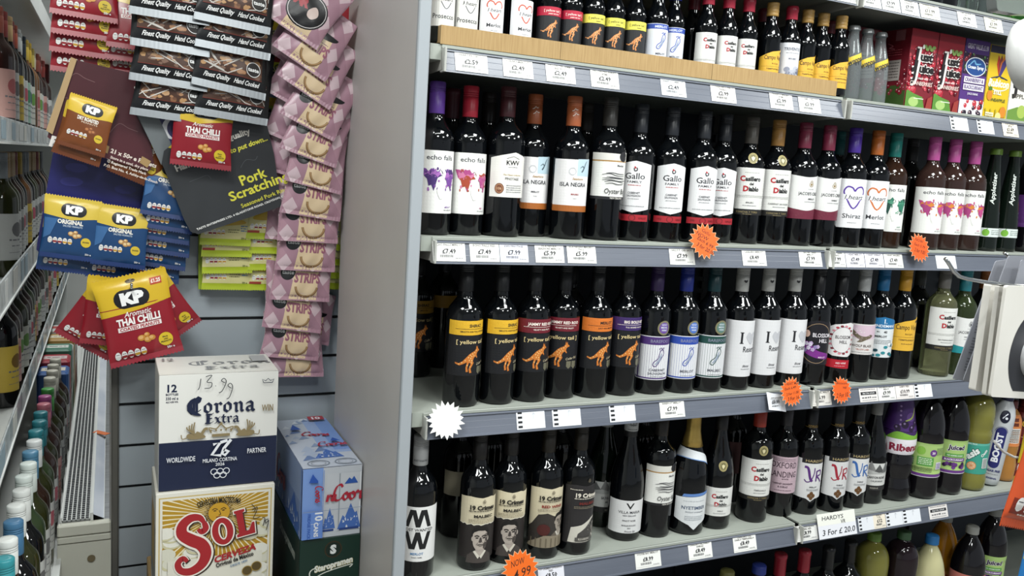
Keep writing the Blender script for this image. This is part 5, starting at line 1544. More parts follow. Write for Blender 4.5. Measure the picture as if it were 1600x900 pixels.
def ticket(k, px0, px1, py, kind, lines=(), price='', label='', drop=.004, tint=None):
    a = onY(px0, py, YF - .008); b = onY(px1, py, YF - .008)
    w = b.x - a.x; x = (a.x + b.x) / 2; h = .0385
    o, ex, ey, n = chan_frame(k, x, w, h)
    t = MB()
    base = C(tint or {'price': '#ecece8', 'cream': '#ece2d0', 'film': '#e4e7ec', 'blank': '#e6eaee', 'band': '#e3dedb'}[kind], .5)
    t.slab([(0, 0), (w, 0), (w, h), (0, h)], .0005, base)
    p = Pr(.0002)
    if kind in ('price', 'cream'):
        for i, s in enumerate(lines):
            p.text(s, w / 2, h * (.78 if len(lines) == 1 else .83 - i * .135), h * .098, C('#5d5954'), 'c', .008, w=min(w * .84, .0034 * len(s)), res=1)
        p.text(price, w * .5, h * .40, h * .225, C('#26262a'), 'c', .016, res=1)
        x0 = w * .2
        r = random.Random(int(px0))
        while x0 < w * .62:
            bw = r.uniform(.0004, .0013); p.rect(x0, h * .20, x0 + bw, h * .33, C('#6a6a6c'), False); x0 += bw + r.uniform(.0005, .0011)
        p.z += p.DZ
        p.scribble(w * .68, w * .92, h * .14, h * .06, C('#a0a0a0'), int(px1))
        p.rect(w * .03, h * .095, w * .97, h * .105, C('#b9b9b6'))
    elif kind == 'film':
        for i in range(4):
            p.rect(w * .05, h * (.08 + i * .245), w * .20, h * (.20 + i * .245), C('#141518'), False)
        p.z += p.DZ
        p.stroke([(w * .58, h * .5), (w * .60, h * .85)], .0006, C('#9aa0a8')); p.stroke([(w * .55, h * .72), (w * .60, h * .85), (w * .66, h * .74)], .0006, C('#9aa0a8'))
    elif kind == 'band':
        p.scribble(w * .08, w * .92, h * .78, h * .08, C('#8d8784'), 3)
        p.rect(w * .07, h * .46, w * .93, h * .66, C('#1d1d22'))
        p.text('Any 2 for £12.00', w * .5, h * .52, h * .09, C('#e9e9e9'), 'c', .01, w=w * .66, res=1)
        p.scribble(w * .12, w * .6, h * .24, h * .14, C('#6a6a6c'), 4); p.scribble(w * .66, w * .9, h * .24, h * .09, C('#8d8d8d'), 5)
        p.scribble(w * .12, w * .9, h * .10, h * .05, C('#a0a0a0'), 6)
    me = p.lay(FLAT, 1e9, t)
    ob = me.build('price_ticket')
    ob.matrix_world = mat_frame(o, ex, ey)
    tag(ob, label, 'price ticket', None)
    return ob
T = ticket
RT = 'shelf price ticket '
T(0, 1297, 1338, 5, 'price', ['LIQUEUR'], '£9.99', RT + 'at the right end of the left bay, above the top wines')
T(0, 1343, 1374, 20, 'price', ['VODKA 35CL'], '£8.99', RT + 'first from the bay joint, topmost visible channel')
T(0, 1375, 1404, 25, 'price', ['GIN', '35CL'], '£9.99', RT + 'second from the bay joint, topmost visible channel')
T(0, 1405, 1433, 32, 'price', ['RASPBERRY', 'VODKA 35CL'], '£9.99', RT + 'third from the bay joint, topmost visible channel')
T(0, 1435, 1466, 38, 'cream', ['RUSSIAN VODKA', '50CL'], '£11.99', RT + 'reading £11.99 in the topmost visible channel', tint='#ece9da')
T(0, 1494, 1523, 48, 'price', ['GIN LIQUEUR', '35CL'], '£9.99', RT + 'standing alone left of the last one in the topmost channel')
T(0, 1536, 1564, 57, 'price', ['TONIC WATER', 'EACH'], '£1.99', RT + 'at the far right of the topmost visible channel', tint='#ece9d6')
T(1, 711, 762, 97, 'price', ['I HEART PROSECCO'], '£2.59', RT + 'reading £2.59 at the left end of the top wine shelf')
T(1, 786, 833, 105, 'price', ['I HEART MERLOT'], '£2.49', RT + 'reading £2.49, second in the top wine channel')
T(1, 853, 899, 114, 'price', ['YELLOW TAIL JAMMY', 'RED ROO'], '£2.49', RT + 'below the red-strip kangaroo bottles')
T(1, 923, 967, 123, 'price', ['YELLOW TAIL SHIRAZ', '187ML'], '£2.49', RT + 'below the yellow-strip kangaroo bottles')
T(1, 1033, 1072, 135, 'price', ['BAREFOOT MERLOT'], '£2.49', RT + 'below the small footprint bottles', tint='#e4e8ec')
T(1, 1111, 1150, 145, 'price', ['CASILLERO DEL', 'DIABLO'], '£2.99', RT + 'below the small white gothic bottles', tint='#ece8e4')
T(1, 1203, 1239, 157, 'price', ['TRIVENTO MALBEC', '187ML'], '£2.99', RT + 'below the silver-grey small bottle')
T(1, 1248, 1282, 163, 'price', ['CAMPO VIEJO'], '£3.99', RT + 'last before the bay joint on the top wine shelf')
T(1, 1485, 1513, 192, 'film', label='white shelf card with black edge squares below the purple carton')
T(1, 1527, 1553, 197, 'film', label='white shelf card with black edge squares below the yellow carton')
T(1, 1567, 1591, 201, 'cream', ['JUST JUICE', 'APPLE'], '£1.69', RT + 'cream, at the right end of the carton shelf')
T(2, 676, 727, 395, 'price', ['ECHO FALLS MERLOT'], '£7.49', RT + 'at the left end of the second shelf channel')
T(2, 734, 780, 397, 'price', ['ECHO FALLS RED'], '£7.49', RT + 'below the red-capped petal bottle')
T(2, 781, 825, 398, 'price', ['KWV PINOTAGE'], '£7.99', RT + 'below the gabled label with brown seal', tint='#e2e4f2')
T(2, 836, 881, 399, 'price', ['ISLA NEGRA', 'SEASHORE MERLOT'], '£5.99', RT + 'reading £5.99, left one of a pair')
T(2, 886, 931, 400, 'price', ['ISLA NEGRA MALBEC', '70CL'], '£5.99', RT + 'reading £5.99, right one of a pair')
T(2, 1046, 1085, 402, 'price', ['GALLO F. CAB SAUV'], '£7.99', RT + 'left of the orange star on the second shelf')
T(2, 1160, 1197, 403, 'price', ['CASILLERO MERLOT'], '£8.49', RT + 'below the two gothic medallion bottles')
T(2, 1249, 1284, 404, 'price', ['JACOBS CREEK', 'MERLOT'], '£7.99', RT + 'just left of the second shelf bay joint')
T(2, 1294, 1321, 404, 'price', ['JACOBS CREEK', 'SHIRAZ'], '£7.99', RT + 'just right of the second shelf bay joint')
T(2, 1322, 1351, 404, 'price', ['I HEART MERLOT'], '£7.49', RT + 'second of four right of the second shelf joint', tint='#e6e4ee')
T(2, 1352, 1381, 404, 'price', ['I HEART SHIRAZ'], '£7.49', RT + 'third of four right of the second shelf joint', tint='#e6e4ee')
T(2, 1382, 1411, 405, 'price', ['I HEART MALBEC'], '£7.49', RT + 'fourth of four right of the second shelf joint')
T(2, 1463, 1494, 407, 'blank', label='blank white shelf card behind the bent display hook')
T(2, 1583, 1625, 407, 'blank', label='blank white shelf card at the far right behind the grey cards')
T(3, 807, 851, 660, 'film', label='white shelf card with black edge squares, leftmost of three on the third shelf')
T(3, 863, 907, 655, 'film', label='white shelf card with black edge squares, middle of three on the third shelf')
T(3, 952, 992, 650, 'film', label='white shelf card with black edge squares, rightmost of three in the left bay')
T(3, 1031, 1069, 643, 'price', ['BAREFOOT MERLOT'], '£7.99', RT + 'below the blue-framed footprint bottle')
T(3, 1267, 1298, 625, 'price', ['BLOSSOM HILL MERLOT'], '£6.99', RT + 'between the two orange stars of the third shelf', tint='#e6e2dc')
T(3, 1343, 1371, 617, 'band', label='shelf card with a black offer band right of the second orange star')
T(3, 1372, 1399, 615, 'price', ['LINDEMANS BIN 40', 'MERLOT'], '£9.99', RT + 'below the blue-topped label')
T(3, 1400, 1428, 612, 'price', ['CAMPO VIEJO'], '£10.99', RT + 'below the yellow cut-corner bottle', tint='#e6dfdc')
T(3, 1429, 1456, 609, 'film', label='white shelf card with black edge squares beside the £10.99 ticket')
T(4, 842, 882, 890, 'price', ['19 CRIMES UPRISING', 'RED'], '£8.50', RT + 'partly below the frame, right of the lowest orange star', tint='#e2e2ea')
T(4, 993, 1032, 875, 'price', ['OYSTER BAY MERLOT'], '£8.99', RT + 'below the low chevron and landscape labels')
T(4, 1076, 1112, 862, 'price', ['CASILLERO DEL DIABLO', 'SHIRAZ'], '£8.49', RT + 'below the sparkling wine and shoulder medallion bottles')
T(4, 1146, 1181, 851, 'price', ['CASILLERO DEL', 'DIABLO TEMPRANILLO'], '£8.49', RT + 'left of the fourth shelf bay joint')
T(4, 1245, 1277, 833, 'price', ['BATASIOLO BLACK', 'LABEL RED'], '£8.99', RT + 'between the bay joint and the handwritten card')
T(4, 1342, 1365, 815, 'film', label='white shelf card with black edge squares just right of the handwritten card')
T(4, 1365.5, 1384, 811, 'cream', ['RIBENA', '1.5L'], '£12', RT + 'narrow cream one reading £12 between edge-squared cards')
T(4, 1385, 1410, 809, 'film', label='white shelf card with black edge squares, middle of three below the squash bottles')
T(4, 1411, 1438, 804, 'film', label='white shelf card with black edge squares, last of three below the squash bottles')
T(4, 1452, 1480, 799, 'band', label='shelf card with a black offer band alone below the teal-labelled drink')
# the bent ticket half under the star at the end of the third shelf
def bent_ticket():
    a = onY(1200, 620, YF - .02)
    t = MB(); base = C('#e2e4ea', .5)
    V = [(0, 0, .012), (.034, -.004, .008), (.062, -.008, .0), (.062, .033, .0), (.034, .036, .004), (.004, .042, .006)]
    t.add(V, [(0, 1, 4, 5), (1, 2, 3, 4)], base); t.add([(x, y, z - .0006) for x, y, z in V], [(5, 4, 1, 0), (4, 3, 2, 1)], base)
    p = Pr(.0); p.text('£8.99', .026, .014, .008, C('#3c3c40'), 'c', .012); p.scribble(.012, .05, .026, .003, C('#77726c'), 3); p.scribble(.012, .034, .007, .004, C('#6a6a6c'), 4)
    p.lay(lambda x, y, z: (x, y, .0125 - x * .12 + z + (.006 - .0125) * 0), 1e9, t)
    ob = t.build('price_ticket')
    o, ex, ey, n = chan_frame(3, a.x + .031, .062)
    ob.matrix_world = mat_frame(o + n * .003, ex, ey)
    tag(ob, 'bent shelf price ticket sticking out from under the left orange star of the third shelf', 'price ticket')
bent_ticket()

# ---- hand-written star cards
def star(px, py, r, n, hexc, lines, label, Y, rot=0, rim='#f3c9a0', sx=1.0, seed=1):
    q = random.Random(seed)
    pts = []; inn = []
    for i in range(2 * n):
        a = pi * i / n + radians(rot); rr = r * (q.uniform(.95, 1.08) if i % 2 == 0 else q.uniform(.74, .8))
        pts.append((rr * cos(a) * sx, rr * sin(a)))
        inn.append((rr * .965 * cos(a) * sx, rr * .965 * sin(a)))
    t = MB(); t.slab(pts, .0006, C(rim, .5))
    p = Pr(.0001); p.poly(inn, C(hexc, .5))
    p.at(0, 0, r, rot if False else 0)
    for s in lines: s(p)
    p.at()
    me = p.lay(FLAT, 1e9, t)
    ob = me.build('star_card')
    ob.matrix_world = on_wall(px, py, Y, 0, -14)
    tag(ob, label, 'star card')
INKP = C('#3a2016', .5)
def hand(pts, w=.06, mat=INKP): return lambda p: p.stroke(spline(pts, 5), w, mat)
def scrawl(s, x, y, h, rot=0, w=None, mat=INKP, bold=-.01):
    return lambda p: p.text(s, x, y, h, mat, 'c', bold, .22, rot=rot, w=w)
star(697, 657, .0375, 19, '#f1f1ec', [lambda p: p.poly([(-.9, .02), (.9, .06), (.9, .0), (-.9, -.03)], C('#e6e6e2', .5))], 'blank white star card on the left corner of the third shelf', YF - .022, 6, '#f4f4f0', 1.02)
star(1101, 377, .040, 17, '#e8641c', [scrawl('Gallo', .08, .42, .2, -30), scrawl('NOW', -.2, .2, .22, -28), scrawl('Each 6.99', -.02, -.14, .2, -28, 1.1), scrawl('3 for 20.00', -.04, -.5, .22, -26, 1.2)], 'orange star card with handwriting on the second shelf, left bay', YF - .022, 10, seed=2)
star(1436.5, 387, .037, 17, '#e85c1c', [scrawl('NOW', .0, .4, .2, -16), scrawl('Each 5.79', .0, .05, .2, -16, 1.0), scrawl('2 for 9.00', -.04, -.36, .26, -14, 1.0)], 'orange star card with handwriting below the pink petal bottles', YF - .022, 4, seed=3)
star(1237, 612, .035, 19, '#e8641e', [scrawl('I HEART MERL', .1, .46, .18, 2, 1.3), scrawl('Each 6.49', -.1, .16, .18, 6, 1.0), scrawl('2 For 11.00', .06, -.2, .18, 8, 1.1), scrawl('3 For 16', .1, -.56, .24, 6, 1.0)], 'orange star card with four handwritten lines at the end of the left bay, third shelf', YF - .03, 4, seed=4)
star(1315, 610, .0335, 17, '#ea5f1c', [scrawl('Blossom', .05, .44, .2, -4, 1.1), scrawl('Hill', .3, .1, .18, -6), scrawl('2 For 10', .02, -.5, .32, 2, 1.15)], 'orange star card with handwriting reading 2 for 10, third shelf, right bay', YF - .022, 8, seed=5)
star(813, 890, .042, 19, '#ec6a18', [scrawl('NOW', -.12, .22, .3, 12, .75), scrawl('4.99', .1, -.36, .42, 10, .95)], 'orange star card reading NOW at the bottom edge below the portrait bottles', YF - .025, 12, seed=6)
# ---- handwritten offer card
def offer_card():
    a = onY(1282, 830, YF - .02); b = onY(1341, 820, YF - .02); w = b.x - a.x; h = .062
    t = MB(); t.slab([(0, 0), (w, 0), (w, h), (0, h)], .0006, C('#e9eaf0', .5))
    p = Pr(.0001)
    p.rect(0, h * .52, w, h, C('#f1f1e8', .5)) ; K = C('#22262e', .5)
    p.text('HARDYS', w * .40, h * .72, h * .16, K, 'c', -.004, .15, w=w * .56)
    p.text('VR', w * .66, h * .52, h * .15, K, 'c', -.004, .15)
    p.text('3 For £ 20.0', w * .52, h * .13, h * .22, K, 'c', -.004, .2, w=w * .86)
    ob = p.lay(FLAT, 1e9, t).build('offer_card')
    o, ex, ey, n = chan_frame(4, (a.x + b.x) / 2, w)
    ob.matrix_world = mat_frame(o + n * .0065 - ey * .002, ex, ey)
    tag(ob, 'white handwritten offer card clipped to the fourth shelf', 'offer card')
offer_card()
# ---- cardboard trays holding the small bottles
def tray(x0, x1, label, tear=None):
    z = ZS[1]; t = MB()
    t.box(x0, x1, YF + .001, YF + .30, z + .0004, z + .0032, M_kraft)
    h = .034
    t.box(x0, x1, YF - .0025, YF + .0015, z + .0004, z + h, M_kraft)
    t.box(x0, x0 + .003, YF + .001, YF + .30, z + .0004, z + h, M_kraft); t.box(x1 - .003, x1, YF + .001, YF + .30, z + .0004, z + h, M_kraft)
    ob = t.build('cardboard_tray'); tag(ob, label, 'tray', 'kraft cardboard trays on the top shelf')
tx = [onY(688, 60, YF).x, onY(875, 85, YF).x, onY(1111, 120, YF).x, onY(1305, 148, YF).x]
tray(tx[0], tx[1] - .001, 'kraft cardboard tray under the heart-label small bottles, leftmost of three')
tray(tx[1], tx[2] - .001, 'kraft cardboard tray in the middle of the top shelf')
tray(tx[2], tx[3], 'kraft cardboard tray under the small yellow-label bottles, rightmost of three')

# ---- juice cartons
def berries(p, x0, y0, x1, y1, n, cols, r, seed):
    q = random.Random(seed)
    for i in range(n):
        x, y = q.uniform(x0, x1), q.uniform(y0, y1); k = r * q.uniform(.7, 1.2)
        c = cols[i % len(cols)]
        p.ell(x, y, k, k, C(c, .35), 9, False); p.z += .00001
        p.ell(x - k * .3, y + k * .35, k * .25, k * .22, C('#f2d9d9', .35), 6, False); p.z += .00001
def carton(x0, y, w, d, h, base, front, left, label, dx=0.0, kind='juice_carton'):
    e = empty(kind, (x0, y, ZS[1] + .0006))
    b = MB()
    b.box(0, w, 0, d, 0, h, C(base, .4), .0012)
    b.box(.002, w - .002, .002, d - .002, h, h + .0016, C(base, .4), .0005)
    b.build('carton_body', e)
    p = Pr(.0003); p.clip = (0.0004, 0.0004, w - .0004, h - .0004); front(p, w, h)
    p.lay(FRAME((0, 0, 0), (1, 0, 0), (0, 0, 1))).build('front_print', e)
    if left:
        p = Pr(.0003); p.clip = (0.0004, 0.0004, d - .0004, h - .0004); left(p, d, h)
        p.lay(FRAME((0, d, 0), (0, -1, 0), (0, 0, 1))).build('side_print', e)
    tag(e, label, 'carton')
def jj_front(p, w, h):
    p.rect(0, 0, w, h, C('#a82433', .4))
    p.rect(0, 0, w, h * .74, C('#7d1a28', .4))
    berries(p, 0, h * .22, w, h * .76, 95, ['#b8283a', '#8f1a2c', '#c94a56', '#5a1220'], .0058, 3)
    for i in range(5): p.ell(w * (.52 + .08 * i), h * (.80 - .03 * (i % 2)), .007, .0045, C('#8fb060', .4), 9)
    p.poly([(0, 0), (w * .75, 0), (w * .62, h * .17), (w * .3, h * .20), (w * .05, h * .24), (0, h * .22)], C('#5d8f3a', .4))
    p.ell(w * .3, h * .10, .018, .012, C('#a9c878', .4), 14); p.rect(w * .3, h * .14, w * .66, h * .15, C('#e4ecd8', .4))
    p.poly([(w * .75, 0), (w, 0), (w, h * .2), (w * .82, h * .16)], C('#9c3a32', .4))
    for bo, c in ((.11, '#f2efe9'), (.035, '#1a1416')):
        for s, y in (('Just', .62), ('Juice', .475)):
            p.text(s[0], w * .10, h * (y - .075), h * .205, C(c, .4), 'l', bo, .1, squash=.8)
            p.text(s[1:], w * .37, h * y, h * .098, C(c, .4), 'l', bo, .1, w=w * (.46 if s == 'Just' else .54))
    p.text('made with', w * .55, h * .385, h * .03, C('#f0e9e4'), 'c', 0, .2)
    p.text('CRANBERRIES', w * .5, h * .31, h * .048, C('#e9d9d0'), 'c', .0, w=w * .82)
    p.ell(w * .44, h * .79, .004, .006, C('#f2efe9'), 8)
def jj_side(p, w, h):
    p.rect(0, 0, w, h, C('#6d1a26', .4)); p.rect(0, 0, w, h * .3, C('#3f5a2c', .4))
    berries(p, 0, h * .2, w, h * .5, 40, ['#7d1f2c', '#5a1420', '#8f3440'], .006, 5)
    p.rect(w * .1, h * .36, w * .8, h * .62, C('#a9a29c', .4))
    for i in range(6): p.scribble(w * .14, w * .76, h * (.58 - i * .036), .003, C('#5a5450'), i)
    for i in range(3): p.scribble(w * .2, w * .8, h * (.74 - i * .03), .003, C('#b5525c'), i)
    p.stroke(spline([(w * .4, h * .84), (w * .55, h * .80), (w * .45, h * .78), (w * .6, h * .76)], 4), .002, C('#c9707a'))
    p.rect(w * .6, h * .86, w * .85, h * .99, C('#8f5a60', .4))
def os_front(p, w, h):
    p.rect(0, 0, w, h, C('#54317d', .4)); p.rect(0, h * .55, w, h * .82, C('#2c2038', .4))
    berries(p, 0, h * .58, w, h * .82, 46, ['#8f2436', '#3a2444', '#5a2a4a', '#4a7a3a'], .0055, 8)
    p.text('GREAT VALUE £1.99', w * .5, h * .88, h * .062, C('#d9cfe6'), 'c', .012, w=w * .86)
    p.ell(w * .5, h * .655, w * .42, h * .125, C('#e9eef4', .4), 26); p.ell(w * .5, h * .655, w * .39, h * .112, C('#1d4a8c', .4), 26)
    p.stroke(spline([(w * .22, h * .66), (w * .4, h * .73), (w * .5, h * .69), (w * .7, h * .70)], 5), .005, C('#6fb0dc'), taper=True)
    p.text('Ocean Spray', w * .5, h * .628, h * .042, C('#f2f6fa'), 'c', .02, w=w * .66)
    for s, y in (('CRANBERRY &', .44), ('BLACKCURRANT', .345)):
        p.rect(w * .08, h * y, w * .92, h * (y + .078), C('#e6e2ea', .4)); p.text(s, w * .5, h * (y + .018), h * .045, C('#4a2c70'), 'c', .015, w=w * .76)
    p.text('JUICE DRINK', w * .5, h * .29, h * .025, C('#e6e2ea'), 'c', .01)
    p.rect(0, 0, w, h * .22, C('#e9e6e8', .4))
    berries(p, w * .05, h * .03, w * .95, h * .24, 16, ['#2a1f30', '#b02a34', '#3a2a3a', '#c43a44'], .0075, 4)
def rub_front(p, w, h):
    p.rect(0, 0, w, h, C('#e4c022', .4)); p.rect(0, h * .90, w, h, C('#2a2440', .4)); p.text('£1.69', w * .8, h * .925, h * .04, C('#e9e4d0'), 'c', .01)
    for a, c in ((-14, '#c43a26'), (0, '#8c3a2c'), (12, '#d9702c'), (22, '#4a3a7a')):
        p.at(w * .5, h * .60, 1, -a); p.poly([(-.004, 0), (-.009, h * .17), (0, h * .29), (.009, h * .17), (.004, 0)], C(c, .4)); p.at()
    for a in (-60, -30, 30, 60): p.stroke(spline([(w * .5, h * .60), (w * (.5 + a * .003), h * .58), (w * (.5 + a * .006), h * .56)], 4), .003, C('#23304a'), taper=True)
    p.ell(w * .5, h * .48, w * .44, h * .085, C('#efe9c8', .4), 24); p.ell(w * .5, h * .492, w * .43, h * .078, C('#e4c022', .4), 24)
    p.text('Rubicon', w * .5, h * .455, h * .095, C('#f6f2e0'), 'c', .03, .12, w=w * .86)
    p.text('STILL', w * .5, h * .35, h * .05, C('#f6f2e0'), 'c', .03)
    p.text('PINEAPPLE', w * .52, h * .255, h * .04, C('#4a5a2a'), 'c', .006, w=w * .68)
    p.ell(w * .18, h * .33, .011, .014, C('#d98a2c', .4), 14); p.ell(w * .18, h * .42, .008, .006, C('#4f7a2c', .4), 8)
    for i in range(5): p.stroke(spline([(w * (.1 + i * .2), 0), (w * (.12 + i * .2), h * .08), (w * (.06 + i * .22), h * .15)], 4), .006, C('#b9a81f', .4), taper=True)
    p.ell(w * .80, h * .12, .013, .015, C('#d98a2c', .4), 14); p.ell(w * .62, h * .05, .012, .012, C('#efd98a', .4), 14)
    p.rect(w * .08, h * .05, w * .42, h * .10, C('#efe9c8', .4)); p.scribble(w * .1, w * .4, h * .065, .004, C('#8a7a2a'), 3)
def ja_front(p, w, h):
    jj_white = C('#e6e4dc', .4); p.rect(0, 0, w, h, jj_white); p.rect(0, h * .8, w, h, C('#6f9a3c', .4))
    for s, y in (('Just', .62), ('Juice', .48)):
        p.text(s[0], w * .10, h * (y - .07), h * .2, C('#1a1416'), 'l', .045); p.text(s[1:], w * .34, h * y, h * .095, C('#1a1416'), 'l', .045, w=w * .48)
    p.text('APPLE', w * .45, h * .34, h * .055, C('#4a4238'), 'c', .0, w=w * .6)
    p.poly([(0, 0), (w, 0), (w, h * .2), (w * .4, h * .22), (0, h * .16)], C('#6f9440', .4)); p.ell(w * .6, h * .16, .018, .018, C('#a8bf5a', .4), 16)
carton(1.812, 1.552, .0975, .115, .198, '#8f1f2e', jj_front, jj_side, 'red cranberry juice carton beside the tonic bottles, left one of a pair')
carton(1.912, 1.552, .0975, .115, .198, '#8f1f2e', jj_front, jj_side, 'red cranberry juice carton next to the purple carton, right one of a pair')
carton(2.0125, 1.552, .0955, .09, .198, '#45286a', os_front, None, 'purple cranberry and blackcurrant carton between the red and yellow cartons')
carton(2.1115, 1.552, .096, .09, .194, '#c9a81f', rub_front, None, 'yellow pineapple carton with a dark bird-like flower')
carton(2.2105, 1.552, .096, .09, .196, '#d6d4cc', ja_front, None, 'white apple juice carton half hidden by the round white thing')
carton(1.7, 1.63, .095, .09, .198, '#4a141e', jj_side, jj_side, 'dark red juice carton standing back between the tonic bottles and cartons')
# ---- spirit bottles whose feet show on the shelf above
DES['up_dark'] = D('heavy', DARK, 'foil', '#16161a', [], 'x', 24, 'bottle', 'spirit_bottle')
DES['up_clear'] = D('heavy', C('#cfe0d8', .03, .5, trans=.95, ior=1.2), 'foil', '#9aa0a4', [], 'x', 24, 'bottle', 'spirit_bottle')
DES['up_green'] = D('heavy', C('#4fa040', .05, .5, trans=.85, ior=1.25), 'foil', '#3a7a3a', [], 'x', 24, 'bottle', 'spirit_bottle')
for k, px, py, lab in (('up_dark', 1447, 5, 'dark spirit bottle foot on the topmost shelf, left one of two'), ('up_dark', 1470, 5, 'dark spirit bottle foot on the topmost shelf, beside the clear one'),
                   ('up_clear', 1500, 12, 'clear spirit bottle foot on the topmost shelf, left one of two'), ('up_clear', 1527, 18, 'clear spirit bottle foot on the topmost shelf beside the green one'),
                   ('up_green', 1556, 25, 'green glass bottle foot on the topmost shelf, left one of two'), ('up_green', 1586, 30, 'green glass bottle foot at the far right of the topmost shelf')):
    low(k, px, py, 0, 0, lab, 1.556, 0)
LOWS = [r for r in LOWS if r[0] == 0]
settle(LOWS)
for k, key, x, y, R, off, lab in LOWS: put_bottle(key, x, y, ZS[k] + .0006, 0, lab)
# ------------------------------------------------------------------ snack packets on the slatted wall
def hang(o, M):
    o.matrix_world = M
    return o
def bag_surf(w, h, t, seam=.010, seed=0, crease=1.0):
    q = random.Random(seed)
    ph = [q.uniform(0, 6.28) for _ in range(6)]
    def f(x, y, z):
        u = max(-1, min(1, 2 * x / w)); v = y / (h / 2 - seam)
        if abs(v) >= 1:
            base = .0012 + .0007 * sin(x * 900 + ph[0]) * .3
        else:
            base = .0012 + t * max(0, 1 - abs(u) ** 2.6) ** .62 * max(0, 1 - abs(v) ** 2.4) ** .6
            e = abs(v) ** 3
            base += crease * t * (.10 * e * (1 - abs(v)) * 4 * sin(u * 9 + ph[1]) + .06 * sin(u * 5 + v * 7 + ph[2]) * (1 - abs(u) ** 2) * (1 - abs(v)) + .05 * sin(u * 11 - v * 5 + ph[3]) * (1 - u * u) * abs(v))
        nar = 1 - .05 * max(0, 1 - v * v)          # filled middle pulls the sides in
        bow = .004 * crease * sin(v * 1.4 + ph[4]) * t / .016
        return (x * nar + bow, y, base + z)
    return f
def bag_mesh(w, h, t, mats, seam, seed, zig=True, crease=1.0, back=None):
    """front follows bag_surf; mats = [(v limit from the bottom 0..1, material)]"""
    S = bag_surf(w, h, t, seam, seed, crease)
    nu, nv = 20, 26
    m = MB()
    ys = [-h / 2, -h / 2 + seam * .5, -h / 2 + seam] + [-h / 2 + seam + (h - 2 * seam) * i / (nv - 1) for i in range(1, nv - 1)] + [h / 2 - seam, h / 2 - seam * .5, h / 2]
    V = []; B = []
    for j, y in enumerate(ys):
        for i in range(nu * 2 + 1):
            x = -w / 2 + w * i / (nu * 2)
            yy = y + (.0016 * (1 if i % 2 else -1) if zig and j in (0, len(ys) - 1) else 0)
            V.append(S(x, yy, 0)); p = S(x, yy, 0); B.append((p[0], p[1], -(p[2]) * .35))
    n = nu * 2 + 1
    F = {}
    for j in range(len(ys) - 1):
        vv = ((ys[j] + ys[j + 1]) / 2 + h / 2) / h
        mt = next(mm for lim, mm in mats if vv <= lim)
        for i in range(n - 1):
            F.setdefault(mt, []).append((j * n + i, j * n + i + 1, (j + 1) * n + i + 1, (j + 1) * n + i))
    for mt, fs in F.items(): m.add(V, fs, mt, True)
    bm_ = back or mats[0][1]
    m.add(B, [(j * n + i, (j + 1) * n + i, (j + 1) * n + i + 1, j * n + i + 1) for j in range(len(ys) - 1) for i in range(n - 1)], bm_, True)
    N = len(ys)
    rim = [(j * n) for j in range(N)] + [(N - 1) * n + i for i in range(1, n)] + [j * n + n - 1 for j in range(N - 2, -1, -1)] + [i for i in range(n - 2, 0, -1)]
    E_ = [V[i] for i in rim] + [B[i] for i in rim]; k = len(rim)
    m.add(E_, [(i, (i + 1) % k, k + (i + 1) % k, k + i) for i in range(k)], bm_)
    return m, S
def icons(p, x, y, k, n=5, cols=('#e4e4e4', '#c9a0a0', '#d9c08a')):
    for i in range(n):
        cx = x + i * .0105 * k
        p.ell(cx, y, .0048 * k, .0072 * k, C('#e9e7e4', .4), 12, False)
    p.z += p.DZ
    for i in range(n):
        cx = x + i * .0105 * k
        p.rect(cx - .0042 * k, y - .005 * k, cx + .0042 * k, y - .0005 * k, C('#d6d3cf' if i == 0 else ('#8f2a2c' if i in (1, 2) else '#c99a3a'), .4), False)
        p.rect(cx - .003 * k, y + .002 * k, cx + .003 * k, y + .003 * k, C('#55565a'), False)
    p.z += p.DZ
def kp_badge(p, x, y, k, rot=0):
    p.at(x, y, k, rot)
    p.poly(hull([(a - .013, b) for a, b in arc(0, 0, .016, .0155, 0, 360, 18)] + [(a + .013, b * .94 - .0005) for a, b in arc(0, 0, .015, .0155, 0, 360, 18)]), C('#14141a', .35))
    p.text('KP', .0005, -.0085, .0175, C('#f4f4f2', .4), 'c', .06, w=.038)
    p.at()
def nuts(p, x, y, k, cols, seed=2):
    q = random.Random(seed)
    for dx, dy, rx, ry in ((-.5, .1, .42, .34), (.1, -.2, .40, .34), (.55, -.1, .38, .30), (.1, .35, .3, .24)):
        p.ell(x + dx * k, y + dy * k, rx * k, ry * k, C(cols[0], .4), 12, False); p.z += .00003
        p.ell(x + dx * k - .06 * k, y + dy * k + .06 * k, rx * k * .6, ry * k * .6, C(cols[1], .4), 10, False); p.z += .00003
_bags = {}
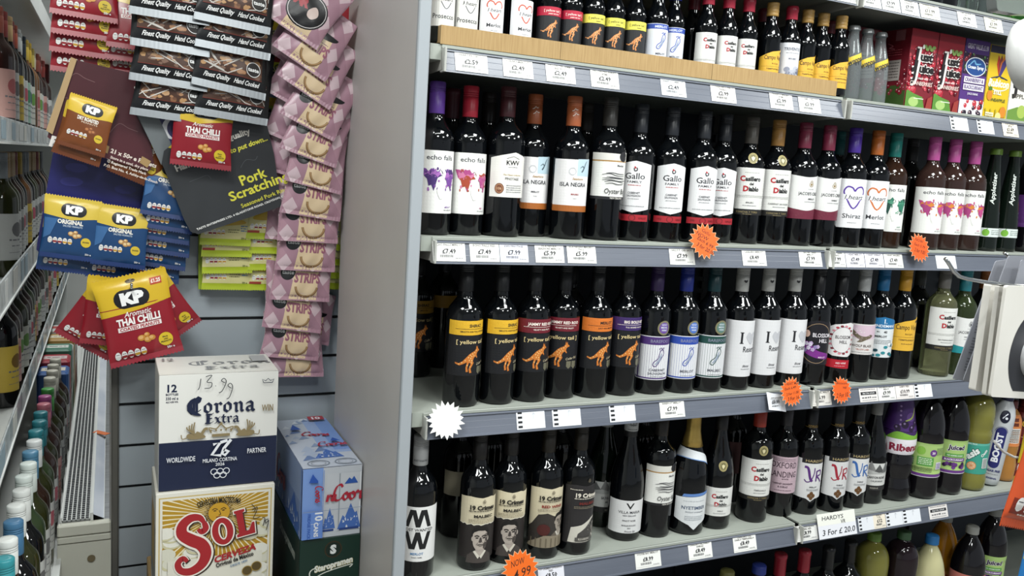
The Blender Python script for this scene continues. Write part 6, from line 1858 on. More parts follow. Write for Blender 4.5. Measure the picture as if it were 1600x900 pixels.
def kp_bag(kind, seed=0, low=False):
    key = ('kp', kind, seed, low)
    if key in _bags: return _bags[key]
    w, h, t = .124, .150, .0085
    top, body, seamc = {'thai': ('#d2b02c', '#8c1c28', '#93303a'), 'dry': ('#dcb93a', '#7a4422', '#6d3a1e'), 'orig': ('#d9bd4a', '#1f4470', '#22386a')}[kind]
    B = C(body, .28, .5); Tm = C(top, .28, .5); Sm = C(seamc, .3, .5)
    m, S = bag_mesh(w, h, t, [(.075, Sm), (.70, B), (1, Tm)], .011, seed)
    p = Pr(.0004)
    p.poly([(-w / 2, .028), (0, .020), (w / 2, .030), (w / 2, .034), (-w / 2, .034)], Tm) if kind != 'thai' else p.poly([(-w / 2, .022), (-.01, .016), (w / 2, .030), (w / 2, .034), (-w / 2, .034)], Tm)
    kp_badge(p, .004, .044, 1.0, 0)
    if kind == 'thai':
        p.text('Aromatic', -.002, .011, .0075, C('#f2e9e4'), 'c', 0, .3, w=.042)
        p.rect(-.036, -.014, .036, -.006, C('#efe4e0', .4)); p.text('THAI CHILLI', 0, -.004, .0115, C('#f4eeea', .4), 'c', .03, w=.072)
        p.text('COATED PEANUTS', 0, -.0125, .0055, C('#a3222f'), 'c', .02, w=.066)
        nuts(p, .006, -.034, .016, ('#c98a3a', '#e0b070')); p.ell(.038, -.046, .0125, .0125, C('#d9bc2c', .4), 18)
        for i, s in enumerate(('Made', 'with', 'PEANUTS')): p.text(s, .038, -.0435 - i * .0042, .0028, INK, 'c', .015)
        icons(p, -.046, -.053, 1.0)
    else:
        lab = {'dry': 'DRY ROASTED', 'orig': 'ORIGINAL'}[kind]
        p.text(lab, -.002, .010, .0095, C('#f2ede2', .4), 'c', .03, w=.058)
        p.text('SALTED PEANUTS' if kind == 'orig' else 'PEANUTS', .004, .003, .0042, C('#c9d6e4' if kind == 'orig' else '#e4cdb4'), 'c', .0, w=.044)
        nuts(p, .010, -.014, .017, ('#b98a52', '#e4c896') if kind == 'orig' else ('#8a4f2c', '#b97a4a'))
        p.ell(.036, -.030, .0115, .0115, C('#d9bc3a', .4), 16); p.text('SHARE', .036, -.031, .0035, INK, 'c', .02)
        icons(p, -.044, -.051 if low else -.032, 1.05)
        if kind == 'orig': p.poly([(-.06, .02), (-.03, .02), (-.045, -.02), (-.06, -.03)], C('#3f6a9c', .28))
    p.text('50g e', .042, -.0605, .0042, C('#e4e4e4'), 'c', .02)
    _bags[key] = (m.mesh('wrapper'), p.lay(S, .006).mesh('print'))
    return _bags[key]
def put_bag(meshes, px, py, Y, rot, label, group=None, tilt=0, yaw=0, name='snack_packet', k=1.0):
    o = empty(name); M = on_wall(px, py, Y, rot, tilt, yaw) @ Matrix.Scale(k, 4); o.matrix_world = M
    link('wrapper', meshes[0], o)
    if len(meshes) > 1: link('print', meshes[1], o)
    tag(o, label, 'snack packet', group)
    return o
def put_card(pts, Y, col, edge, prints, label, px, py, t=.004, rot=0, tilt=0, name='display_card', holes=()):
    """a hanging display board: outline given as photo points on the plane Y"""
    M = on_wall(px, py, Y, rot, tilt); I = M.inverted()
    def loc(q):
        d = M.inverted() @ onY(q[0], q[1], Y); return (d.x, d.y)
    o = empty(name); o.matrix_world = M
    b = MB(); b.slab([loc(q) for q in pts], t, col, edge); b.build('board', o)
    if prints:
        p = Pr(.0002); prints(p, loc); p.lay(FLAT).build('print', o)
    tag(o, label, 'display card')
    return o
BRN = NM('maroon_card', '#3f1a1f', '#4a2127', 5, .3)
BLU = NM('indigo_card', '#20205a', '#2a2a6c', 4, .28)
BLK = NM('black_card', '#232426', '#333537', 4, .3)
LIM = NM('lime_card', '#8fa82a', '#a3bb33', 4, .4)
REDC = NM('red_card', '#a8303a', '#b83a42', 4, .4)
KED = C('#b0946c', .8)
# --- boards
def pr_red(p, loc):
    a = loc((528, 158)); p.text('BACON FRIES', a[0], a[1] + .002, .004, C('#e9d9d4'), 'c', .02)
    b = loc((545, 40)); p.ell(b[0] - .004, b[1], .002, .002, C('#e9e4e0'), 8)
put_card([(418, -12), (548, -12), (541, 160), (424, 160)], 2.075, REDC, C('#8a2a30'), pr_red, 'red display card behind the pink packets at the top of the snack wall', 480, 70)
def pr_lime(p, loc):
    a = loc((432, 196))
    for dx, dy, rx, ry in ((0, 0, .016, .011), (.004, .012, .005, .012)): p.ell(a[0] + dx, a[1] + dy, rx, ry, C('#3a3f24', .4), 14)
    p.ring(a[0], a[1] - .004, .018, .012, .002, C('#2c3020'), 16)
    b = loc((520, 330)); p.rect(b[0] - .01, b[1], b[0] + .02, b[1] + .012, C('#c9d48a', .4))
put_card([(424, 161), (541, 161), (536, 452), (310, 452), (310, 352), (424, 300)], 2.078, LIM, C('#7f9424', .5), pr_lime, 'lime green display card behind the yellow packets', 430, 300, .005)
def pr_brown(p, loc):
    def tx(s, px, py, h, rot=-16, bold=.0): a = loc((px, py)); p.text(s, a[0], a[1], h, C('#e9dcd0'), 'l', bold, rot=rot)
    tx('21 x 50g e Packets', 172, 238, .0085, -17, .02)
    for i, s in enumerate(('Store in a cool, dry place', '® Registered Trade Mark', 'P.O. Box No. 4, Ashby-de-la-Zouch')): tx(s, 172 - i * 5, 247 + i * 6, .0052, -17, .012)
    for q in ((156, 176), (112, 160), (128, 122), (196, 200)):
        a = loc(q); p.stroke(spline([(a[0] - .03, a[1] - .012), (a[0] - .012, a[1] + .008), (a[0] + .006, a[1]), (a[0] + .024, a[1] - .006)], 5), .0012, C('#7d5a5c', .3))
    a = loc((85, 220)); p.at(a[0], a[1], 1, -16); p.text('F', 0, -.012, .02, C('#efe9e4'), 'c', .04); p.at()
    q = [loc(z) for z in ((159, 223), (171, 229), (168, 240), (156, 234))]; p.poly(q, C('#a98a5a', .5))
    q = [loc(z) for z in ((222, 244), (236, 252), (230, 262), (218, 254))]; p.poly(q, C('#a98a5a', .5))
    a = loc((212, 137)); p.ell(a[0], a[1], .0032, .0032, C('#e9e6e2'), 10)
br = put_card([(117, 93), (222, 118), (240, 256), (232, 268), (84, 222), (74, 214), (77, 203)], 1.985, BRN, KED, pr_brown, 'maroon display card hanging askew at the left, one packet left on it', 160, 180, .011)
# folded kraft edge showing along its left side
kb = MB()
P = [onY(a, b, 1.980) for a, b in ((111, 89), (120, 93), (82, 210), (72, 204))]
kb.add([tuple(q) for q in P] + [(q.x, q.y + .012, q.z) for q in P], [(3, 2, 1, 0), (4, 5, 6, 7), (0, 1, 5, 4), (2, 3, 7, 6), (1, 2, 6, 5), (3, 0, 4, 7)], KED)
kk = kb.build('card_edge'); kk.parent = br; kk.matrix_parent_inverse = br.matrix_world.inverted()
def pr_blue(p, loc):
    a = loc((67, 391)); p.at(a[0], a[1], 1, -7); p.rect(-.007, -.008, .007, .010, C('#e4e4ea', .4)); p.text('7', 0, -.006, .013, C('#20205a'), 'c', .04); p.at()
    for q in ((120, 262), (196, 296), (112, 284)):
        a = loc(q); p.ell(a[0], a[1], .022, .010, C('#3d3d86', .25), 18)
put_card([(84, 232), (150, 238), (238, 290), (236, 330), (222, 396), (140, 405), (66, 400), (57, 390), (58, 380)], 2.055, BLU, C('#17174a'), pr_blue, 'indigo display card carrying blue and yellow peanut packets', 140, 320, .004)
def pr_black(p, loc):
    rot = 24
    def tx(s, px, py, h, c, bold=.0, sh=0.0, al='l', w=None): a = loc((px, py)); p.text(s, a[0], a[1], h, C(c, .4), al, bold, sh, rot=rot, w=w)
    YL = '#e2dc4a'
    a = loc((268, 202)); p.ell(a[0], a[1], .040, .040, C('#cdb93a', .35), 28); p.ell(a[0], a[1], .033, .033, C('#33305a', .35), 28); p.ell(a[0] + .002, a[1] + .002, .021, .023, C('#d9d9dc', .35), 24); p.ell(a[0] + .009, a[1] + .002, .018, .021, C('#33305a', .35), 24)
    q = [loc(z) for z in ((214, 178), (246, 180), (268, 226), (256, 236), (252, 258))]; p.poly(q, C('#6d7274', .3))
    tx('Finest Quality', 322, 233, .0125, '#e9e4da', .02, .0)
    tx('to put down...', 360, 240, .0105, YL, .015, .2)
    tx('Hand Cooked', 276, 268, .0125, '#e9e4da', .03)
    tx('Pork', 378, 290, .021, YL, .012, w=.060)
    tx('Scratchings', 361, 315, .020, YL, .012, w=.150)
    tx('Seasoned Pork Rind', 378, 320 + 1, .0095, YL, .015, w=.105) if False else tx('Seasoned Pork Rind', 378, 325, .0088, YL, .0, w=.108)
    tx('TASTE ENTERPRISES LTD, 4 GLADSTONE ROAD, CROYDON, CR0 2BQ', 308, 360, .0042, '#efefec', .02, w=.225)
    for pts in (((296, 284), (312, 278), (324, 274), (330, 280)), ((376, 262), (384, 250), (398, 250), (402, 244))):
        p.stroke(spline([loc(z) for z in pts], 5), .0012, C('#55585b', .3))
put_card([(207, 168), (300, 168), (416, 190), (428, 240), (440, 322), (425, 328), (310, 366), (298, 362), (288, 344), (256, 262)], 1.968, BLK, C('#1a1a1c'), pr_black, 'black display card with yellow serif lettering in the middle of the snack wall', 330, 265, .005)
# --- peanut packets
G1 = 'red peanut packets overlapping at the top left'
for i, (x, y) in enumerate(((133, -28), (134, 3), (134, 32), (133, 62))):
    put_bag(kp_bag('thai', i), x, y, 1.99 + i * .015, -3, 'red peanut packet in the left column at the top, %s from the bottom' % ORD[3 - i] if i < 3 else 'red peanut packet in the left column at the top, lowest of four', None, tilt=-10)
for i, (x, y) in enumerate(((217, 24), (217, 44), (217, 66))):
    put_bag(kp_bag('thai', i + 1), x, y, 2.0 + i * .018, -2, ['red and yellow peanut packet with its badge in view beside the black packs', 'red peanut packet in the right column at the top, middle of three', 'red peanut packet in the right column at the top, lowest of three'][i], None, tilt=-10)
put_bag(kp_bag('dry', 0), 137, 196, 1.968, -15, 'brown and yellow dry roasted peanut packet on the maroon card', tilt=-3, k=.72)
put_bag(kp_bag('dry', 1), 130, 209, 1.980, -17, 'brown packet peeping out below the dry roasted packet, only its foot in view', tilt=-1, k=.74)
put_bag(kp_bag('dry', 2), 224, 240, 2.000, -22, 'brown packet at the right foot of the maroon card, mostly hidden', k=.84) 
for i, (x, y, Y, lab) in enumerate(((111, 357, 2.00, 'blue and yellow peanut packet on the indigo card, front one at the left'), (189, 370, 2.00, 'blue and yellow peanut packet on the indigo card, front one in the middle'),
                      (108, 378, 2.024, 'blue peanut packet behind the front left one on the indigo card'), (181, 390, 2.024, 'blue peanut packet behind the front middle one on the indigo card'))):
    put_bag(kp_bag('orig', i, i > 1), x, y, Y, -7, lab, tilt=-3, k=.87)
for i, (x, y) in enumerate(((266, 294), (264, 314), (262, 332), (260, 352), (254, 373), (246, 394))):
    put_bag(kp_bag('orig', i % 3, True), x, y, 1.998 + i * .0125, -8, 'dark blue peanut packet in the right-hand stack, %s from the top' % ORD[i], None, tilt=-10, k=.88)
put_bag(kp_bag('thai', 5), 318, 207, 1.945, -4, 'red peanut packet lying over the black pork scratchings card', tilt=-4)
# --- bunch on one hook
put_bag(kp_bag('thai', 2), 160, 497, 2.018, -33, 'red peanut packet fanned out to the left on the lower hook', None)
put_bag(kp_bag('thai', 3), 180, 488, 2.002, -8, 'red peanut packet second from the left on the lower hook', None)
put_bag(kp_bag('thai', 4), 246, 484, 1.990, 36, 'red peanut packet fanned out to the right on the lower hook', None)
def big_bag():
    w, h, t = .150, .190, .012
    B = C('#921e2a', .28); Tm = C('#d6b22a', .28); Sm = C('#98303c', .3)
    m, S = bag_mesh(w, h, t, [(.07, Sm), (.64, B), (1, Tm)], .012, 12)
    p = Pr(.0004)
    p.poly([(-w / 2, .014), (0, .018), (w / 2, .036), (w / 2, .028), (-w / 2, .028)], Tm)
    p.poly([(-w / 2, .0), (w / 2, .02), (w / 2, .026), (-w / 2, .026)], B) if False else None
    kp_badge(p, -.004, .046, 1.3, 0)
    p.rect(.038, .064, .062, .079, C('#b8401f', .4)); p.text('£1.25', .050, .068, .0075, C('#f4e9d9'), 'c', .03, w=.02)
    p.ell(.0, .082, .010, .004, C('#4a3a14', .4), 14)
    p.text('Aromatic', .0, .008, .011, C('#f2e9e4'), 'c', .0, .3, w=.056)
    p.rect(-.046, -.022, .046, -.012, C('#efe4e0', .4)); p.text('THAI CHILLI', 0, -.009, .0145, C('#f4eeea', .4), 'c', .03, w=.092)
    p.text('COATED PEANUTS', 0, -.0205, .0068, C('#a3222f'), 'c', .02, w=.084)
    nuts(p, .008, -.045, .020, ('#c98a3a', '#e0b070')); p.ell(.046, -.058, .015, .015, C('#d9bc2c', .4), 18)
    for i, s in enumerate(('Made', 'with', 'PEANUTS')): p.text(s, .046, -.054 - i * .0054, .0036, INK, 'c', .015)
    icons(p, -.056, -.072, 1.25); p.text('50g e', .052, -.080, .005, C('#e4e4e4'), 'c', .02)
    return m.mesh('wrapper'), p.lay(S, .007).mesh('print')
put_bag(big_bag(), 216, 496, 1.965, 14, 'front red and yellow chilli peanut packet hanging on the lower hook', tilt=-2)
hk = MB(); q = onY(203, 438, 2.09)
hk.tube([(q.x, 2.092, q.z + .01), (q.x, 2.02, q.z + .008), (q.x, 1.955, q.z + .002), (q.x, 1.94, q.z + .006), (q.x, 1.935, q.z + .014)], .0028, CHROME)
hk.box(q.x - .012, q.x + .012, 2.088, 2.094, q.z - .002, q.z + .022, CHROME, .002)
tag(hk.build('peg_hook'), 'chrome peg hook on the slatted wall carrying the red packets', 'hook')
# --- black pork packs
def pork_bag(seed):
    w, h, t = .158, .190, .011
    B = C('#17181a', .26); S_ = C('#8b9094', .26, .5, metal=.3)
    m, S = bag_mesh(w, h, t, [(.085, S_), (1, B)], .016, seed, False, 1.3)
    p = Pr(.0004)
    x0, x1, y0, y1 = -.068, .068, -.056, -.010
    p.rect(x0, y0, x1, y1, C('#4a2f22', .3))
    q = random.Random(seed)
    for i in range(34):
        a, b = q.uniform(x0 + .006, x1 - .006), q.uniform(y0 + .004, y1 - .004); k = q.uniform(.004, .010)
        pts = [(a + k * q.uniform(.6, 1.1) * cos(z), b + k * .7 * q.uniform(.6, 1.1) * sin(z)) for z in [2 * pi * j / 7 for j in range(7)]]
        p.poly(pts, C(q.choice(['#8a5f42', '#a87c58', '#c09a74', '#6d4a36', '#b98f62', '#7d6152']), .3), False); p.z += .00001
    # glare along the creases of the clear film, painted as pale streaks
    for i in range(13):
        a, b = q.uniform(x0, x1), q.uniform(y0, y1); an = q.uniform(-.9, .9); l = q.uniform(.012, .032)
        p.stroke([(max(x0, min(x1, a + l * z * cos(an))), max(y0, min(y1, b + l * z * sin(an)))) for z in (-1, -.3, .3, 1)], q.uniform(.0012, .003), C('#cfc9c2', .15), taper=True)
    p.rect(x0, y0 - .0012, x1, y0, C('#7a2f26', .3)); p.rect(x0, y1, x1, y1 + .0012, C('#7a2f26', .3))
    p.text('PORK SCRATCHINGS', -.008, -.003, .009, C('#8a8480', .3), 'c', .01, w=.10)
    p.text('Finest Quality', -.030, -.0715, .0098, C('#efefee', .35), 'c', .012, .3, w=.055)
    p.text('Hand Cooked', .034, -.072, .0098, C('#efefee', .35), 'c', .012, .3, w=.054)
    p.ring(.048, -.036, .016, .016, .0014, C('#efefee', .3), 26); p.ell(.048, -.036, .0145, .0145, C('#2a2624', .3), 22)
    p.text('taste', .048, -.040, .008, C('#efefee', .3), 'c', .02, w=.025)
    return m.mesh('wrapper'), p.lay(S, .006).mesh('print')
PK = [pork_bag(i + 20) for i in range(4)]


for i, (x, y, r, lab) in enumerate(((268, -40, -2, 'left column, topmost of four'), (268, 10, -3, 'left column, second from the top'), (270, 66, -4, 'left column, third from the top'), (270, 120, -4, 'left column, lowest of four'),
                     (370, -26, -5, 'right column, topmost of four'), (370, 16, -5, 'right column, second from the top'), (365, 78, -8, 'right column, third from the top'), (368, 122, -5, 'right column, lowest of four'))):
    k = i % 4
    put_bag(PK[(i * 3 + i // 4) % 4], x, y, 1.892 + k * .0165 + (.010 if i < 4 else 0), r, 'black windowed pork scratchings pack, ' + lab, None, tilt=-7, k=.96)
# --- yellow and lime packets
def fries_bag(kind, seed):
    w, h, t = .124, .150, .0085
    B = C('#d9d295' if kind == 'lime' else '#d6cf9a', .3); S_ = C('#b3c42c', .3); Tp = C('#c3c83a', .3)
    m, S = bag_mesh(w, h, t, [(.12, S_), (.62, B), (1, Tp)], .012, seed)
    p = Pr(.0004)
    if kind == 'lime':
        icons(p, -.050, -.042, 1.0); p.scribble(.004, .034, -.036, .003, C('#6a6a3a'), seed); p.scribble(.004, .030, -.042, .003, C('#6a6a3a'), seed + 1)
        for i in range(3): p.scribble(.036, .054, -.026 - i * .006, .004, C('#6a86a4'), i)
        p.text('27g e', .044, -.058, .004, C('#5a6a1a'), 'c', .02)
        p.poly(spline([(-.05, -.02), (-.02, .002), (.02, -.004), (.05, -.014), (.03, -.022), (-.03, -.026)], 4, True), C('#c9a83a', .3))
        p.rect(-.06, -.0585, -.03, -.0525, C('#9c3a2c', .3)) if seed % 2 else None
    elif kind == 'scampi':
        p.poly([(-.06, .05), (.06, .05), (.06, .02), (.0, .005), (-.06, .02)], C('#9aa0a0', .3))
        for i in range(7): p.rect(-.055 + i * .018, .022, -.053 + i * .018, .05, C('#6d7478'), False)
        p.z += p.DZ
        p.text('SCAMPI', -.004, -.030, .010, C('#4a4a3a'), 'c', .012, w=.05); p.text('FRIES', .0, -.044, .010, C('#4a4a3a'), 'c', .012, w=.036)
        p.ell(-.01, -.004, .04, .014, C('#d9c02c', .3), 18)
    else:
        p.poly([(-.06, .06), (.06, .05), (.06, .025), (-.06, .032)], C('#8a1f2c', .3))
        p.text('BACON', .0, .010, .014, C('#3a4a2a'), 'c', .02, w=.066, arcr=.12); p.text('FRIES', .0, -.012, .020, C('#2a2c24'), 'c', .04, w=.080, arcr=.14)
        p.ell(.0, -.034, .046, .018, C('#7d8fae', .3), 22); nuts(p, .0, -.034, .02, ('#5a6a9a', '#c9cfdc')); p.poly([(-.06, -.05), (.06, -.056), (.06, -.07), (-.06, -.07)], C('#d9b43a', .3))
    return m.mesh('wrapper'), p.lay(S, .006).mesh('print')
LB = [fries_bag('lime', 30 + i) for i in range(3)]
n = 0
for col, xs, ys in (('left', 353, (338, 356, 382, 408)), ('middle', 424, (330, 352, 378, 410)), ('right', 500, (346, 370, 392, 408))):
    for i, y in enumerate(ys):
        put_bag(LB[n % 3], xs + (i % 2) * 2, y, 2.036 + i * .009, -1 + (i % 3) - (2 if col == 'right' else 0), 'yellow and lime snack packet, %s column, %s from the top' % (col, ORD[i]), None, tilt=-10, k=.9); n += 1
put_bag(fries_bag('scampi', 41), 438, 36, 2.045, 1, 'pale yellow snack packet with grey netting picture near the top, left of the pink ones')
put_bag(fries_bag('bacon', 42), 436, 118, 2.055, 2, 'snack packet with green arched lettering and a blue picture, left of the pink ones')
# --- pink diamond-checked packets hanging in a long chain
def pink_bag(seed, badge=False, plain=False):
    w, h, t = .132, .150, .0125
    B = C('#f2e6e8', .3)
    m, S = bag_mesh(w, h, t, [(1, B)], .010, seed, False, 1.5)
    p = Pr(.0004); p.clip = (-w / 2, -h / 2, w / 2, h / 2)
    dw, dh = .0160, .0195
    for i in range(-6, 7):
        for j in range(-6, 7):
            if (i + j) % 2: continue
            cx, cy = i * dw, j * dh
            p.poly([(cx - dw, cy), (cx, cy - dh), (cx + dw, cy), (cx, cy + dh)], C('#ab8493' if (i // 1 + j) % 4 == 0 else '#d6bec5' if (i - j) % 4 == 0 else '#b58d9b', .3), False)
    p.z += p.DZ
    pn = C('#e6cda8', .3)
    if plain: return m.mesh('wrapper'), p.lay(S, .006).mesh('print')
    p.at(0, -.036)
    p.poly([(-.020, .050), (.034, .050), (.036, -.036), (-.025, -.036)], pn)
    if badge:
        p.ell(.004, .018, .046, .040, C('#141416', .3), 28); p.ring(.004, .018, .043, .037, .0016, C('#d9d4d4', .3), 28)
        for s, x in (('M', -.022), ('R', -.006)): p.text(s, x, .020, .018, C('#a8323c', .3), 'c', .05, rot=12)
        p.poly(spline([(.006, .02), (.014, .034), (.024, .030), (.030, .018), (.022, .006), (.010, .008)], 4, True), C('#d9c4bc', .3))
    else:
        p.poly(arc(.010, .052, .036, .016, 180, 360, 14), C('#17171a', .3))
        p.ell(-.036, .022, .0165, .0165, C('#1b1c1e', .3), 24); p.text('taste', -.036, .019, .0085, C('#d9dcdc', .3), 'c', .012, w=.027)
        p.scribble(-.008, .030, .026, .003, C('#8d6a7a'), 3)
        p.text('STRIPS', .010, .002, .020, C('#a06478', .3), 'c', .03, w=.060)
        p.ring(.010, -.006, .027, .026, .005, C('#8a6a48', .3), 20, 185, 355); p.ring(.010, -.004, .026, .025, .0022, C('#b99468', .3), 20, 190, 350)
        p.scribble(-.01, .03, -.042, .002, C('#b99a80'), 5)
    return m.mesh('wrapper'), p.lay(S, .006).mesh('print')
PB = [pink_bag(60 + i) for i in range(5)]; PS = [pink_bag(75 + i, plain=True) for i in range(2)]; PBB = pink_bag(70, True)
CH = [(484, 8, -30, 0, -18, 'badge', 'with a round black badge at the very top'), (497, 56, -30, 0, -12, '', 'tilted right, first below the black badge one'),
      (502, 100, -30, 0, -10, '', 'tilted right, second below the black badge one'), (507, 155, -24, 0, -8, '', 'tilted right, third below the black badge one'),
      (503, 200, -17, 0, -6, '', 'fourth below the black badge one'), (496, 243, -12, 0, -4, '', 'fifth below the black badge one, beside the lime card'),
      (489, 286, -7, 0, 0, '', 'sixth down, level with the yellow lettering of the black card'), (479, 325, -2, 0, 0, '', 'seventh down with a folded lower corner'),
      (481, 371, -2, 0, 0, '', 'eighth down, facing front and level with the lime card foot'), (474, 418, -3, 0, 0, '', 'ninth down, just below the lime card'),
      (459, 464, -8, 0, 0, '', 'tenth down, hanging left'), (456, 509, -7, 0, 0, '', 'eleventh down, second from the bottom'), (459, 538, -2, 0, 0, '', 'lowest of the chain, above the white beer box')]
for i, (x, y, r, tl, yw, k, lab) in enumerate(CH):
    put_bag(PBB if k else PB[i % 5], x - (4 if 0 < i < 5 else 0), y, 1.897 + i * .0128, r, 'pink diamond-checked snack packet, ' + lab, None, tilt=-10, yaw=yw * .4, k=1.0 if i < 6 else 1.06)
SD = [(468, 62, -28, 'beside the first tilted one'), (464, 122, -26, 'beside the second tilted one'), (462, 182, -20, 'at the corner of the black packs'), (454, 232, -14, 'beside the lime card leaf'),
      (452, 282, -8, 'touching the right edge of the black card'), (452, 334, -2, 'behind the folded one'), (486, 494, -14, 'showing a strip on the right low down')]
for i, (x, y, r, lab) in enumerate(SD):
    put_bag(PS[i % 2] if i < 6 else PB[2], x + (3 if i < 3 else 0), y, (1.940, 1.958, 1.975, 1.989, 2.005, 2.020, 2.068)[i], r, 'pink packet of the rear row, ' + lab, None, tilt=-10, yaw=-10 if i < 6 else 4, k=.84)
# ------------------------------------------------------------------ beer boxes stacked in front of the slatted wall
def box_thing(name, x0, x1, y0, y1, z0, z1, side, front, top, label, leftp=None, bev=.0015, fold=None):
    e = empty(name, (x0, y0, z0))
    w, d, h = x1 - x0, y1 - y0, z1 - z0
    MB().box(0, w, 0, d, 0, h, side, bev).build('carton_body', e)
    for nm, fn, fr, a, b in (('front_print', front, FRAME((0, 0, 0), (1, 0, 0), (0, 0, 1)), w, h), ('top_print', top, FRAME((0, 0, h), (1, 0, 0), (0, 1, 0)), w, d), ('side_print', leftp, FRAME((0, d, 0), (0, -1, 0), (0, 0, 1)), d, h)):
        if fn:
            p = Pr(.0003); p.clip = (.0006, .0006, a - .0006, b - .0006); fn(p, a, b); p.lay(fr).build(nm, e)
    tag(e, label, 'drinks box')
    return e
NAVY = C('#1b2440', .4); CW = C('#e9e8e2', .42)
def goth(p, s, x, y, h, mat, k=1.0):
    """blackletter drawn with a broad pen; returns the advance"""
    G = {
     'C': ([[(.75, .80), (.55, 1.0), (.25, .92), (.08, .6), (.10, .25), (.30, .0), (.55, .02), (.78, .2)], [(.42, .95), (.42, .05)], [(.58, 1.04), (.60, .06)], [(.62, 1.1), (.82, .98), (.74, .74)]], .95),
     'E': ([[(.10, .98), (.62, .94), (.72, 1.04)], [(.20, .95), (.20, .08)], [(.36, .9), (.36, .1)], [(.20, .5), (.60, .52)], [(.04, .04), (.24, .0), (.52, .02), (.74, .18)]], .86),
     'o': ([[(.14, .50), (.14, .16), (.32, .02)], [(.32, .02), (.50, .18), (.50, .50)], [(.50, .50), (.32, .66), (.14, .50)]], .68),
     'r': ([[(.06, .60), (.18, .56), (.18, .08), (.28, .02)], [(.18, .52), (.36, .66), (.46, .54)]], .52),
     'n': ([[(.06, .60), (.18, .56), (.18, .06), (.26, .0)], [(.18, .5), (.38, .66), (.50, .54), (.50, .08), (.60, .02)]], .70),
     'a': ([[(.14, .56), (.34, .66), (.48, .54), (.48, .08), (.60, .02)], [(.48, .38), (.18, .30), (.14, .12), (.28, .0), (.48, .14)]], .68),
     'x': ([[(.06, .60), (.20, .54), (.40, .08), (.54, .04)], [(.48, .64), (.36, .54), (.22, .1), (.08, .0)]], .60),
     't': ([[(.22, .86), (.20, .14), (.34, .0), (.46, .08)], [(.04, .62), (.42, .62)]], .50),
    }
    ad = 0
    for ch in s:
        st, adv = G[ch]
        for q in st: p.nib([(x + (ad + a * 1.0) * h * k, y + b * h) for a, b in q], h * .17, mat, 38, .3)
        ad += adv
    return ad * h * k
def cor_front(p, w, h):
    p.rect(0, 0, w, h, CW); p.rect(0, 0, w, h * .42, NAVY)
    p.text('12', w * .105, h * .855, h * .062, NAVY, 'c', .02); p.text('BOTTLES', w * .105, h * .825, h * .018, NAVY, 'c', .02, w=w * .10)
    p.text('330 ml e', w * .105, h * .788, h * .024, NAVY, 'c', .01, w=w * .10); p.text('ALC 4.5% VOL', w * .105, h * .763, h * .014, NAVY, 'c', .02, w=w * .10)
    gold = C('#8f7f5c', .4)
    goth(p, 'Corona', w * .225, h * .660, h * .128, NAVY, 1.03)
    p.poly(spline([(w * .29, h * .80), (w * .232, h * .755), (w * .232, h * .69), (w * .285, h * .648), (w * .345, h * .645), (w * .275, h * .70), (w * .272, h * .76)], 4, True), NAVY)
    p.ring(w * .782, h * .668, .0035, .0035, .0007, NAVY, 12)
    goth(p, 'Extra', w * .375, h * .570, h * .082, NAVY, 1.08)
    # crown between two winged beasts
    cx, cy = w * .51, h * .475
    p.rect(cx - .018, cy - .006, cx + .018, cy, gold); p.stroke(spline([(cx - .019, cy + .003), (cx - .024, cy + .014), (cx - .010, cy + .011), (cx, cy + .020), (cx + .010, cy + .011), (cx + .024, cy + .014), (cx + .019, cy + .003)], 4), .0026, gold)
    for i in range(5): p.ell(cx - .020 + i * .010, cy + .008, .0022, .0022, gold, 8, False)
    p.ell(cx, cy + .022, .003, .003, gold, 8)
    for sx in (-1, 1):
        bx = cx + sx * .052
        p.poly(spline([(bx - sx * .022, cy - .004), (bx - sx * .006, cy + .008), (bx + sx * -.001 , cy + .004), (bx - sx * -.012, cy + .004), (bx + sx * .016, cy - .002), (bx + sx * .008, cy - .008), (bx - sx * .012, cy - .008)], 3, True), gold)
        p.stroke(spline([(bx - sx * .014, cy + .002), (bx - sx * .020, cy + .012), (bx - sx * .026, cy + .012)], 4), .006, gold)
        for i in range(4): p.stroke(spline([(bx, cy + .002), (bx + sx * (.002 + i * .004), cy + .014), (bx + sx * (.000 + i * .005), cy + .028 - i * .003)], 4), .0026, gold)
        p.stroke(spline([(bx + sx * .014, cy - .004), (bx + sx * .024, cy - .006), (bx + sx * .026, cy + .003)], 4), .002, gold)
    # crown and prize word (the printed code between them is left out)
    qx = w * .905
    p.stroke([(qx - .009, h * .905), (qx - .012, h * .935), (qx - .005, h * .922), (qx, h * .942), (qx + .005, h * .922), (qx + .012, h * .935), (qx + .009, h * .905)], .0016, NAVY); p.rect(qx - .009, h * .902, qx + .009, h * .908, NAVY)
    p.text('WIN', qx, h * .655, h * .055, gold, 'c', .01, w=w * .10)
    # pen price
    ink = C('#3a3c40', .5)
    for pts in ([(.335, .93), (.325, .86), (.312, .835)], [(.375, .945), (.425, .955), (.385, .90), (.425, .89), (.415, .85), (.365, .845)], [(.455, .865), (.460, .860)],
                [(.535, .885), (.505, .905), (.525, .925), (.545, .895), (.515, .82), (.485, .80)], [(.590, .835), (.560, .86), (.580, .88), (.600, .845), (.575, .76), (.550, .745)]):
        p.stroke(spline([(a * w, (b + .035) * h) for a, b in pts], 5), .0016, ink)
    wh = C('#eceef2', .4)
    p.text('WORLDWIDE', w * .18, h * .255, h * .042, wh, 'c', .0, w=w * .235); p.text('PARTNER', w * .82, h * .285, h * .042, wh, 'c', .0, w=w * .165)
    # "26" ribbon
    for pts in ([(.445, .385), (.505, .40), (.435, .295), (.515, .285)], [(.505, .40), (.565, .415)], [(.595, .42), (.535, .345), (.520, .30), (.545, .285), (.575, .315), (.535, .335)]):
        p.stroke([(a * w, b * h) for a, b in pts], .0062, wh)
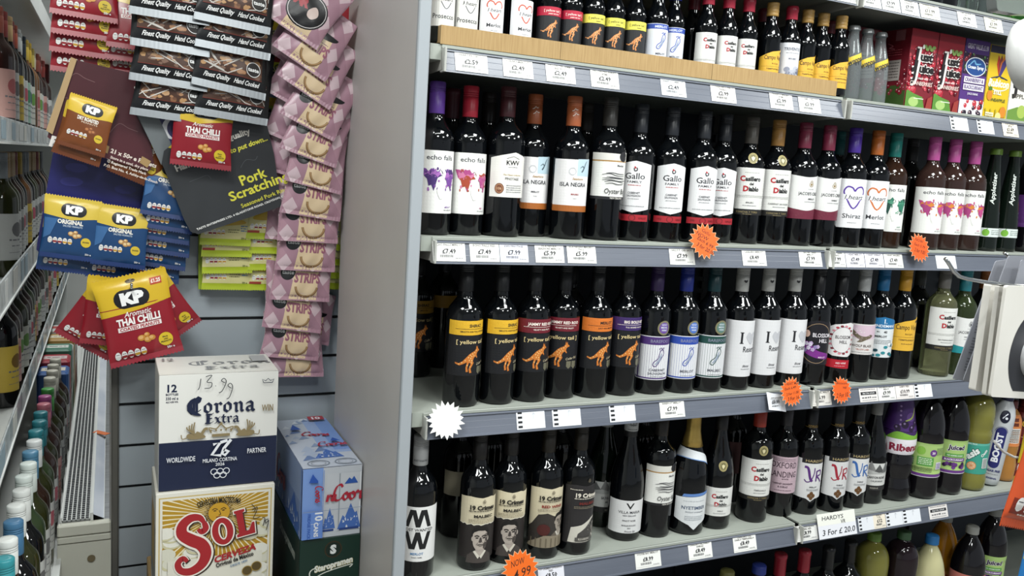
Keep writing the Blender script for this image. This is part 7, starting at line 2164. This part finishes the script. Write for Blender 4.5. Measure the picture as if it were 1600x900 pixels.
    p.text('MILANO CORTINA', w * .505, h * .232, h * .032, wh, 'c', .0, w=w * .29); p.text('2026', w * .505, h * .196, h * .026, wh, 'c', .0)
    for i in range(3): p.ring(w * .455 + i * w * .052, h * .145, w * .030, w * .030, .0016, wh, 22)
    for i in range(2): p.ring(w * .481 + i * w * .052, h * .112, w * .030, w * .030, .0016, wh, 22)
def cor_top(p, w, d):
    g = C('#8d8f92', .4)
    p.rect(0, 0, w, d, CW)
    goth(p, 'Corona', w * .26, d * .46, d * .22, g, 1.35); goth(p, 'Extra', w * .38, d * .18, d * .16, g, 1.35)
    p.text('12', w * .1, d * .7, d * .12, g, 'c', .02); p.rect(w * .82, d * .5, w * .96, d * .85, C('#b9babb', .4)); p.rect(0, 0, w, .0016, C('#c9c9c4', .5))
box_thing('beer_box', .0905, .327, 1.80, 1.965, H - .690, H - .4445, C('#dcdbd5', .45), cor_front, cor_top, 'white and navy beer box of twelve bottles, on top of the yellow sunburst box')
SW = C('#e6e3d6', .42); GO = C('#b8902c', .4); CR = C('#a8262c', .36)
def sol_front(p, w, h):
    p.rect(0, 0, w, h, SW); p.rect(w * .025, 0, w * .975, h * .965, C('#c9b06a', .4)); p.rect(w * .035, 0, w * .965, h * .955, SW); p.rect(w * .055, 0, w * .945, h * .935, GO)
    cl = p.clip; p.clip = (w * .055, 0, w * .945, h * .935)
    ox, oy = w * .52, h * .775
    for i in range(64):
        a = 2 * pi * i / 64
        p.poly([(ox, oy), (ox + w * 1.2 * cos(a - .013), oy + w * 1.2 * sin(a - .013)), (ox + w * 1.2 * cos(a + .013), oy + w * 1.2 * sin(a + .013))], C('#efe6c4', .4), False)
    p.z += p.DZ
    q = random.Random(4); cc = [C('#dcdac8', .42), C('#e9e7da', .42), C('#cfc9a4', .42)]
    for sx in (0, 1):
        for i in range(26):
            x = q.uniform(.0, .34); y = q.uniform(0, .72 - x * .62)
            X = w * (.03 + x) if sx == 0 else w * (.97 - x * .9); Y = h * y
            p.ell(X, Y, w * .085, h * .055, cc[2], 14, False); p.z += .00003; p.ell(X + .002, Y + .003, w * .078, h * .05, cc[q.randrange(2)], 14, False); p.z += .00003
    p.rect(w * .1, 0, w * .9, h * .42, C('#e2dfd0', .42))
    p.clip = cl
    for i in range(40):
        a = 2 * pi * i / 40; l = .030 if i % 2 else .026
        p.stroke([(ox + .021 * cos(a), oy + .006 + .021 * sin(a)), (ox + l * cos(a), oy + .006 + l * sin(a))], .0013, C('#4a3416', .4), False)
    p.z += p.DZ
    p.ell(ox, oy + .006, .0215, .0215, C('#c99a2c', .4), 30)
    for sx in (-1, 1):
        p.stroke(spline([(ox + sx * .003, oy + .0125), (ox + sx * .009, oy + .0155), (ox + sx * .014, oy + .0125)], 4), .0018, C('#4a3416')); p.ell(ox + sx * .0085, oy + .0105, .0032, .0014, C('#4a3416'), 8)
    p.stroke(spline([(ox, oy + .011), (ox + .003, oy + .002), (ox - .001, oy + .0005)], 4), .0013, C('#4a3416')); p.stroke(spline([(ox - .006, oy - .004), (ox, oy - .003), (ox + .006, oy - .004)], 4), .0022, C('#8a3a1c'))
    p.text('CERVECERIA MOCTEZUMA', ox, h * .885, h * .045, C('#2a2416', .4), 'c', .02, w=w * .36, arcr=.13)
    # the name: swash capitals, white-edged red with a dark drop line
    p.at(w * .12, h * .352, w, 10)
    S1 = [(.40, .345, .5), (.36, .40, .85), (.27, .415, 1.1), (.18, .37, 1.25), (.16, .29, 1.4), (.24, .215, 1.6), (.33, .15, 1.6), (.36, .06, 1.45), (.30, -.03, 1.3), (.18, -.07, 1.1), (.08, -.04, .9), (.06, .03, .8), (.12, .07, .7), (.16, .03, .5)]
    S2 = [(.40, .345, .7), (.405, .29, .9), (.36, .265, .8), (.325, .30, .5)]
    for wd, m, dx, dy in ((.092, C('#3a2a22', .4), .010, -.010), (.090, C('#f0e9dc', .4), 0, 0), (.066, CR, 0, 0)):
        for st in (S1, S2): p.stroke([(a + dx, b + dy, c) for a, b, c in spline([(q[0] * .80 + .02, q[1], q[2]) for q in st], 5)], wd * (.9 if st is S2 else 1), m)
    for g, m, dx, dy in ((.014, C('#3a2a22', .4), .010, -.010), (.012, C('#f0e9dc', .4), 0, 0), (0, CR, 0, 0)):
        o = arc(.478 + dx, .219 + dy, .090 + g, .128 + g, 0, 360, 30); i_ = arc(.478 + dx, .219 + dy, max(.01, .036 - g), max(.02, .080 - g), 0, 360, 30); n = 31
        p.tris(o + i_, [t for k in range(30) for t in ((k, k + 1, n + k + 1), (k, n + k + 1, n + k))], m)
    for g, m, dx, dy in ((.012, C('#3a2a22', .4), .010, -.010), (.011, C('#f0e9dc', .4), 0, 0), (0, CR, 0, 0)):
        L = [(.665 - g, .385 + g), (.785 + g, .385 + g), (.785 + g, .355 - g), (.760, .345), (.760, .115), (.80, .115), (.845, .20 + g), (.875 + g, .20 + g), (.865 + g, .06 - g), (.655 - g, .06 - g), (.655 - g, .09 + g), (.685, .105), (.685, .345), (.665 - g, .355 - g)]
        p.poly([((a - .76) * .76 + .668 + dx, (b - .222) * .78 + .2475 + dy) for a, b in L], m)
    p.at()
    p.text('CERVEZA', w * .665, h * .400, h * .052, CR, 'c', .03, .25, w=w * .37, rot=13)
    p.text('Original de México', w * .665, h * .352, h * .036, C('#2a2622', .4), 'c', .02, w=w * .33, rot=13)
    p.text('DESDE 1899', w * .70, h * .322, h * .018, C('#6d8aa8', .4), 'c', .01, w=w * .15, rot=13)
    for i in range(2): p.ell(w * (.77 + i * .08), h * (.255 + i * .03), .011, .011, C('#5a4a26', .4), 18); p.ring(w * (.77 + i * .08), h * (.255 + i * .03), .011, .011, .0014, C('#a88a3c', .4), 18)
    ink = C('#2c2a2c', .5)
    for pts in ([(.795, .845), (.83, .80), (.815, .775)], [(.80, .79), (.845, .815), (.835, .765), (.815, .715), (.875, .725)], [(.89, .715), (.915, .705), (.90, .64)], [(.945, .695), (.92, .69), (.925, .66), (.95, .685), (.93, .60)]):
        p.stroke(spline([(a * w, b * h) for a, b in pts], 5), .0016, ink)
def sol_side(p, w, h):
    p.rect(0, 0, w, h, C('#dcdad0', .45)); p.rect(0, h * .1, w, h * .7, C('#8a8a86', .5)); p.rect(w * .2, h * .3, w * .8, h * .8, C('#b8902c', .45))
box_thing('beer_box', .0855, .3235, 1.79, 1.965, H - .945, H - .6915, C('#dedbd0', .45), sol_front, None, 'cream beer box with golden sunburst and red swash lettering under the white box', sol_side)
SB = C('#8fa9d6', .35); BL = C('#2f5aa8', .35)
def peaks(p, x, y, w, h, seed):
    q = random.Random(seed)
    p.poly([(x, y), (x + w * .22, y + h * .55), (x + w * .32, y + h * .45), (x + w * .55, y + h), (x + w * .74, y + h * .6), (x + w * .82, y + h * .66), (x + w, y)], C('#4a70b8', .35))
    for i in range(16):
        a = x + w * q.uniform(.08, .9); b = y + h * q.uniform(.02, .6) * (1 - abs((a - x) / w - .55)); l = w * q.uniform(.03, .08)
        p.poly([(a, b), (a + l * .5, b + l * 1.6), (a + l, b + l * .3)], C(q.choice(['#d5deeb', '#b3c3dd', '#e4e9ef']), .35), False); p.z += .00002
def script(p, x, y, h, mat, rot=0, k=1.0):
    """the looping red wordmark C-o-o-r-s"""
    p.at(x, y, h, rot)
    W_ = .15
    st = [[(.62, .85), (.52, 1.0), (.30, .92), (.14, .60), (.10, .25), (.24, .0), (.48, .04), (.66, .24)],
          [(.80, .44), (.68, .30), (.68, .10), (.80, .0), (.94, .10), (.98, .30), (.88, .46), (.80, .44), (.92, .36), (1.08, .40)],
          [(1.22, .46), (1.10, .32), (1.10, .10), (1.22, .0), (1.36, .10), (1.40, .30), (1.30, .46), (1.22, .44), (1.34, .36), (1.48, .40)],
          [(1.46, .36), (1.56, .54), (1.62, .44), (1.78, .46), (1.74, .20), (1.76, .02), (1.88, .10)],
          [(1.84, .08), (2.04, .56), (2.02, .42), (2.14, .22), (2.08, .02), (1.94, .02), (1.90, .12)]]
    for q in st: p.nib(spline(q, 5), W_, mat, 35, .35)
    p.at()
def coors_front(p, w, h):
    p.rect(0, 0, w, h, C('#c3c8cf', .3)); p.rect(0, 0, w * .34, h, C('#7fa0dc', .35))
    for cx in (w * .44, w * .80):
        p.rect(cx - w * .20 if cx > w * .5 else w * .34, h * .08, cx + w * .19, h * .90, C('#c9cdd3', .25)); p.rect(cx + w * .165, h * .08, cx + w * .185, h * .9, C('#e6e9ec', .2)); p.rect(cx - w * .19, h * .1, cx - w * .17, h * .9, C('#9aa1aa', .25)) if cx > w * .5 else None
        peaks(p, cx - w * .20, h * .10, w * .40, h * .36, int(cx * 900)) if cx > w * .5 else peaks(p, w * .345, h * .12, w * .22, h * .30, 3)
        p.rect(cx - w * .17 if cx > w * .5 else w * .345, h * .085, cx + w * .17 if cx > w * .5 else w * .54, h * .115, C('#2a4484', .35))
    p.poly([(w * .70, h * .745), (w * .78, h * .83), (w * .82, h * .80), (w * .86, h * .845), (w * .93, h * .745)], BL)
    script(p, w * .50, h * .52, h * .22, C('#b0283a', .35)); p.clip2 = None
    p.text('rs', w * .385, h * .53, h * .12, C('#b0283a', .35), 'l', .05, .2)
    p.poly([(w * .10, h * .81), (w * .16, h * .93), (w * .20, h * .88), (w * .25, h * .83), (w * .25, h * .80)], C('#2c57b0', .35))
    script(p, w * .21, h * .76, h * .105, C('#b0283a', .35), -90)
    p.rect(0, h * .02, w * .34, h * .40, C('#6a8fd6', .35)); p.text('10', w * .215, h * .33, h * .10, C('#eef1f6', .35), 'c', .02, rot=-90); p.rect(w * .13, h * .23, w * .30, h * .234, C('#eef1f6'))
    p.text('CANS', w * .20, h * .15, h * .055, C('#eef1f6', .35), 'c', .02, rot=-90); p.text('FRIDGE PACK', w * .09, h * .2, h * .04, C('#3a63b8', .35), 'c', .02, rot=-90)
    p.rect(w * .335, h * .02, w * .345, h * .98, C('#5f86cc', .35)); p.rect(0, h * .405, w, h * .412, C('#8a98b0', .35))
def coors_top(p, w, d):
    p.rect(0, 0, w, d, C('#c3cbd9', .32)); p.rect(w * .5, d * .25, w, d, C('#9db4e0', .32)); p.rect(w * .72, d * .3, w, d * .96, C('#7d9edc', .32))
    q = random.Random(3)
    for i in range(26):
        a, b = w * q.uniform(0, .5), d * q.uniform(.1, .95); l = .02 * q.uniform(.5, 1.4)
        p.poly([(a, b), (a + l * .7, b + l * 1.4), (a + l * 1.2, b + l * .3)], C(q.choice(['#8fa3c4', '#dfe5ee', '#7088b4', '#b3c1d8']), .32), False); p.z += .00002
    peaks(p, w * .30, d * .16, w * .5, d * .16, 5)
    for cx in (w * .3, w * .76): p.ring(cx, d * .07, w * .19, d * .055, .003, C('#8e98a6', .25), 24); p.ring(cx, d * .07, w * .13, d * .036, .0018, C('#a9b1bc', .25), 20)
    script(p, w * .30, d * .62, .030, C('#b0283a', .35), -20); script(p, w * .46, d * .36, .030, C('#b0283a', .35), -8)
    p.poly([(w * .16, d * .70), (w * .26, d * .82), (w * .36, d * .70)], C('#2c57b0', .35)); p.poly([(w * .72, d * .42), (w * .80, d * .49), (w * .9, d * .42)], C('#2c57b0', .35))
    p.rect(w * .62, d * .90, w * .92, d * .985, C('#b0283a', .35)); p.text('10', w * .77, d * .915, .017, C('#eef1f6'), 'c', .03)
def coors_side(p, w, h):
    p.rect(0, 0, w, h, C('#96a9cc', .35)); p.rect(0, h * .0, w, h * .5, C('#7f95c0', .35)); peaks(p, w * .02, h * .0, w * .5, h * .6, 9); peaks(p, w * .5, 0, w * .5, h * .5, 10)
    p.rect(w * .965, 0, w, h, C('#7fa0dc', .35)); script(p, w * .18, h * .30, h * .36, C('#b0283a', .35), 0)
def can_box():
    e = box_thing('beer_can_pack', .368, .4965, 1.72, 2.075, H - .798, H - .640, C('#a9b8d6', .35), coors_front, coors_top, 'silver-blue ten-can beer pack with red script, standing on the dark green box', coors_side, .006)
    return e
can_box()
GN = C('#0f3026', .36)
def star_front(p, w, h):
    p.rect(0, 0, w, h, GN)
    p.ell(w * .55, h * .875, .019, .019, C('#3a2c16', .4), 24); p.ell(w * .55, h * .875, .0165, .0165, C('#10241c', .4), 24); p.text('S', w * .55, h * .835, .018, C('#e9ecea', .35), 'c', .05)
    p.at(w * .22, h * .655, 1, 9)
    p.text('Staropramen', .004, 0, .0135, C('#e4d9a8', .35), 'l', .05, .15, w=.085); p.text('Staropramen', .004, .0006, .0135, C('#eef0ea', .35), 'l', .02, .15, w=.084)
    p.stroke(spline([(.004, -.012), (.03, -.0055), (.085, -.004), (.080, -.010)], 4), .0022, C('#e4e6da', .35)); p.ring(.004, -.002, .012, .0125, .0025, C('#e4e6da', .35), 18, 60, 300)
    p.at()
    p.scribble(w * .3, w * .8, h * .56, .006, C('#0b241c'), 3)
    p.rect(w * .52, h * .22, w * .92, h * .43, C('#c9cec9', .4)); [p.scribble(w * .55, w * .9, h * (.40 - i * .025), .003, C('#5a625e'), i) for i in range(6)]
    p.scribble(w * .2, w * .40, h * .40, .006, C('#d9ceaa'), 9)
def star_side(p, w, h):
    p.rect(0, 0, w, h, C('#16302a', .4)); p.text('Staropramen', w * .62, h * .72, .022, C('#aeb6ac', .4), 'c', .04, .15, w=w * .5)
box_thing('beer_box', .366, .4975, 1.718, 2.08, H - 1.02, H - .7985, C('#10302a', .4), star_front, None, 'dark green beer box with white script lettering under the silver can pack', star_side)
# plain cases low down that carry the two stacks (below the frame)
def plain(x0, x1, y0, y1, z0, z1, label):
    m = MB(); m.box(x0, x1, y0, y1, z0, z1, M_kraft, .002); m.box((x0 + x1) / 2 - .02, (x0 + x1) / 2 + .02, y0 - .0004, y1, z1 - .0002, z1 + .0004, C('#b79c68', .4))
    tag(m.build('cardboard_case'), label, 'drinks box')
plain(.08, .33, 1.78, 2.06, .2505, H - .9455, 'plain cardboard case under the sunburst beer box')
plain(.08, .33, 1.78, 2.06, .0005, .2500, 'plain cardboard case on the floor under the left box stack')
plain(.352, .497, 1.715, 2.08, .0005, H - 1.0205, 'plain cardboard case on the floor under the dark green box')
# ------------------------------------------------------------------ wines in the cooler
CAPS = ['#8a4a3a', '#c9a878', '#8a3a34', '#a83a3a', '#b9bcb9', '#c9ccc9', '#3a4450', '#24303a', '#d0b24a', '#c9a83a', '#c8b45a', '#b99a6a', '#d8cfae', '#b05a6a', '#3f6a8a', '#8c9296', '#c98aa0', '#2a2c30']
LABS = [('#cfa39a', '#a85a5a'), ('#c4c6c2', '#6a6a6a'), ('#d4d6d2', '#9a9a9a'), ('#d6b84a', '#7a5a1a'), ('#a8c8b8', '#4a8a6a'), ('#d6d8d4', '#c05a6a'), ('#cfd0c4', '#6a9a4a'), ('#c8cac8', '#4a5a6a')]
GL = {'rose': ROSE, 'brown': BROWN, 'dark': DARK, 'olive': OLIVE, 'green': C('#34422a', .07, .5), 'amber': C('#6d4a2a', .08, .5)}
def cool(kind, gl, cc, lb, x, y, z, label, y0=.04, y1=.15):
    key = 'cool_%s_%s_%s_%s' % (kind, gl, cc, lb)
    if key not in DES:
        pr = [] if lb is None else L_plain(LABS[lb][0], '#77787c', y0, y1, .05, LABS[lb][1])
        DES[key] = D(kind, GL[gl], 'screw', cc, pr, '', 20)
    put_bottle(key, x, y, z, 62, label)
q = random.Random(11)
def colname(c):
    r, g, b = (int(c[i:i + 2], 16) for i in (1, 3, 5))
    if max(r, g, b) < 70: return 'black'
    if max(r, g, b) - min(r, g, b) < 26: return 'silver' if r < 200 else 'white'
    if r > 150 and g > 120 and b < 140: return 'gold'
    if r > g + 30 and b > g + 5: return 'pink'
    if r > g + 30: return 'brown'
    return 'blue'
def shelf_row(zrel, name, y0, n, xs, gl, caps, labs, step=.083, kinds=('bordeaux',)):
    for i in range(n):
        y = y0 + i * step
        c = caps[i % len(caps)]; g = gl[i % len(gl)]; l = labs[i % len(labs)]
        pos = 'nearest' if i == 0 else ORD[i] + ' from the front'
        lab = '%s wine bottle, %s cap, %s of the cooler, %s' % ({'rose': 'rosé', 'brown': 'brown', 'dark': 'dark', 'olive': 'olive green', 'green': 'green', 'amber': 'amber'}[g], colname(c), name, pos)
        cool(kinds[i % len(kinds)], g, c, l, xs + q.uniform(-.004, .004), y, H + zrel + .0006, lab)
shelf_row(.019, 'upper shelf', 2.33, 17, -.236, ['rose', 'brown', 'dark', 'rose', 'dark', 'brown', 'brown', 'dark', 'amber', 'amber', 'amber', 'rose', 'brown'], ['#8a4a3a', '#8a3a34', '#c9a878', '#8a3a34', '#a8503a', '#b9bcb9', '#c4c7c4', '#24303a', '#d0b24a', '#c9a83a', '#d0b24a', '#c8b45a', '#d8cfae'], [0, 1, 3, 2, 5, 4, 7, 6, None, 0, 5, 6, 2])
shelf_row(-.314, 'middle shelf', 2.33, 16, -.236, ['olive', 'olive', 'brown', 'rose', 'dark', 'amber', 'rose', 'dark'], ['#8c9296', '#c9a878', '#b99a6a', '#c9a878', '#8a3a34', '#c9a83a', '#2a2c30', '#8c9296'], [1, 2, 1, 5, 2, 3, 6, 5])
shelf_row(-.626, 'lower shelf', 2.30, 31, -.236, ['dark', 'brown', 'rose', 'olive', 'brown', 'rose', 'green'], ['#2a2c30', '#8a4a3a', '#b05a6a', '#8c9296', '#c9a878', '#8a3a34'], [3, 0, 6, 6, 2, 5, 1])
# deck: each bottle read from the photo by the middle of its cap
DK = [(4, 868, '#2f8a92', 'dark', 2, 'teal'), (9, 840, '#d5d8d4', 'brown', 0, 'white and red'), (12, 812, '#3f6d90', 'dark', 1, 'steel blue'), (12, 788, '#d5d8d4', 'olive', 2, 'white'), (25, 769, '#d5d8d4', 'dark', 1, 'white'),
      (33, 743, '#cdd6d0', 'green', 2, 'white'), (33, 721, '#cdd6d0', 'olive', 1, 'white'), (43, 706, '#4f7f9c', 'brown', 2, 'steel blue'), (51, 689, '#cfd2d0', 'olive', 5, 'white'), (55, 671, '#2a7a84', 'green', 2, 'teal'),
      (56, 658, '#2a7a84', 'rose', 5, 'teal'), (54, 649, '#2a7a84', 'olive', 1, 'teal'), (67, 636, '#c0707e', 'rose', 0, 'salmon pink'), (68, 620, '#a8508a', 'brown', 5, 'magenta'), (72, 607, '#4a9c4a', 'olive', 1, 'green'),
      (78, 587, '#c9c6b8', 'olive', 2, 'cream'), (83, 576, '#c9c6b8', 'brown', 1, 'cream'), (79, 569, '#c9c6b8', 'olive', 5, 'cream'), (84, 561, '#c9c6b8', 'brown', 2, 'cream')]
placed = []
for i, (px, py, c, g, l, nm) in enumerate(DK):
    c3 = onZ(px, py, H - .640)
    y = c3.y if not placed else max(c3.y, placed[-1] + .0755)
    placed.append(y)
    z = H - .9364
    cool('bordeaux', g, c, l, -.150 - .002 * (i % 2), y, z, '%s-capped wine bottle on the cooler deck, %s' % (nm, 'nearest of the row' if i == 0 else (ORD[i] + ' from the front' if i < 12 else ORD[i] + ' from the front')))
# wine boxes and cartons further along the deck
yb = placed[-1] + .05
BX = [('#3a63a0', '#d9d4c4', 'blue wine carton'), ('#a83240', '#d9c4c4', 'red wine carton'), ('#3f7a64', '#d6dcd4', 'green wine carton'), ('#cfd2cc', '#5a8a6a', 'white and green wine carton'), ('#b8904a', '#e4dcc4', 'tan and gold carton'), ('#d2d4d0', '#b8504a', 'white carton with red mark'), ('#c9c4b4', '#8a8474', 'cream paper-wrapped pack')]
for i, (c1, c2, nm) in enumerate(BX):
    e = empty('wine_carton', (-.205, yb, H - .9364)); d = .105; hh = .235 + .012 * (i % 3)
    MB().box(0, .088, 0, d, 0, hh, C(c1, .4), .006).build('carton_body', e)
    p = Pr(.0004); p.rect(.006, .006, d - .006, hh * .45, C(c2, .4)); p.scribble(.012, d - .012, hh * .6, .012, C(c2), i); p.scribble(.012, d - .012, hh * .5, .006, C(c2), i + 3)
    p.lay(FRAME((.088, 0, 0), (0, 1, 0), (0, 0, 1))).build('side_print', e)
    p = Pr(.0004); p.rect(.01, .03, .078, .075, C(c2, .4)); p.scribble(.02, .07, .05, .01, C('#4a4a4a'), i)
    p.lay(FRAME((0, 0, hh), (1, 0, 0), (0, 1, 0))).build('top_print', e)
    tag(e, nm + ' on the cooler deck beyond the bottles, ' + (ORD[i] + ' from the front'), 'carton')
    yb += d + .012
# small red lit sign hanging under the cooler's top
sg = onX(40, 33, -.40)
m = MB(); m.box(-.10, .10, -.01, .01, -.045, .045, C('#5a1416', .4), .004)
o = m.build('lit_sign', None, (-.36, 4.7, H + .3395))
em = bpy.data.materials.new('red_neon'); em.use_nodes = True
b = em.node_tree.nodes['Principled BSDF']; b.inputs['Base Color'].default_value = (.6, .05, .03, 1); b.inputs['Emission Color'].default_value = (1, .12, .06, 1); b.inputs['Emission Strength'].default_value = 2.0
tag(o, 'small red lit sign far back under the cooler top', 'sign')
t = MB(); t.tube([(-.08, -.013, -.01), (-.05, -.013, .02), (-.02, -.013, -.02), (.02, -.013, .02), (.05, -.013, -.01), (.08, -.013, .025)], .004, em); t.build('lit_tube', o)
# ------------------------------------------------------------------ display stand close to the camera at the right edge
def world_slab(name, pts, Y, t, mat, parent=None, edge=None, dy=None, rnd=0):
    """board facing the camera side of the aisle: outline points read at distance Y"""
    M = Matrix.Translation(onY(sum(p[0] for p in pts) / len(pts), sum(p[1] for p in pts) / len(pts), Y)) @ Matrix(((1, 0, 0, 0), (0, 0, -1, 0), (0, 1, 0, 0), (0, 0, 0, 1)))
    I = M.inverted(); loc = lambda q: tuple((I @ onY(q[0], q[1], Y))[:2])
    q = [loc(p) for p in pts]
    if rnd:
        out = []
        for i in range(len(q)):
            a, b, c = Vector(q[i - 1]), Vector(q[i]), Vector(q[(i + 1) % len(q)])
            u = (a - b).normalized() * rnd; v = (c - b).normalized() * rnd
            for k in range(5):
                s = k / 4; out.append(tuple(b + u * (1 - s) ** 2 + v * s ** 2))
        q = out
    m = MB(); m.slab(q, t, mat, edge)
    return m, M, loc
def front_pack(name, pts, Y, t, mat, label, prints=None, rnd=.004, cat='hanging card', edge=None):
    m, M, loc = world_slab(name, pts, Y, t, mat, rnd=rnd, edge=edge)
    e = empty(name); e.matrix_world = M
    m.build('board', e)
    if prints:
        p = Pr(.0003); prints(p, loc, e); p.lay(FLAT).build('print', e)
    tag(e, label, cat)
    return e
GC = NM('grey_backing_card', '#83858d', '#8d8f96', 5, .45); WC = NM('white_plastic_pack', '#d3d0c8', '#dcd9d2', 4, .3)
rod = MB()
pts = [(1477, 404), (1482, 411), (1490, 424), (1499, 432), (1512, 436), (1535, 440), (1556, 443), (1600, 449), (1680, 459)]
rod.tube([onY(a, b, .80) for a, b in pts], .0028, CHROME, 12)
tag(rod.build('display_hook'), 'bent chrome display hook near the right edge carrying grey and white cards', 'hook')
rod = MB()
rod.tube([onY(a, b, .95) for a, b in ((1569, 395), (1576, 401), (1582, 406), (1600, 411), (1660, 420))], .0026, CHROME, 12)
tag(rod.build('display_hook'), 'second chrome hook end showing above the grey cards at the right edge', 'hook')
def lines(q0, q1, q2, n, seed):
    def f(p, loc, e):
        r = random.Random(seed)
        a, b, c = Vector(loc(q0)), Vector(loc(q1)), Vector(loc(q2))
        for i in range(n):
            s = (i + .5) / n
            if i % 7 == 6: continue
            st = a + (c - a) * s; l = (b - a) * r.uniform(.7, 1)
            p.stroke([tuple(st), tuple(st + l)], .0011, C('#5b5d66', .5), False)
        p.z += p.DZ
    return f
front_pack('hanging_card', [(1556, 408), (1600, 402), (1556, 604), (1489, 592)], .90, .0015, GC, 'grey printed backing card, hindmost of those hanging at the right edge', lines((1538, 462), (1572, 470), (1505, 580), 26, 1), .004)
front_pack('hanging_card', [(1576, 400), (1640, 400), (1590, 616), (1505, 595)], .875, .0015, GC, 'grey printed backing card with small text, second from the back at the right edge', lines((1548, 470), (1600, 478), (1515, 585), 30, 2), .004)
front_pack('hanging_card', [(1596, 406), (1660, 410), (1640, 600), (1548, 604)], .855, .0015, GC, 'grey backing card just behind the white packs at the right edge', None, .004)
front_pack('hanging_pack', [(1549, 444), (1640, 447), (1620, 618), (1524, 611)], .826, .012, WC, 'white plastic pack behind the foremost white pack at the right edge', None, .004)
front_pack('hanging_pack', [(1562, 445), (1650, 448), (1634, 622), (1540, 618)], .806, .007, WC, 'thin white plastic pack between two others at the right edge', None, .004)
def ballcut(p, loc, e):
    a = loc((1620, 560)); b = loc((1582, 560)); r = abs(a[0] - b[0])
    c = Vector(loc((1617, 555)))
    o = [(c.x + r * 1.05 * cos(z), c.y + r * 1.25 * sin(z)) for z in [radians(130 + i * 7) for i in range(15)]]
    p.poly(o + [(c.x, c.y - r), (c.x, c.y + r)], C('#2f3035', .5))
    s = MB(); k = r * .70
    s.lathe([(k, -.001)] + [(k * cos(radians(t)), k * sin(radians(t))) for t in range(0, 90, 15)] + [(.0001, k)], C('#e4e4e6', .3, metal=.5), 24)
    s.build('metal_ball', e, (c.x + r * .10, c.y, -.002))
front_pack('hanging_pack', [(1573, 446), (1690, 452), (1690, 628), (1548, 620)], .79, .005, WC, 'foremost white plastic pack with a cut-out and shiny metal ball at the right edge', ballcut, .005)
# round white thing and the clear pack above it
c = onY(1612, 86, .70); r = abs(onY(1566, 86, .70).x - c.x) * .84
m = MB(); m.lathe([(.0001, -.012), (r * .8, -.012), (r * .97, -.008), (r, .0), (r * .97, .007), (r * .85, .012), (r * .4, .0145), (.0001, .015)], C('#d9d9d7', .35), 40)
m.box(-.006, .006, -.004, .004, -.002, .02, C('#c9c9c7', .4)) if False else None
o = m.build('round_pack', None, (c.x, c.y, c.z)); o.rotation_euler = (radians(84), 0, radians(6))
o.scale = (1, 1.0, 1)
tag(o, 'round white plastic thing close up at the upper right edge', 'pack')
front_pack('hanging_pack', [(1556, -30), (1660, -30), (1660, 24), (1590, 22), (1558, 16)], .74, .014, C('#c4cac8', .12, .5, trans=.75, ior=1.2), 'clear plastic pack above the round white thing at the top right corner', None, .004)
# crisp packets on hooks in the lower right corner
def crisp(hexb, hext, seed, w=.095, h=.135):
    B = C(hexb, .3); Tm = C(hext, .3)
    m, S = bag_mesh(w, h, .013, [(.10, C(hexb, .4)), (.80, B), (1, Tm)], .012, seed)
    p = Pr(.0004)
    p.rect(-.046, -.045, .046, -.022, C('#7a2a1a' if hexb != '#2a7ac0' else '#1d5a9a', .3))
    icons(p, -.034, -.030, 1.5, 5)
    p.scribble(-.03, .034, -.046, .003, C('#e4d9d0'), 3)
    p.at(0, .022, 1, 10); p.text('CHIPS', 0, 0, .016, C('#f2ead9', .35), 'c', .04, w=.056) if False else p.ell(0, 0, .026, .018, C('#e0b52c', .3), 20); p.at()
    return m.mesh('wrapper'), p.lay(S, .006).mesh('print')
put_bag(crisp('#c9522a', '#d9b92c', 81, .10, .13), 1617, 758, .80, -14, 'orange and yellow crisp packet hanging at the lower right edge', None, k=1.12)
put_bag(crisp('#2a7ac0', '#d9c22c', 82, .095, .13), 1616, 905, .86, -6, 'blue crisp packet below the orange one in the lower right corner', None)
put_bag(crisp('#d9bd2c', '#d9bd2c', 83, .08, .15), 1616, 702, .88, -3, 'yellow packet edge showing behind the orange crisp packet', None)
rod = MB(); rod.tube([onY(a, b, .885) for a, b in ((1553, 689), (1560, 698), (1568, 706), (1584, 714), (1640, 722))], .0022, C('#d9d9d6', .3), 10)
tag(rod.build('display_hook'), 'thin white hook pointing left in front of the silver drink bottle', 'hook')
